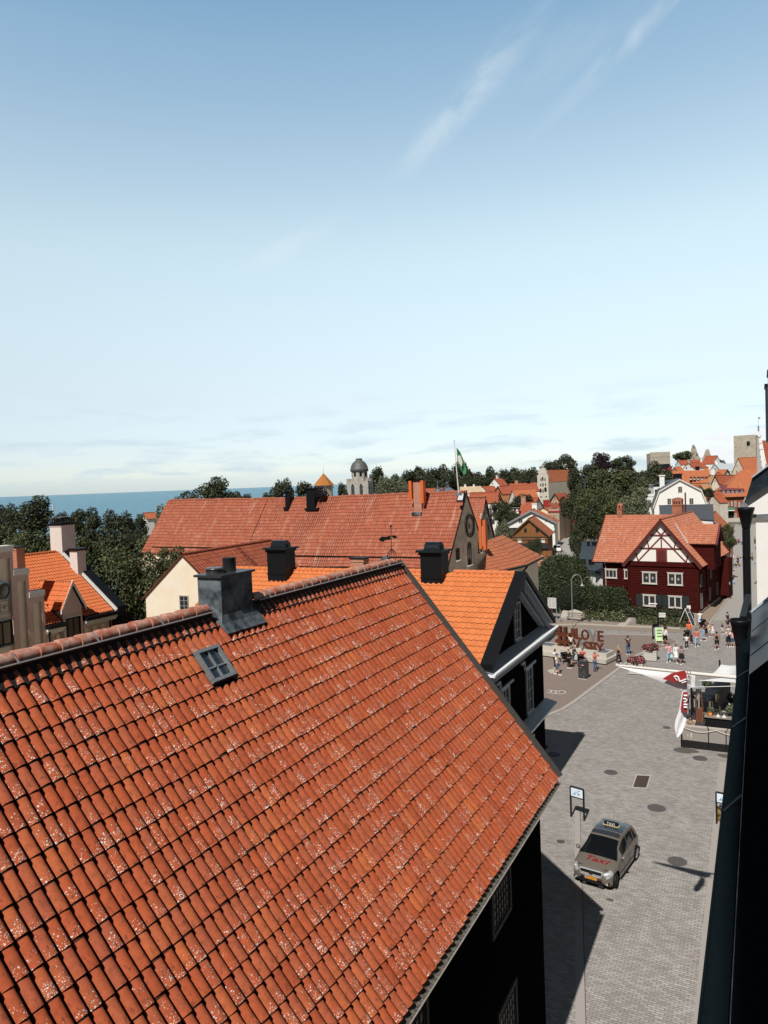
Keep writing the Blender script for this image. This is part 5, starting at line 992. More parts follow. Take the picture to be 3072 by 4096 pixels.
# white cafe house
e_, lc, t_ = fh('white_cafe_house', 'white house with a broad low gable and the upright word CAFE on its corner', (2124, 2040), (2230, 2092), (2030, 2092), (2150, 2038), 176, 9, WHITE, TILE_FAR2, zb=-1, wins=((2073, 2077, 2091, 2092), (2181, 2080, 2186, 2086)), verge=(GREYMETAL, .35), chims=((2130, 2045, 2150, 2068, WHITE), (2140, 2025, 2155, 2045, BRICK)), L_=9, ov=.5, og=.5)
def text_mesh(txt, size, extrude=.01, offset=0.0, vertical=False, shear=0.0, align='CENTER', sp=1.0):
    cu = bpy.data.curves.new('txt', 'FONT'); cu.body = txt; cu.size = size; cu.extrude = extrude; cu.align_x = align; cu.align_y = 'CENTER'; cu.shear = shear; cu.space_character = sp; cu.resolution_u = 4; cu.space_line = .95; cu.offset = offset
    ob_ = bpy.data.objects.new('tmp_text', cu); COL.objects.link(ob_); dg = bpy.context.evaluated_depsgraph_get(); me = bpy.data.meshes.new_from_object(ob_.evaluated_get(dg)); bpy.data.objects.remove(ob_); bpy.data.curves.remove(cu); return me
def text_obj(name, txt, size, mat, par, loc, rot, extrude=.01, **k):
    me = text_mesh(txt, size, extrude, **k); me.materials.clear(); me.materials.append(mat); o = bpy.data.objects.new(name, me); COL.objects.link(o); o.parent = par; o.location = Vector([float(v) for v in loc]); o.rotation_euler = rot; return o
cc = onY(2219, 2098, lc, t_, .44); text_obj('cafe_lettering', 'C\nA\nF\nE', 1.15, BLACKM, e_, (cc[0], .42, cc[2]), (pi / 2, 0, 0))
fh('yellow_row_house', 'pale yellow house squeezed behind the white cafe house', (2172, 2030), (2236, 2060), (2150, 2045), (2182, 2028), 196, 0, PALEY, TILE_FAR2, zb=-1, L_=8)
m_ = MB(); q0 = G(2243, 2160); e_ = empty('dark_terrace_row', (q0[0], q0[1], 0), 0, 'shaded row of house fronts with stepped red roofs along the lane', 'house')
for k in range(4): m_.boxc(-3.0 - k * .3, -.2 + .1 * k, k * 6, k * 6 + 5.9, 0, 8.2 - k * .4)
m_.build('wall', plain('terrace_plaster', (.40, .30, .22), .9), e_); m_ = MB()  # one even brown on all four fronts
for k in range(4): m_.face([(-3.2, k * 6, 9.6 - k * .4), (.3 + .1 * k, k * 6, 7.6 - k * .4), (.3 + .1 * k, k * 6 + 5.9, 7.6 - k * .4), (-3.2, k * 6 + 5.9, 9.6 - k * .4)], 0, [(0, 0), (0, 4), (6, 4), (6, 0)]); m_.boxc(-3.2, .35, k * 6 - .15, k * 6 + .05, 7.3 - k * .4, 7.7 - k * .4, 1)
m_.build('roof', [TILE_FAR, REDM], e_)
# lane end: rubble garden wall
a, b = G(2236, 2140), G(2300, 2140); e_ = empty('rubble_wall', (a[0], a[1], 0), atan2(b[1] - a[1], b[0] - a[0]), 'pale rubble stone wall closing the end of the lane', 'wall'); m_ = MB(); m_.boxc(0, 7, 0, .5, 0, 6.6); m_.build('stone_face', LIME, e_)
# mid-town houses (label, apex, right eave, left eave, ridge end, depth, ridge direction)
DR = plain('red_dormer', (.30, .05, .045), .8)
e_, lc, t_ = fh('red_dormer_house', 'red-tiled house with two small white dormers and a brick chimney', (2137, 2009), (2160, 2036), (2118, 2036), (2086, 2009), 200, 95, plain('pink_plaster', (.6, .4, .33), .9), TILE_FAR, zb=-1, w=5.2, h=3.4, chims=((2066, 2001, 2084, 2028, BRICK),))
for px in (2052, 2070):
    c_ = onY(px, 2040, lc, t_, 0); c_ = tolocal(lc, t_, AD(px, 2040, 197)); m_ = MB(); m_.box((c_[0], c_[1], c_[2]), (1.0, .9, 1.0)); m_.box((c_[0] - .1, c_[1], c_[2] + .6), (1.5, 1.3, .12), 1); m_.box((c_[0] - .52, c_[1], c_[2]), (.06, .6, .7), 2); m_.build('dormer', [DR, GREYMETAL, WFRAME], e_)
fh('ochre_gable_house', 'ochre house with a steep gable beside a long red roof', (1990, 1946), (2009, 1980), (1972, 1975), (2045, 1944), 262, -42, OCH, TILE_FAR, wins=((1989, 1966, 1995, 1975),), verge=(BLACKM, .25))
fh('white_far_gable_house', 'white gable house with small chimneys under the dark treeline', (1976, 1914), (2001, 1943), (1951, 1944), (2008, 1914), 330, -30, WHITE, TILE_FAR, wins=((1968, 1930, 1973, 1938),), chims=((1985, 1900, 1990, 1914, WHITE), (1991, 1902, 1996, 1914, GREYST)))
fh('small_white_gable_house', 'small white gable with a red roof left of the ochre house', (1929, 1945.6), (1946, 1966), (1914, 1967), (1977, 1945), 300, -42, WHITE, TILE_FAR)
fh('long_red_roof_house', 'long plain red roof in front of the small white gable', (1998, 1967), (2006, 1990), (1985, 1990), (1880, 1968), 230, 92, OCH, TILE_FAR, w=5, h=4.2)
fh('ridge_row_house', 'wide red roof stretching behind to the stepped warehouse', (2042, 1944), (2052, 1962), (2036, 1958), (2148, 1940), 300, -62, WHITE, TILE_FAR, w=5, h=2.4)
fh('white_gable_red_house', 'white gable house with a long red roof behind the round dark tree', (2048, 1960), (2060, 1983), (2028, 2003), (2141, 1959), 240, -55, WHITE, TILE_FAR2, w=4.2, h=3.4)
fh('corner_red_roof_house', 'red-roofed house with a white gable edge below the stepped warehouse', (2154, 1990), (2171, 2022), (2140, 2010), (2124, 1989), 215, 80, WHITE, TILE_FAR, w=4.5, h=3.6)
fh('yellow_low_house', 'low yellow house with a brick chimney behind the gothic gable', (1998, 1990), (2017, 2016), (1980, 2008), (1950, 1990), 205, 75, PALEY, TILE_FAR, chims=((1958, 1984, 1970, 1998, BRICK),), w=3.6, h=2.6)
fh('flat_red_row', 'distant row of low red roofs under the trees', (2036, 1935), (2040, 1946), (2030, 1944), (2150, 1928), 345, -58, WHITE, TILE_FAR, w=4, h=2.4, chims=((2060, 1918, 2070, 1932, BRICK), (2108, 1922, 2118, 1932, BLACKM)))
fh('pale_roof_house', 'long house with a pale straw-coloured tile roof behind the flagpole', (1838, 1948), (1852, 1964), (1815, 1965), (1925, 1944), 300, -60, WHITE, tilemat('straw_tiles', [(.55, .42, .27), (.65, .52, .35)], .3, .4, wave=.03), w=4, h=2.6, chims=((1857, 1938, 1864, 1948, WHITE), (1892, 1937, 1898, 1946, WHITE)))
fh('dark_gap_house', 'dull red roof right behind the tall brick chimney', (1780, 1952), (1792, 1972), (1770, 1972), (1665, 1955), 240, 100, OCH, TILE_FAR, w=5, h=3)
fh('twin_white_gable', 'white gable with a red roof just right of the ridge flagpole', (1882, 1975), (1900, 1990), (1872, 1990), (1990, 1968), 200, -70, WHITE, TILE_FAR, w=4, h=2.6)
for px, py, r_, lb in ((1751, 1965, .55, 'small grey cone-shaped roof vent on the far side of the ridge'), (1789, 1966, 1.3, 'wide pale metal dome vent behind the big tiled roof')):
    q = AD(px, py, 72); m_ = MB(); m_.lathe((0, 0, -1), [(r_, 0), (r_, .7), (r_ * .55, 1.1), (r_ * .2, 1.45), (r_ * .12, 1.5), (r_ * .12, 1.9), (0, 1.95)], 0, 14); o = m_.build('roof_vent', LEAD, None, None, tuple(q)); tag(o, lb, 'vent', 'roof vents behind the big roof')
# mansard house in brown
def gambrel(name, label, A, KR, KL, R, L, B, d, th, wall, roof, zb=0, wins=(), group='houses of the old town', trim=None, Ln=None, barz=(2, 3)):
    P = AD(*A, d); loc = (P[0], P[1]); az = P[2]; f_ = lambda q: onY(*q, loc, th, 0)
    kr, kl, r_, l_ = map(f_, (KR, KL, R, L)); kx = (abs(kr[0]) + abs(kl[0])) / 2; kz = (kr[2] + kl[2]) / 2; ex = (abs(r_[0]) + abs(l_[0])) / 2; ez = (r_[2] + l_[2]) / 2
    Ln = Ln or min(abs(float(onX(*B, loc, th, 0)[1])), 30); e = empty(name, (loc[0], loc[1], 0), radians(th), label, 'house', group); m = MB()
    pr = [(-ex, ez), (-kx, kz), (0, az), (kx, kz), (ex, ez)]
    for (a, b) in zip(pr[:-1], pr[1:]): l = hypot(a[0] - b[0], a[1] - b[1]); m.face([(a[0], 0, a[1]), (b[0], 0, b[1]), (b[0], Ln, b[1]), (a[0], Ln, a[1])], 0, [(0, l), (0, 0), (Ln, 0), (Ln, l)])
    m.prism([(p[0], p[1] - .02) for p in pr] + [(p[0] * .97, p[1] - .28) for p in pr[::-1]], 0, Ln, 1); m.build('roof', [roof, trim or WFRAME], e)
    m = MB(); m.prism([(-ex * .94, zb), (ex * .94, zb), (ex * .94, ez)] + [(kx * .95, kz - .25), (0, az - .3), (-kx * .95, kz - .25), (-ex * .94, ez)], .35, Ln - .2); m.build('wall', wall, e)
    for wr in wins: cc, ww_, h2 = ySize(*wr, loc, th, .35); window(e, cc, (0, -1), ww_, h2, WFRAME, barz, .09, .05)
    return e, loc, th, (pr, Ln)
gambrel('mansard_house', 'tan mansard-gabled house with two white windows above a red metal roof', (2218, 1973), (2239, 2002), (2201, 2000), (2242, 2024), (2197, 2024), (2264, 1971), 230, -22, TANP, TILE_FAR, 0, ((2215, 1982, 2224, 2000), (2211, 2006, 2217, 2022), (2219, 2007, 2231, 2022)), trim=BLACKM)
q = AD(2232, 2040, 208); e_ = empty('red_metal_roof_house', (q[0], q[1], 0), radians(20), 'low building with a bright red sheet-metal roof and dormer', 'house', 'houses of the old town'); m_ = MB(); z0 = q[2]
m_.face([(-5.5, -3, z0 - 1.2), (6, -3, z0 - 1.4), (5, 3, z0 + 1.8), (-2.5, 3, z0 + 1.8)]); m_.box((3.4, -1.5, z0 + .2), (2.2, 2.5, 2.0)); m_.box((-3.0, 1.8, z0 + 1.6), (1.6, 1.6, 2.6)); m_.build('roof', REDM, e_); m_ = MB(); m_.boxc(-5, 5.6, -2.8, 2.9, 0, z0 - 1.3); m_.build('wall', plain('red_boards', (.28, .05, .045), .8), e_)
# stepped-gable warehouse
P = AD(2172, 1875, 318); WT = -13; wl = (P[0], P[1]); e_ = empty('stepped_gable_warehouse', (wl[0], wl[1], 0), radians(WT), 'tall pale stone warehouse with a stepped gable and red roof', 'warehouse'); f_ = lambda x, y: onY(x, y, wl, WT, 0)
lft = f_(2151, 1990); rgt_ = f_(2195, 1990); base = lft[2] - 3; xl_, xr_ = lft[0], rgt_[0]; m_ = MB(); tops = [(0, 1903), (.11, 1883), (.28, 1873), (.42, 1862)]
Wd_ = xr_ - xl_; zz = lambda py: f_(2172, py)[2]
cols = [(0, .12, 1900), (.12, .27, 1882), (.27, .40, 1873), (.40, .62, 1861), (.62, .76, 1873), (.76, .88, 1882), (.88, 1.0, 1900)]
for a, b, py in cols: m_.boxc(xl_ + a * Wd_, xl_ + b * Wd_, 0, 1.0, base, zz(py))
m_.build('stepped_gable', LIME, e_); Lw = 24
m_ = MB(); m_.boxc(xl_ + .02 * Wd_, xr_ - .01, 1.0, Lw, base, zz(1929)); m_.build('wall', LIME, e_)
m_ = MB(); xc = (xl_ + xr_) / 2; zr, ze_ = zz(1879), zz(1928)
for s in (-1, 1):
    D_ = np.array([s * Wd_ / 2, 0, ze_ - zr]); l = np.linalg.norm(D_); flatroof(m_, (xc, .9, zr), (0, 1, 0), D_ / l, Lw, l * 1.02, 0, .2)
m_.build('roof', TILE_FAR2, e_)
wm = MB()
for (px, py, w_, h_) in ((2164, 1918, .8, 2.0), (2171, 1915, 1.1, 2.6), (2180, 1918, .8, 2.0), (2163, 1940, .8, 1.8), (2172, 1939, .9, 2.4), (2182, 1938, .8, 1.8), (2162, 1962, 1.6, 2.8), (2172, 1964, .9, 2.4), (2182, 1958, 1.8, 3.2), (2164, 1988, 1.2, 1.0), (2185, 1987, 1.2, 1.0), (2168, 1868, .7, 1.5), (2176, 1868, .7, 1.5)):
    w_ *= .62; h_ *= .62
    c_ = f_(px, py); o = MB(); o.prism([(c_[0] - w_ / 2, c_[2] - h_ / 2), (c_[0] + w_ / 2, c_[2] - h_ / 2), (c_[0] + w_ / 2, c_[2] + h_ / 2 - w_ / 2)] + [(c_[0] + w_ / 2 * cos(t), c_[2] + h_ / 2 - w_ / 2 + w_ / 2 * sin(t)) for t in np.linspace(0, pi, 7)[1:-1]] + [(c_[0] - w_ / 2, c_[2] + h_ / 2 - w_ / 2)], -.03, .0); o.build('arched_opening', DARKPT, e_)
# octagonal powder tower by the sea and the church tower
P = AD(1296, 1950, 400); e_ = empty('conical_roof_tower', (P[0], P[1], 0), 0, 'round stone tower with a pointed orange roof standing by the sea', 'tower'); z1 = AD(1296, 1939, 400)[2]; zt = AD(1296, 1892, 400)[2]
m_ = MB(); m_.lathe((0, 0, 0), [(4.9, -25), (4.8, z1 - .2)], 0, 8, False); m_.build('wall', RUIN, e_); m_ = MB(); R_ = 5.9; t8 = np.linspace(0, 2 * pi, 9) + .3
for a, b in zip(t8[:-1], t8[1:]): m_.face([(R_ * cos(a), R_ * sin(a), z1 - .4), (R_ * cos(b), R_ * sin(b), z1 - .4), (0, 0, zt)], 0, [(a * 5, 8), (b * 5, 8), ((a + b) * 2.5, 0)])
m_.build('roof', tilemat('lichened_orange_tiles', [(.42, .15, .04), (.52, .2, .05), (.38, .17, .05)], .3, .4), e_); m_ = MB(); m_.tube([(0, 0, zt - .2), (0, 0, zt + 3.2)], .06, 0, 5); m_.build('spike', BLACKM, e_)
m_ = MB()
for t in t8[:-1]: m_.box(((4.85) * cos(t + .39), 4.85 * sin(t + .39), z1 - 1.6), (.8, .8, 1.0), rz=t)
m_.build('loophole', WFRAME, e_)
P = AD(1440, 1950, 250); e_ = empty('church_tower', (P[0], P[1], 0), radians(15), 'pale stone church tower with battlements and a round grey copper dome', 'tower'); za = lambda py: AD(1440, py, 250)[2]
m_ = MB(); h1 = 3.7; m_.boxc(-h1, h1, -h1, h1, -25, za(1925))
for s in (-1, 1):
    for t in (-1, 1):
        m_.boxc(s * h1 - .8 * (s > 0) * 1 - .0, s * h1 + .8 * (s < 0), t * h1 - .8 * (t > 0), t * h1 + .8 * (t < 0), za(1925), za(1914))
for k in (-1.7, 0, 1.7):
    for s in (-1, 1): m_.boxc(k - .4, k + .4, s * h1 - .4 * s, s * h1, za(1925), za(1914)); m_.boxc(s * h1 - .4 * s, s * h1, k - .4, k + .4, za(1925), za(1914))
m_.build('shaft', GREYST, e_)
for s in (-1.6, 1.3):
    for ax_ in (0, 1):
        w_ = .55; o = MB(); pts = [(-w_, 0), (w_, 0), (w_, 3.0), (0, 3.9), (-w_, 3.0)]
        if ax_ == 0: o.prism([(s + p[0], za(1980) + p[1]) for p in pts], -h1 - .03, -h1)
        else: o.prism([(s + p[0], za(1980) + p[1]) for p in pts], h1, h1 + .03, ax='x')
        for z in np.arange(.2, 3.2, .4): o.boxc(s - w_, s + w_, -h1 - .12, -h1 - .03, za(1980) + z, za(1980) + z + .08, 1) if ax_ == 0 else o.boxc(h1 + .03, h1 + .12, s - w_, s + w_, za(1980) + z, za(1980) + z + .08, 1)
        o.build('belfry_window', [DARKPT, GREYMETAL], e_)
m_ = MB(); m_.lathe((0, 0, 0), [(2.75, za(1926)), (2.75, za(1886))], 0, 8, False); m_.build('octagon', GREYST, e_)
for t in np.linspace(0, 2 * pi, 9)[:-1] + pi / 8: o = MB(); o.box((2.55 * cos(t), 2.55 * sin(t), (za(1890) + za(1905)) / 2), (.12, .8, 1.3), rz=t); o.build('louvre', DARKPT, e_)
m_ = MB(); zd = za(1884); m_.lathe((0, 0, zd), [(2.9, -.2), (3.15, .0), (3.05, .9), (2.95, 1.0), (2.85, 1.6), (2.4, 2.5), (1.6, 3.3), (1.1, 3.55), (1.1, 4.1), (1.2, 4.15), (0, 4.3)], 0, 16); m_.build('dome', plain('grey_copper', (.12, .125, .12), .6, .3, var=.3, scale=1), e_)
# hill: town-wall towers, ruins
P = AD(2935, 1800, 450); e_ = empty('square_hill_tower', (P[0], P[1], 0), radians(27 - 34), 'tall square stone tower with small dark openings on the hill at right', 'tower'); k = 450 / F; m_ = MB()
zt = AD(2935, 1746, 450)[2]; zb_ = 0; m_.boxc(0, 12.2, 0, 12, zb_, zt); m_.boxc(-.0, 12.2, 0, .6, zt, zt + .35); m_.build('walls', RUIN, e_); e_.location = (P[0], P[1], 0)
m_ = MB()
for x, z, w_, h_ in ((8.1, zt - 4.2, .9, 1.9),): 
    for i in range(1): m_.prism([(x - w_, z - h_), (x + w_, z - h_), (x + w_, z)] + [(x + w_ * cos(t), z + w_ * sin(t)) for t in np.linspace(0, pi, 8)[1:-1]] + [(x - w_, z)], -.05, 0)
for x in (1.2, 4.0, 7.5, 10.0): m_.boxc(x - .2, x + .2, -.05, 0, zt - 7.0, zt - 6.5)
m_.build('opening', DARKPT, e_)
o = MB(); o.boxc(-.05, 0, 5.5, 6.3, zt - 5, zt - 3.2); o.boxc(-.05, 0, 4.2, 5.6, zt - 16.5, zt - 13); o.build('side_opening', DARKPT, e_)
P = AD(2641, 1830, 500); e_ = empty('broad_hill_tower', (P[0], P[1], 0), radians(22), 'broad low ruined stone tower on the hill above the trees', 'tower'); m_ = MB(); k = 500 / F
zt = AD(2641, 1812, 500)[2]; zb_ = -5; m_.boxc(-6.4, 6.5, 0, 10, zb_, zt)
for a, b in ((-6.4, -4.4), (-4.0, 1.0), (1.4, 2.0), (2.4, 3.0), (3.4, 6.5)): m_.boxc(a, b, 0, .8, zt, zt + .7)
m_.boxc(-6.5, 6.6, -.12, 0, zt - 2.6, zt - 2.3); m_.build('walls', RUIN, e_); o = MB(); o.boxc(-4.2, -3.6, -.05, 0, zt - 6.2, zt - 4.6); o.build('opening', DARKPT, e_)
P = AD(2776, 1835, 455); e_ = empty('church_ruin_gable', (P[0], P[1], 0), radians(27), 'pointed ruined church gable with three round and arched holes', 'ruin'); k = 455 / F; m_ = MB(); z0 = P[2]
pts = [(-3.6, -4), (3.8, -4), (3.6, .8), (3.0, 1.6), (2.5, 3.4), (1.9, 4.4), (1.5, 6.2), (.9, 7.6), (.3, 8.7), (-.2, 8.6), (-.6, 7.4), (-1.0, 6.1), (-1.1, 4.4), (-2.0, 3.3), (-2.6, 1.6), (-3.5, .6)]
m_.prism([(x, z0 + z) for x, z in pts], 0, 1.6); m_.build('gable_wall', RUIN, e_); o = MB()
for x, z, w_, h_ in ((-1.8, 2.0, .5, .5), (1.8, 2.3, .5, .5)): o.prism([(x + w_ * cos(t), z0 + z + h_ * sin(t)) for t in np.linspace(0, 2 * pi, 13)[:-1]], -.06, 0)
o.boxc(-.35, .1, -.06, 0, z0 - .3, z0 + 1.1); o.boxc(-.2, .1, -.06, 0, z0 + 3.2, z0 + 4.6); o.boxc(.2, .5, -.06, 0, z0 + 6.3, z0 + 7.4); o.boxc(-.3, 0, -.06, 0, z0 + 6.3, z0 + 7.4); o.build('opening', DARKPT, e_)
P = AD(2830, 1835, 445); e_ = empty('ruined_wall_stump', (P[0], P[1], 0), radians(27), 'ragged ruined wall stump between the pointed ruin and the square tower', 'ruin'); z0 = P[2]; m_ = MB(); pts = [(-9, -4), (4, -4), (3, .5), (1.6, 3.0), (1.2, 5.2), (.2, 5.9), (-.6, 5.1), (-1.2, 3.2), (-2.2, .8), (-6, .2), (-9, -.4)]; m_.prism([(x, z0 + z) for x, z in pts], 0, 1.4); m_.build('wall', RUIN, e_)
# hill houses
HG = 'houses climbing the hill'
H_ = lambda *a, **k: fh(*a, group=HG, **k)
H_('white_gable_hill_house', 'white gable with a plain red roof just below the ruins', (2870, 1822), (2889, 1853), (2853, 1848), (2822, 1823), 380, 60, WHITE, TILE_FAR, h=4.2, w=3.6)
H_('white_gambrel_hill_house', 'small white gable house with three dark windows left of the pale metal roofs', (2752, 1851), (2773, 1874), (2728, 1874), (2795, 1849), 350, -35, WHITE, TILE_FAR, wins=((2749, 1857, 2755, 1862), (2743, 1867, 2749, 1877), (2760, 1866, 2766, 1871)), chims=((2724, 1852, 2730, 1866, WHITE), (2729, 1850, 2735, 1864, WHITE)))
H_('red_gable_hut', 'small red gable with white window and dark roof below the broad tower', (2678, 1856), (2701, 1870), (2660, 1870), (2620, 1856), 365, 70, plain('bright_red_boards', (.4, .07, .05), .8), BLACKM, w=3, h=2, wins=((2686, 1862, 2691, 1869),))
H_('red_roof_hill_house', 'plain orange-red roof right of the red gable', (2696, 1868), (2722, 1893), (2690, 1893), (2724, 1866), 345, -50, OCH, TILE_FAR2, w=4, h=3)
H_('long_roof_hill_house', 'long red roof running below the pointed ruin', (2712, 1842), (2716, 1856), (2705, 1856), (2800, 1846), 405, -62, WHITE, TILE_FAR, w=4.5, h=2.6)
H_('brown_roof_hill_house', 'brownish red roof between the two hill gables', (2795, 1847), (2800, 1868), (2790, 1866), (2858, 1850), 385, -62, OCH, TILE_FAR, w=4.5, h=3.2, chims=((2802, 1852, 2808, 1868, WHITE),))
H_('pale_metal_roof_house', 'house with a large pale metal roof below the white hill gable', (2858, 1853), (2842, 1878), (2850, 1878), (2894, 1854), 340, -62, WHITE, PALEM, w=5, h=3.0, chims=((2856, 1843, 2864, 1856, WHITE),))
H_('second_metal_roof_house', 'whitish sheet roof at the foot of the square tower', (2894, 1856), (2888, 1880), (2900, 1880), (2938, 1860), 345, -62, WHITE, PALEM, w=6, h=3.6)
H_('cream_gable_hill_house', 'cream gable house with a big orange roof and skylight in front of the square tower', (2952, 1831), (2985, 1897), (2924, 1897), (3025, 1826), 290, -52, CREAM, TILE_FAR2, wins=((2946, 1857, 2950, 1866), (2945, 1882, 2951, 1893)))
H_('white_corner_hill_house', 'white gable house with dark-edged roof and a small sash window', (2860, 1903), (2880, 1937), (2846, 1937), (2938, 1898), 258, -40, CREAM, TILE_FAR, wins=((2858, 1918, 2863, 1930), (2861, 1953, 2866, 1960)), verge=(BLACKM, .3))
H_('tiny_gable_house', 'tiny white gable with dark verge between red roofs', (2909, 1878), (2926, 1890), (2892, 1890), (2870, 1879), 300, 70, WHITE, TILE_FAR2, w=3, h=2, verge=(BLACKM, .25))
H_('sign_roof_house', 'red-roofed house with a long dark dormer carrying small white letters', (2751, 1884), (2790, 1915), (2715, 1905), (2800, 1880), 312, -50, plain('brown_plaster', (.3, .12, .07), .9), TILE_FAR, w=5, h=3.0, chims=((2784, 1868, 2795, 1886, BLACKM),))
e_, lc, t_ = H_('dormer_row_house', 'long orange roof with a row of five grey-white dormers', (2838, 1879), (2845, 1926), (2830, 1930), (2798, 1879), 290, 92, TANP, TILE_FAR2, w=6.2, h=5.0, L_=14)
for px in (2764, 2778, 2794, 2809, 2825):
    c_ = tolocal(lc, t_, AD(px, 1914, 287.5)); m_ = MB(); m_.box((c_[0], c_[1], c_[2]), (1.6, .8, 1.2)); m_.box((c_[0] - .3, c_[1], c_[2] + .65), (2.2, 1.1, .14), 1); m_.box((c_[0] - .84, c_[1], c_[2]), (.06, .6, .9), 2); m_.build('dormer', [GREYMETAL, LEAD, WFRAME], e_)
H_('orange_end_wall_house', 'tall orange end wall with white shutters right of the dormer row', (2852, 1890), (2858, 1900), (2842, 1902), (2862, 1889), 275, -20, TANP, TILE_FAR, w=2.2, h=1.6, wins=((2832, 1926, 2840, 1942),), chims=((2844, 1886, 2858, 1902, WHITE),), L_=6)
H_('low_red_roof_house', 'low plain red roof behind the white gambrel house', (2802, 1940), (2818, 1960), (2785, 1958), (2770, 1945), 215, 75, WHITE, TILE_FAR, w=4, h=2)
H_('stone_lean_to', 'small stone outbuilding with a narrow tiled lean-to roof', (2840, 1967), (2846, 1976), (2832, 1974), (2882, 1966), 225, -62, GREYST, TILE_FAR, w=2.5, h=1.2)
H_('tiled_stone_shed', 'stone shed with a worn tile roof beside the brown brick building', (2850, 1978), (2862, 2000), (2846, 2000), (2876, 1980), 215, -50, LIME, TILE_FAR, w=3.2, h=2.4)
# white gambrel house and neighbours
e_, lc, t_, (pr, Ln) = gambrel('white_gambrel_house', 'large white house with a broad gambrel gable and three windows', (2719, 1915), (2809, 1961), (2638, 1960), (2832, 2022), (2608, 2034), (2690, 1912), 150, 9, WHITE, GREYR, 0, ((2711, 1946, 2730, 1971), (2668, 1993, 2686, 2019), (2756, 1992, 2775, 2018)), trim=WFRAME, Ln=12)
P = AD(2650, 1960, 163); e_ = empty('white_flat_house', (P[0], P[1], 0), radians(22), 'white house with a dark flat roof and a balcony with furniture', 'house', 'houses of the old town'); m_ = MB(); z1 = AD(2650, 1937, 163)[2]; m_.boxc(-1.9, 4, 0, 8, 0, z1); m_.boxc(-4.6, -1.9, -.5, 8, 0, z1 - 2.6); m_.build('wall', WHITE, e_); m_ = MB(); m_.face([(-2.1, -.2, z1 - .1), (4.2, -.2, z1 + .9), (4.2, 8, z1 + .9), (-2.1, 8, z1 - .1)]); m_.boxc(-2.1, 4.2, -.2, -.1, z1 - .3, z1 + .0); m_.build('roof', BLACKM, e_)
m_ = MB(); m_.boxc(-4.7, -1.9, -.6, -.5, z1 - 2.6, z1 - 2.0); m_.build('balcony_parapet', WHITE, e_); m_ = MB(); m_.boxc(-4.2, -3.2, .5, 1.2, z1 - 2.6, z1 - 1.6); m_.boxc(-3.0, -2.4, .4, 1.2, z1 - 2.6, z1 - 1.3); m_.build('balcony_furniture', DARKPT, e_)
c_ = 0; window(e_, (-1.2, 0, z1 - 1.9), (0, -1), .9, 1.6, BLACKM, (2, 4), .07, .05); window(e_, (-3.2, -.5, z1 - 4.4), (0, -1), .9, 1.2, WFRAME, (2, 3), .07, .05)
P = AD(2650, 1925, 160); m_ = MB(); m_.boxc(-.6, .4, 0, .8, -3, 1.1); m_.boxc(-.75, .55, -.15, .95, 1.1, 1.35); o = m_.build('chimney', WHITE, None, None, tuple(P)); tag(o, 'white chimney with a projecting cap beside the gambrel house', 'chimney')
P = AD(2710, 1915, 175); m_ = MB(); m_.boxc(-1.0, .9, 0, 1, -4, 1.0); m_.boxc(-1.2, 1.1, -.1, 1.1, 1.0, 1.2); o = m_.build('chimney', BLACKM, None, None, tuple(P)); tag(o, 'broad black chimney rising behind the white gambrel house', 'chimney')
P0, P1, P2, P3 = AD(2636, 2022, 126), AD(2852, 2018, 118), AD(2857, 2082, 113), AD(2642, 2066, 121); e_ = empty('dark_roof_house', (P3[0], P3[1], 0), 0, 'house with a plain dark grey sheet roof between the red house and the white gambrel', 'house', 'houses of the old town'); Q = [p - (P3[0], P3[1], 0) for p in (P0, P1, P2, P3)]; m_ = MB(); m_.face(Q[::-1]); m_.face([q - (0, 0, .15) for q in Q]); m_.bar(Q[3], Q[2], .1, .15); m_.bar(Q[0], Q[1], .12, .12); m_.build('roof', GREYR, e_)
m_ = MB(); I = [Q[0] * (.9, .9, 1), Q[1] * (.98, .98, 1), Q[2] * (.98, .98, 1), Q[3]]; 
for a, b in ((0, 3), (3, 2), (2, 1), (1, 0)): m_.face([I[a] - (0, 0, .2), I[b] - (0, 0, .2), (I[b][0], I[b][1], 0), (I[a][0], I[a][1], 0)])
m_.build('wall', WHITE, e_)
# low black flat-roofed pavilion left of the red house
P_ = [G(2328, 2168, 4.2), G(2400, 2163, 4.2), G(2412, 2292, 4.2), G(2306, 2272, 4.2), G(2322, 2212, 4.2)]; o_ = P_[3]; e_ = empty('black_flat_roof_pavilion', (o_[0], o_[1], 0), 0, 'low white building with a black felt flat roof beside the red timber house', 'building'); Q = [p - (o_[0], o_[1], 0) for p in P_]; m_ = MB()
m_.face([(q[0], q[1], q[2] + .1) for q in Q][::-1])
for a, b in zip(Q, Q[1:] + Q[:1]): m_.face([(a[0], a[1], a[2] + .1), (a[0], a[1], a[2] - .25), (b[0], b[1], b[2] - .25), (b[0], b[1], b[2] + .1)])
m_.build('roof', plain('black_felt', (.032, .042, .048), .7, var=.15, scale=.8), e_); m_ = MB(); cI = np.mean(Q, 0)
for a, b in zip(Q, Q[1:] + Q[:1]):
    a2, b2 = cI + (a - cI) * .97, cI + (b - cI) * .97; m_.face([(a2[0], a2[1], a2[2] - .25), (a2[0], a2[1], 0), (b2[0], b2[1], 0), (b2[0], b2[1], b2[2] - .25)])
m_.build('wall', WHITE, e_)
for (px, py, w_, h_) in ((2328, 2262, .9, .9), (2366, 2258, .7, .7), (2380, 2182, .9, .6), (2354, 2184, .4, .8), (2329, 2288, .25, 1.0)):
    q = G(px, py, 4.3) - (o_[0], o_[1], 0); m_ = MB(); m_.box((q[0], q[1], q[2] + h_ / 2), (w_, w_, h_)); m_.box((q[0], q[1], q[2] + h_), (w_ + .15, w_ + .15, .08)); m_.build('roof_vent', BLACKM, e_)
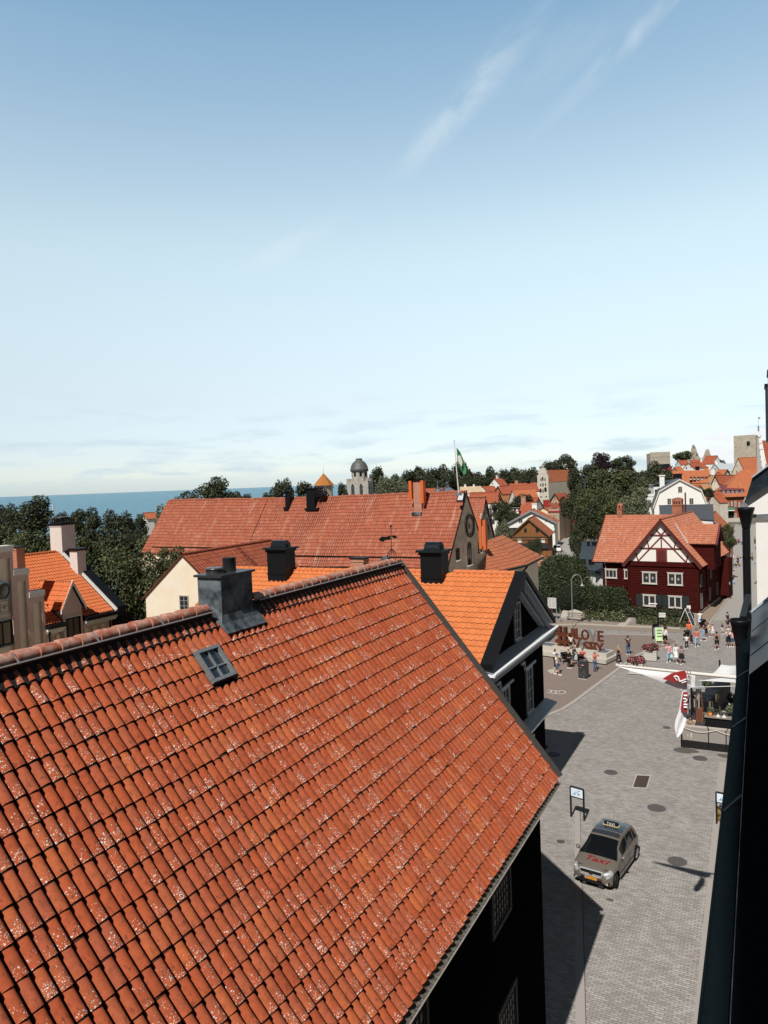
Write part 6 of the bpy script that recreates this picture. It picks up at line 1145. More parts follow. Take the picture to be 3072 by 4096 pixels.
# brown brick building at the end of the street
Pw = AD(2877, 1989, 240); Pe = AD(2974, 1996, 240); bl = (Pw[0], Pw[1]); BT = degrees(atan2(Pe[1] - Pw[1], Pe[0] - Pw[0])) * 0 + 22; e_ = empty('brown_brick_town_house', (bl[0], bl[1], 0), radians(BT), 'red-brown house with five purple dormers, a green balcony and stone steps', 'house', 'houses of the old town')
f_ = lambda x, y, yl=0: onY(x, y, bl, BT, yl); xr_ = f_(2978, 1996)[0]; zE = f_(2877, 1989)[2]; zB = 0
BRN = plain('red_brown_plaster', (.26, .075, .04), .9, var=.12, scale=.8); m_ = MB(); m_.boxc(0, xr_, 0, 12, zB, zE); m_.build('wall', BRN, e_)
m_ = MB(); m_.boxc(-.05, xr_ + .05, -.06, 0, zB, 1.1 + 0); m_.build('plinth', LIME, e_); m_ = MB(); rt0 = f_(2967, 1879, 7); rt1 = f_(3028, 1878, 7)
el, er = np.array([-.4, -.5, zE]), np.array([xr_ + .4, -.5, zE]); tl2, tr2 = np.array([rt0[0], 7, rt0[2]]), np.array([rt1[0] + 3, 7, rt0[2]]); sl_2 = np.linalg.norm((el - tl2) * (0, 1, 1))
m_.face([el, er, tr2, tl2], 0, [(el[0], sl_2), (er[0], sl_2), (tr2[0], 0), (tl2[0], 0)]); m_.face([el, tl2, (el[0] + 1, 13, zE)], 0, [(0, 9), (6, 0), (12, 9)]); m_.face([er, (er[0] + 4, 13, zE), tr2], 0, [(0, 9), (6, 9), (12, 0)]); m_.boxc(-.5, xr_ + .5, -.6, -.4, zE - .35, zE - .02, 1); m_.build('roof', [TILE_FAR2, BLACKM], e_)
for px in (2894, 2912, 2930, 2947, 2967):
    c_ = f_(px, 1968, .6); m_ = MB(); m_.boxc(c_[0] - .62, c_[0] + .62, .5, 4.0, c_[2] - 1.4, c_[2] + .6, 0); m_.face([(c_[0] - .8, .3, c_[2] + .62), (c_[0] + .8, .3, c_[2] + .62), (c_[0] + 1.5, 4.6, c_[2] + 2.3), (c_[0] - .1 + .0, 4.6, c_[2] + 2.3)], 1); m_.boxc(c_[0] - .4, c_[0] + .4, .44, .5, c_[2] - 1.1, c_[2] + .45, 2); m_.build('dormer', [plain('purple_brown_boards', (.16, .045, .045), .7), plain('purple_sheet', (.17, .05, .05), .6), GREYMETAL], e_)
for (x0, y0, x1, y1) in ((2883, 2046, 2889, 2066), (2894, 2047, 2900, 2067), (2938, 2053, 2945, 2074), (2883, 2003, 2889, 2021), (2895, 2005, 2901, 2022), (2910, 2008, 2916, 2024), (2924, 2006, 2930, 2024), (2938, 2004, 2945, 2027), (2954, 2008, 2960, 2030)):
    cc, w_, h_ = ySize(x0, y0, x1, y1, bl, BT, 0); window(e_, cc, (0, -1), w_ * 1.1, h_, WFRAME, (2, 4), .12, .06, sill=(BLACKM,))
a, b = f_(2896, 2030, -1.2), f_(2938, 2040, -1.2); m_ = MB(); m_.boxc(a[0], b[0], -1.3, -1.2, b[2], a[2]); m_.boxc(a[0], b[0], -1.3, 0, b[2] - .25, b[2], 1); m_.build('balcony', [plain('green_balcony', (.08, .25, .17), .6, var=.5, scale=2), WHITE], e_)
a, b = f_(2912, 2043, 0), f_(2934, 2082, 0); m_ = MB(); m_.boxc(a[0], b[0], -.05, 0, .8, a[2]); m_.build('entrance', DARKPT, e_); m_ = MB()
for k in range(6): m_.boxc(a[0] - 2.2 + k * .25, b[0] + 1.6 - k * .2, -3.4 + k * .5, 0, 0, .18 * (k + 1))
m_.build('stone_steps', CURBPALE, e_)
# narrow white crow-stepped gable at the far right
P = AD(3036, 1800, 122); e_ = empty('white_stepped_gable_house', (P[0], P[1], 0), 0, 'narrow house whose steep gable edge is capped with white blocks, at right', 'house', 'houses of the old town'); m_ = MB(); k = 122 / F
edge = [(3033, 1726, 3041), (3036, 1752, 3046), (3037, 1776, 3051), (3040, 1800, 3055), (3043, 1822, 3058), (3046, 1844, 3061), (3049, 1866, 3064)]
for i, (x0, y0, x1) in enumerate(edge): a = AD(x0, y0, 122) - P; b = AD(x1, y0 + 23, 122) - P; m_.boxc(a[0], b[0], -.15 - .001 * i, .6, P[2] + b[2] + .06, P[2] + a[2])
m_.build('capping_blocks', WHITE, e_)
a = AD(3026, 1740, 122) - P; a2 = AD(3050, 1880, 122) - P; zt1 = P[2] + a[2]; m_ = MB(); m_.prism([(a[0], -1), (a2[0] + 2.0, -1), (a2[0] + .6, P[2] + a2[2]), (a[0] + .6, zt1), (a[0], zt1 - .4)], 0, 6); m_.build('wall', plain('grey_boards', (.38, .37, .36), .9, var=.3, scale=2, stretch=(1, 1, .3)), e_)
b = AD(3048, 1762, 122) - P; m_ = MB(); m_.face([(b[0], .3, P[2] + b[2]), (b[0] + 3, .3, P[2] + b[2]), (b[0] + 3, -.9, P[2] + b[2] - 6), (b[0] + .9, -.9, P[2] + b[2] - 6)][::-1], 0, [(0, 0), (3, 0), (3, 6), (0, 6)]); m_.build('roof', TILE_FAR, e_)
m_ = MB(); a = AD(3034, 1726, 122) - P; m_.tube([(a[0], 0, P[2] + a[2]), (a[0], 0, P[2] + a[2] + .9)], .12, 0, 6); m_.tube([(a[0], 0, P[2] + a[2] + .9), (a[0], 0, P[2] + a[2] + 2.3)], .03, 0, 5); m_.box((a[0] + .15, 0, P[2] + a[2] + 2.2), (.3, .03, .3)); m_.build('finial', GREYMETAL, e_)
# ================================================================ trees and plants
LF_DARK = leafmat('dark_foliage', (.010, .015, .007), (.075, .086, .040)); LF_MID = leafmat('mid_foliage', (.012, .020, .007), (.125, .14, .058)); LF_PALE = leafmat('pale_foliage', (.05, .062, .035), (.20, .21, .13)); LF_PURP = leafmat('copper_foliage', (.015, .008, .012), (.05, .028, .04)); LF_IVY = leafmat('ivy_foliage', (.008, .016, .006), (.075, .095, .040))
BARK = plain('bark', (.07, .055, .042), .95, var=.4, scale=6)
def cloud_mesh(name, blobs, n, size, mat, seed=0, shell=.35, asp=1.6, drop=0.0):
    r_ = np.random.default_rng(seed); B = np.array(blobs, float); vol = (B[:, 3] * B[:, 4] * B[:, 5]) ** (2 / 3); idx = r_.choice(len(B), n, p=vol / vol.sum()); b = B[idx]
    d = r_.normal(size=(n, 3)); d /= np.linalg.norm(d, axis=1)[:, None]; rad = 1 - shell * r_.random(n) ** 1.6; rad *= 1 + .10 * r_.normal(size=n) * .6
    P = b[:, :3] + d * rad[:, None] * b[:, 3:6]
    if drop: P[:, 2] -= drop * r_.random(n) ** 2
    nrm = d * .9 + r_.normal(size=(n, 3)) * .75 + np.array([0, 0, .35]); nrm /= np.linalg.norm(nrm, axis=1)[:, None]
    a = np.cross(nrm, r_.normal(size=(n, 3))); a /= np.linalg.norm(a, axis=1)[:, None]; c = np.cross(nrm, a); s = size * (.55 + .9 * r_.random(n))[:, None]
    V = np.stack([P - a * s * .5 * asp, P + c * s * .42, P + a * s * .5 * asp, P - c * s * .42], 1).reshape(-1, 3)
    me = bpy.data.meshes.new(name); me.vertices.add(4 * n); me.vertices.foreach_set('co', V.ravel()); me.loops.add(4 * n); me.loops.foreach_set('vertex_index', np.arange(4 * n)); me.polygons.add(n); me.polygons.foreach_set('loop_start', np.arange(0, 4 * n, 4)); me.polygons.foreach_set('loop_total', np.full(n, 4)); me.update(calc_edges=True)
    me.materials.append(mat); return me
def crown_blobs(seed, k=16, flat=1.0, top=1.0):
    r_ = np.random.default_rng(seed); out = [(0, 0, 0, .62, .62, .66)]
    for i in range(k):
        t = r_.uniform(0, 2 * pi); z = r_.uniform(-.75, .9); q = sqrt(max(.05, 1 - (z * .92) ** 2)) * r_.uniform(.5, .74); s = r_.uniform(.22, .40); out.append((q * cos(t), q * sin(t), z * .68 * top, s, s, s * flat))
    return out
CROWNS = {}
def crown_mesh(kind, var):
    k = (kind, var)
    if k in CROWNS: return CROWNS[k]
    mat = dict(dark=LF_DARK, mid=LF_MID, pale=LF_PALE, purple=LF_PURP)[kind]; n, s = (6500, .062) if var < 3 else ((13000, .040) if var == 3 else (2600, .10))
    CROWNS[k] = cloud_mesh('crown', crown_blobs(hash(kind) % 97 * 0 + var * 7 + len(kind), 15 if var < 3 else 24), n, s, mat, seed=var + len(kind)); return CROWNS[k]
def trunk_mesh():
    m = MB(); m.tube([(0, 0, -1), (.02, 0, -.5), (0, .02, 0)], [.055, .045, .03], 0, 7)
    for i in range(6):
        t = i * 1.05; m.tube([(0, 0, -.42 + i * .05), (.25 * cos(t), .25 * sin(t), -.22 + i * .03), (.42 * cos(t), .42 * sin(t), -.06)], [.03, .018, .008], 0, 5)
    o = m.build('trunk', BARK); me = o.data; bpy.data.objects.remove(o); return me
TRK = trunk_mesh()
def tree(px, yt, hw, yb, d, kind='dark', var=0, label='', group='trees of the town', name='tree', zg=None, cat='tree'):
    c = AD(px, (yt + yb) / 2, d); k = d / F; rx = hw * k; rz = (yb - yt) / 2 * k; zg_ = gh(c[0], c[1]) if zg is None else zg; zg_ = min(zg_, c[2] - rz * .8)
    e = empty(name, (c[0], c[1], zg_), random.uniform(0, 6.28), label, cat, group)
    o = bpy.data.objects.new('crown', crown_mesh(kind, var)); COL.objects.link(o); o.parent = e; o.location = (0, 0, c[2] - zg_); o.scale = (rx * 1.14, rx * 1.14, rz * 1.12)
    t = bpy.data.objects.new('trunk', TRK); COL.objects.link(t); t.parent = e; hh_ = c[2] - zg_ + rz * .2; t.location = (0, 0, hh_); t.scale = (min(rx, hh_) * 1.0, min(rx, hh_), hh_)
    return e
G1 = 'trees between the square and the sea'
for a in [(20, 2010, 55, 2180, 150, 'dark', 0, 'dark tree cut by the left edge of the picture'), (125, 1984, 92, 2150, 140, 'dark', 1, 'broad dark tree rising highest against the sea at the left'), (248, 2046, 40, 2140, 150, 'dark', 2, 'small dark tree beside the thin white mast'), (342, 2026, 66, 2170, 130, 'dark', 0, 'round dark tree between mast and chimney crown'), (478, 2036, 66, 2210, 128, 'dark', 2, 'rounded dark tree in the middle of the seaside row'), (548, 2058, 50, 2200, 135, 'dark', 1, 'lower dark tree left of the little seaside house'), (668, 2012, 58, 2215, 118, 'pale', 0, 'grey-green tree touching the left end of the long roof'), (712, 1988, 40, 2100, 124, 'pale', 1, 'grey-green tree top next to the roof corner against the sea'),
          (30, 2095, 80, 2290, 100, 'mid', 0, 'olive tree filling the gap above the stepped gable'), (150, 2110, 90, 2330, 95, 'mid', 1, 'olive-green tree behind the brick chimney'), (275, 2120, 90, 2330, 92, 'mid', 2, 'olive-green tree behind the whitewashed chimneys'), (400, 2090, 95, 2330, 98, 'dark', 0, 'dark tree to the right of the whitewashed chimneys'), (520, 2110, 100, 2350, 96, 'dark', 2, 'dark tree in the dip left of the long roof'), (620, 2130, 80, 2330, 85, 'mid', 1, 'shaded tree reaching under the long roof edge')]: tree(*a, group=G1)
tree(515, 2168, 165, 2560, 62, 'mid', 3, 'large near tree with glinting leaves left of the cream gable', group=G1); tree(690, 2180, 72, 2330, 66, 'mid', 2, 'small leafy tree in front of the cream gable top', group=G1); tree(430, 2330, 130, 2700, 60, 'dark', 3, 'deep shaded tree beside the cream wall', group=G1)
q = AD(217, 2120, 190); m_ = MB(); m_.tube([(0, 0, -12), (0, 0, 6.6)], .16, 0, 6); o = m_.build('mast', WFRAME, None, None, tuple(q)); tag(o, 'thin white mast standing up from the trees before the sea', 'mast')
fh('seaside_house', 'tiny white house with orange roof peeping from the trees by the sea', (573, 2052), (582, 2062), (570, 2066), (606, 2052), 170, -20, WHITE, TILE_FAR2, w=1.6, h=1.4, zb=-14)
G2 = 'trees behind the long roof'
for a in [(835, 1910, 100, 2090, 104, 'dark', 1, 'big dark tree on the skyline left of the small black chimney'), (945, 1958, 62, 2090, 108, 'dark', 0, 'lower shoulder of dark foliage between tree and small chimney'), (1130, 1912, 50, 2060, 112, 'dark', 2, 'dark tree behind the wide black chimney'), (1075, 1970, 30, 2050, 115, 'dark', 1, 'small bush of foliage just left of the wide black chimney'), (1222, 1928, 42, 2050, 120, 'dark', 4, 'dark tree between the black chimney and the pointed tower'), (1275, 1945, 40, 2050, 125, 'purple', 4, 'darkest tree at the foot of the pointed tower'), (1372, 1932, 22, 2050, 180, 'dark', 4, 'narrow dark tree just left of the church tower'), (1505, 1868, 34, 1990, 300, 'dark', 4, 'dark tree touching the right side of the church tower'), (1545, 1898, 62, 2020, 200, 'pale', 0, 'pale tree right of the church tower'), (1610, 1915, 42, 2010, 210, 'pale', 1, 'pale tree behind the orange chimney boards')]: tree(*a, group=G2)
tp = [(1590, 1895), (1640, 1880), (1690, 1868), (1745, 1872), (1790, 1856), (1840, 1850), (1890, 1888), (1930, 1890), (1975, 1868), (2025, 1878), (2075, 1868), (2115, 1882), (2150, 1870), (1660, 1900), (1720, 1895), (1860, 1895), (1960, 1895), (2050, 1895), (2110, 1890)]
ORD = 'first second third fourth fifth sixth seventh eighth ninth tenth eleventh twelfth thirteenth fourteenth fifteenth sixteenth seventeenth eighteenth nineteenth'.split(); tp.sort()
for i, (px, yt) in enumerate(tp): tree(px, yt + random.uniform(-3, 3), random.uniform(36, 48), 1985, 430 + (i % 4) * 22, 'dark', 4 if i % 2 else 1, ORD[i] + ' crown from the left in the dark treeline on the horizon', group='treeline on the horizon')
G3 = 'trees in the middle of the town'
for a in [(2250, 1817, 62, 1925, 360, 'dark', 1, 'large dark tree behind the stepped warehouse'), (2193, 1846, 34, 1930, 370, 'dark', 4, 'dark tree between warehouse gable and horizon'), (2408, 1810, 40, 1900, 330, 'purple', 0, 'purple-black copper tree on the skyline'), (2490, 1822, 55, 1900, 335, 'dark', 2, 'rounded dark tree on the skyline right of the copper tree'), (2345, 1850, 68, 2000, 270, 'dark', 0, 'dark tree behind the drooping birch'), (2450, 1870, 95, 2010, 230, 'mid', 1, 'wide dark tree below the copper tree'), (2555, 1880, 55, 1990, 240, 'dark', 2, 'dark tree in the gap before the broad hill tower'),
          (2300, 1938, 56, 2100, 172, 'dark', 1, 'drooping tree right of the tan mansard house'), (2390, 1925, 88, 2160, 160, 'mid', 3, 'largest leafy tree at the lane junction'), (2480, 1960, 85, 2150, 156, 'mid', 0, 'leafy tree just above the red timber house roof'), (2340, 2020, 52, 2180, 158, 'dark', 2, 'low hanging tree by the rubble wall'), (2306, 2100, 26, 2240, 150, 'dark', 4, 'narrow ivy-hung tree along the lane'),
          (2628, 1846, 70, 2000, 205, 'dark', 1, 'dense dark tree left of the white gambrel house'), (2580, 1900, 60, 2040, 170, 'mid', 2, 'leafy tree beside the balcony house'), (2545, 1950, 60, 2090, 150, 'pale', 1, 'paler tree above the narrow brick chimney'), (2730, 1802, 34, 1850, 440, 'mid', 4, 'lone tree on the hill beside the pointed ruin'), (3014, 1790, 16, 1850, 470, 'dark', 4, 'small tree right of the square tower'), (2885, 1838, 18, 1870, 430, 'dark', 4, 'small bush at the left foot of the square tower'),
          (2834, 1950, 26, 1992, 210, 'dark', 2, 'small tree between the gambrel house and brown brick house'), (2086, 1974, 55, 2050, 215, 'dark', 0, 'round dark tree in front of the white gable and red roof'), (2000, 2000, 48, 2090, 190, 'dark', 2, 'dark tree right of the gothic gable'), (2045, 2040, 40, 2110, 185, 'dark', 1, 'dark shrubby tree below the red dormer house'), (2018, 2078, 38, 2220, 105, 'pale', 2, 'pale leafy tree between the gothic gable and timber house'), (2140, 2146, 31, 2224, 140, 'dark', 3, 'small black-green tree standing before the timber house')]: tree(*a, group=G3)
for i, (px, yt, hw, yb, d, lb) in enumerate([(2905, 2093, 26, 2170, 118, 'leafy tree overhanging the street behind the lean-to roof'), (2918, 2140, 28, 2200, 112, 'low branch of foliage over the street by the tiled lean-to'), (2902, 2212, 15, 2330, 104, 'climbing plant on the street wall of the red house')]): tree(px, yt, hw, yb, d, 'mid', 0 if i < 2 else 4, lb, group='greenery by the red house', zg=0)
# ivy mound
iv = empty('ivy_mound', (-22.4, 92.5, 0), 0, 'huge rounded mound of dark clipped ivy with lower lobes towards the red house', 'ivy'); bl = [(0, 0, 3.2, 3.5, 3.3, 3.7), (-1.6, -1, 2.2, 2.8, 2.6, 3.0), (1.2, -1.2, 1.9, 2.9, 2.4, 2.9), (3.0, -.5, 1.2, 2.5, 2.3, 2.4), (5.0, .2, 1.0, 2.2, 2.0, 2.1), (6.6, .8, .9, 1.7, 1.6, 2.0), (-3.4, -.5, 1.0, 2.4, 2.4, 2.2), (1.0, 0, 5.0, 2.0, 2.0, 1.7), (-.8, .3, 5.2, 1.9, 1.9, 1.5)]
me = cloud_mesh('ivy_leaves', bl, 60000, .13, LF_IVY, 5, shell=.10); o = bpy.data.objects.new('ivy_leaves', me); COL.objects.link(o); o.parent = iv
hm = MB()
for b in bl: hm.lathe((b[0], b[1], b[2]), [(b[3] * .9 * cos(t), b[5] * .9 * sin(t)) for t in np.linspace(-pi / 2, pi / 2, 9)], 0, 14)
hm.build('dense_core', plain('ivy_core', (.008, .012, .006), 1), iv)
# pale rubble wall under the mound
q = G(2262, 2470); e_ = empty('low_rubble_wall', (q[0], q[1], 0), radians(-6), 'low pale rubble wall behind the bench', 'wall'); m_ = MB(); m_.prism([(-.6, 0), (2.2, 0), (2.15, .5), (1.5, .8), (.9, .95), (.2, .7), (-.4, .75)], 0, .6); m_.build('stone_face', plain('rough_pale_stone', (.5, .46, .4), .9, var=.7, scale=3, bump=.08, bscale=5), e_)
# flower beds
def bedmesh(poly_px, n, size, h, mat, seed):
    P = np.array([G(*p)[:2] for p in poly_px]); r_ = np.random.default_rng(seed); pts = []
    from mathutils.geometry import intersect_point_tri_2d
    mn, mx = P.min(0), P.max(0)
    while len(pts) < n:
        q = mn + r_.random(2) * (mx - mn); ins = False
        for i in range(len(P)):
            a, b = P[i], P[(i + 1) % len(P)]
            if (a[1] > q[1]) != (b[1] > q[1]) and q[0] < (b[0] - a[0]) * (q[1] - a[1]) / (b[1] - a[1]) + a[0]: ins = not ins
        if ins: pts.append((q[0], q[1], r_.random() * h * (.5 + .5 * sin(q[0] * 2.3) * cos(q[1] * 1.7)) + .03, .1, .1, .12))
    return cloud_mesh('leaves', pts, n, size, mat, seed, shell=.8)
for nm, poly, h, mt, lb, n in (('flower_bed', ((2330, 2480), (2500, 2492), (2520, 2460), (2500, 2440), (2400, 2438), (2320, 2452)), .7, LF_MID, 'low green flower bed between the bench and the stone path', 5000), ('flower_bed', ((2545, 2498), (2740, 2512), (2775, 2485), (2760, 2455), (2540, 2450)), .8, LF_MID, 'low flower bed along the front of the red house', 6000)):
    o = bpy.data.objects.new(nm, bedmesh(poly, n, .14, h, mt, n)); COL.objects.link(o); tag(o, lb, 'flower bed', None, 'stuff')
o = bpy.data.objects.new('meadow_flowers', bedmesh(((2330, 2480), (2500, 2492), (2520, 2460), (2500, 2440), (2320, 2452)), 500, .07, 1.0, plain('pale_petals', (.6, .58, .45), .9), 91)); COL.objects.link(o); tag(o, 'scattered pale flower heads above the beds', 'flowers', None, 'stuff')
for i, px in enumerate((2530, 2570, 2612, 2655, 2700, 2742)):
    q = G(px, 2468 + i * 3); s_ = empty('shrub', (q[0], q[1], 0), 0, ['dark shrub by the stone path at the corner of the red house', 'dark shrub below the left lower window', 'dark shrub between the two lower windows', 'dark shrub under the left shutter of the right window', 'dark shrub under the right lower window', 'dark shrub at the right corner of the red house'][i], 'shrub', 'shrubs under the windows'); o = bpy.data.objects.new('foliage', cloud_mesh('foliage', [(0, 0, .6, .8, .6, .75), (.4, .1, .5, .5, .5, .5), (-.4, 0, .45, .5, .5, .5)], 1500, .11, LF_DARK, 40 + i)); COL.objects.link(o); o.parent = s_
m_ = MB(); P_ = [G(*p) for p in ((2460, 2505), (2498, 2508), (2530, 2476), (2512, 2474))]; m_.face([(p[0], p[1], .02) for p in P_][::-1]); tag(m_.build('stone_path', CURBPALE), kind='structure')
m_ = MB(); e_ = [G(*p) for p in ((2205, 2502), (2330, 2498), (2460, 2505), (2545, 2508), (2720, 2516))]
for a, b in zip(e_[:-1], e_[1:]): m_.bar((a[0], a[1], .06), (b[0], b[1], .06), .18, .13)
tag(m_.build('garden_edging', CURBPALE), kind='structure')
# ================================================================ things on the square
def gl(px, py, z=0.0): q = G(px, py, z); return q
# sculpture of letters on its stone base
a, b = G(2186, 2629), G(2424, 2662); LTH = atan2(b[1] - a[1], b[0] - a[0]); sc = empty('letter_sculpture', (b[0], b[1], 0), LTH, 'rusty steel letter sculpture reading #ILOVE VISBY on a stepped concrete base', 'sculpture')
def sl_(px, py, yl): return onY(px, py, (b[0], b[1]), degrees(LTH), yl)
CONC = plain('pale_concrete', (.46, .43, .38), .9, var=.12, scale=3); RUST = plain('rusty_steel', (.095, .024, .011), .85, .1, var=.35, scale=5, col2=(.12, .034, .015)); CHROME = plain('polished_steel', (.55, .57, .6), .22, .9)
Lb = 8.4; m_ = MB(); m_.boxc(-Lb, 0, 0, 3.0, .12, .45); m_.boxc(-Lb + .2, -.2, .2, 2.8, 0, .12, 1); m_.build('lower_base', [CONC, DARKPT], sc)
m_ = MB(); m_.boxc(-Lb + .5, -.25, .7, 2.4, .45, .85); m_.build('upper_base', CONC, sc); 
for x0_, x1_ in ((-1.35, -.45), (-7.5, -5.8)): m_ = MB(); m_.boxc(x0_, x1_, 1.0, 2.1, .852, .862); m_.build('plaque', plain('dark_plaque', (.10, .10, .12), .4), sc)
YL = 1.6
def letter(ch, x0, y0, x1, y1, mat, dp=.17):
    p, q = sl_(x0, y1, YL), sl_(x1, y0, YL); me = text_mesh(ch, 1.0, 0.0); 
    v = np.array([w.co[:] for w in me.vertices]); bpy.data.meshes.remove(me); mn, mx = v.min(0), v.max(0); w_, h_ = abs(q[0] - p[0]) * .9, abs(q[2] - p[2]) * .96
    me = text_mesh(ch, 1.0, 0.5, offset=.018); v = np.array([w.co[:] for w in me.vertices]); nv = np.empty_like(v); cx_, cz_ = (p[0] + q[0]) / 2, (p[2] + q[2]) / 2
    nv[:, 0] = cx_ + (v[:, 0] - (mn[0] + mx[0]) / 2) / (mx[0] - mn[0]) * w_; nv[:, 2] = cz_ + (v[:, 1] - (mn[1] + mx[1]) / 2) / (mx[1] - mn[1]) * h_; nv[:, 1] = YL - v[:, 2] * dp * 1.0
    for w, c_ in zip(me.vertices, nv): w.co = c_
    me.materials.clear(); me.materials.append(mat); me.update(); o = bpy.data.objects.new('letter', me); COL.objects.link(o); o.parent = sc; return cx_, cz_ - h_ / 2
m_ = MB(); p, q = sl_(2226, 2596, YL), sl_(2279, 2510, YL); w_, h_ = q[0] - p[0], q[2] - p[2]
for x in (.30, .68): m_.boxc(p[0] + w_ * (x - .09), p[0] + w_ * (x + .09), YL - .22, YL + .22, p[2], q[2])
for z in (.36, .68): m_.boxc(p[0], q[0], YL - .215, YL + .215, p[2] + h_ * (z - .065), p[2] + h_ * (z + .065))
for x in (.30, .68): m_.tube([(p[0] + w_ * x, YL, .85), (p[0] + w_ * x, YL, p[2])], .05, 1, 6)
m_.build('hash_sign', [RUST, CHROME], sc)
pp_ = []
for ch, x0, y0, x1, y1, mt in (('I', 2287, 2515, 2298, 2553, RUST), ('L', 2304, 2516, 2326, 2556, RUST), ('O', 2325, 2520, 2356, 2558, RUST), ('V', 2355, 2521, 2388, 2560, CHROME), ('E', 2391, 2525, 2413, 2565, RUST),
                              ('V', 2292, 2561, 2321, 2600, RUST), ('I', 2322, 2565, 2331, 2602, CHROME), ('S', 2334, 2568, 2361, 2606, RUST), ('B', 2360, 2570, 2387, 2608, RUST), ('Y', 2384, 2574, 2415, 2612, RUST)): pp_.append(letter(ch, x0, y0, x1, y1, mt) + (y0 < 2555,))
m_ = MB()
for x, z, up_ in pp_: m_.tube([(x, YL, z + .1), (x, YL, z - .35 if up_ else .85)], .04, 0, 6)
m_.build('support_rods', CHROME, sc)
# kiosk bin
q = G(2335, 2714); e_ = empty('advert_pillar', (q[0], q[1], 0), LTH + .1, 'black rounded litter and poster pillar with white script, in front of the sculpture', 'pillar'); m_ = MB(); m_.boxc(-.38, .38, -.3, .3, 0, .06, 1); m_.boxc(-.35, .35, -.27, .27, .06, 1.42, 0); m_.boxc(-.32, .32, -.24, .24, 1.42, 1.5, 0); m_.build('cabinet', [plain('charcoal_panel', (.035, .037, .042), .4), CONC], e_)
m_ = MB(); r5 = random.Random(5)
for k in range(26): x = r5.uniform(-.26, .2); z = r5.uniform(.2, 1.0) if x < -.1 else (r5.uniform(.15, .7)); m_.box((x, -.276, z), (r5.uniform(.02, .07), .006, .012), 0, R=np.array([[cos(.8 * r5.random()), 0, .3], [0, 1, 0], [0, 0, 1]]))
m_.box((-.1, -.276, 1.18), (.10, .006, .10), 1); m_.box((.04, -.276, 1.17), (.13, .006, .06), 0); m_.build('printed_panel', [WFRAME, plain('red_print', (.6, .03, .03), .5)], e_)
# white board lying on the ground & chalk drawing
q = G(2207, 2682); m_ = MB(); P_ = [G(*p) - q for p in ((2188, 2683), (2212, 2676), (2238, 2686), (2205, 2696))]; m_.prism([(p[0], p[1]) for p in P_], .014, .03, ax='z'); o = m_.build('ground_hatch', CURBPALE, None, None, (q[0], q[1], .0)); tag(o, 'pale square slab set in the plaza beside the man in the blue cap', 'slab')
ck = MB(); CHK = plain('chalk', (.62, .61, .58), .95)
def chalk(pts):
    for a, b in zip(pts[:-1], pts[1:]): A_, B_ = G(*a), G(*b); ck.bar((A_[0], A_[1], .018), (B_[0], B_[1], .018), .06, .006)
chalk([(2191, 2760), (2225, 2764), (2222, 2775), (2188, 2770)]); chalk([(2206, 2762), (2203, 2773)]); chalk([(2225, 2764), (2238, 2767), (2235, 2777), (2222, 2775)]); chalk([(2238, 2763), (2252, 2763), (2261, 2767), (2262, 2771), (2253, 2776), (2234, 2777), (2238, 2763)])
tag(ck.build('chalk_hopscotch', CHK), 'white chalk hopscotch drawn on the brown paving', 'chalk drawing')
# planters
PETAL = plain('pink_petals', (.62, .13, .20), .8); WOODP = plain('weathered_pale_planks', (.50, .48, .44), .9, var=.2, scale=4, stretch=(.4, .4, 5))
def planter(px, py, lb, w=1.12, rz=0.05):
    q = G(px, py); e_ = empty('flower_planter', (q[0], q[1], 0), rz, lb, 'planter', 'planters beside the kerb'); m_ = MB()
    for k in range(5): m_.boxc(-w / 2, w / 2, -w / 2, w / 2, .08 + k * .165, .08 + k * .165 + .15)
    m_.boxc(-w / 2 + .03, w / 2 - .03, -w / 2 + .03, w / 2 - .03, .06, .9); m_.boxc(-w / 2 - .03, w / 2 + .03, -w / 2 - .03, w / 2 + .03, .88, .95); m_.build('box', WOODP, e_)
    for nm, mt, sz, n, sd in (('foliage', LF_DARK, .11, 1500, 1), ('blossoms', PETAL, .085, 600, 2)):
        o = bpy.data.objects.new(nm, cloud_mesh(nm, [(0, 0, 1.05, .7, .7, .35 + (sd == 2) * .06), (.3, .1, 1.2, .35, .35, .3), (-.35, -.1, 1.1, .3, .35, .28)], n, sz, mt, sd + int(px))); COL.objects.link(o); o.parent = e_
planter(2602, 2640, 'pale wooden planter of pink flowers, the farther of the two, standing in the open'); planter(2546, 2694, 'pale wooden planter of pink flowers half hidden behind the white flag')
# lamp
GALV = plain('galvanised_pole', (.34, .35, .35), .5, .5)
def lamp(px, py, h, arm, lb, flip=1, rz=0.45, d=None):
    q = G(px, py) if d is None else AD(px, py, d); e_ = empty('street_lamp', (q[0], q[1], 0 if d is None else q[2]), rz, lb, 'street lamp', 'swan-neck street lamps'); m_ = MB(); pts = [(0, 0, 0), (0, 0, h - .8)] + [(arm / 2 * (1 - cos(t)) * flip, 0, h - .8 + .8 * sin(t)) for t in np.linspace(.2, pi, 9)] + [(arm * flip, 0, h - 1.0)]; m_.tube(pts, [.055] + [.04] * (len(pts) - 1), 0, 8); m_.build('pole', GALV, e_); m_ = MB(); m_.lathe((arm * flip, 0, h - 1.25), [(.04, .28), (.08, .2), (.10, .12), (.26, .02), (.27, 0), (.2, 0), (0, .04)], 0, 16); m_.build('lamp_shade', GALV, e_)
lamp(2291, 2512, 5.9, 1.15, 'tall swan-neck street lamp standing behind the letter sculpture'); 
lamp(2038, 2214, 0, 0, '', 1) if False else None
q = AD(2037, 2215, 100); 
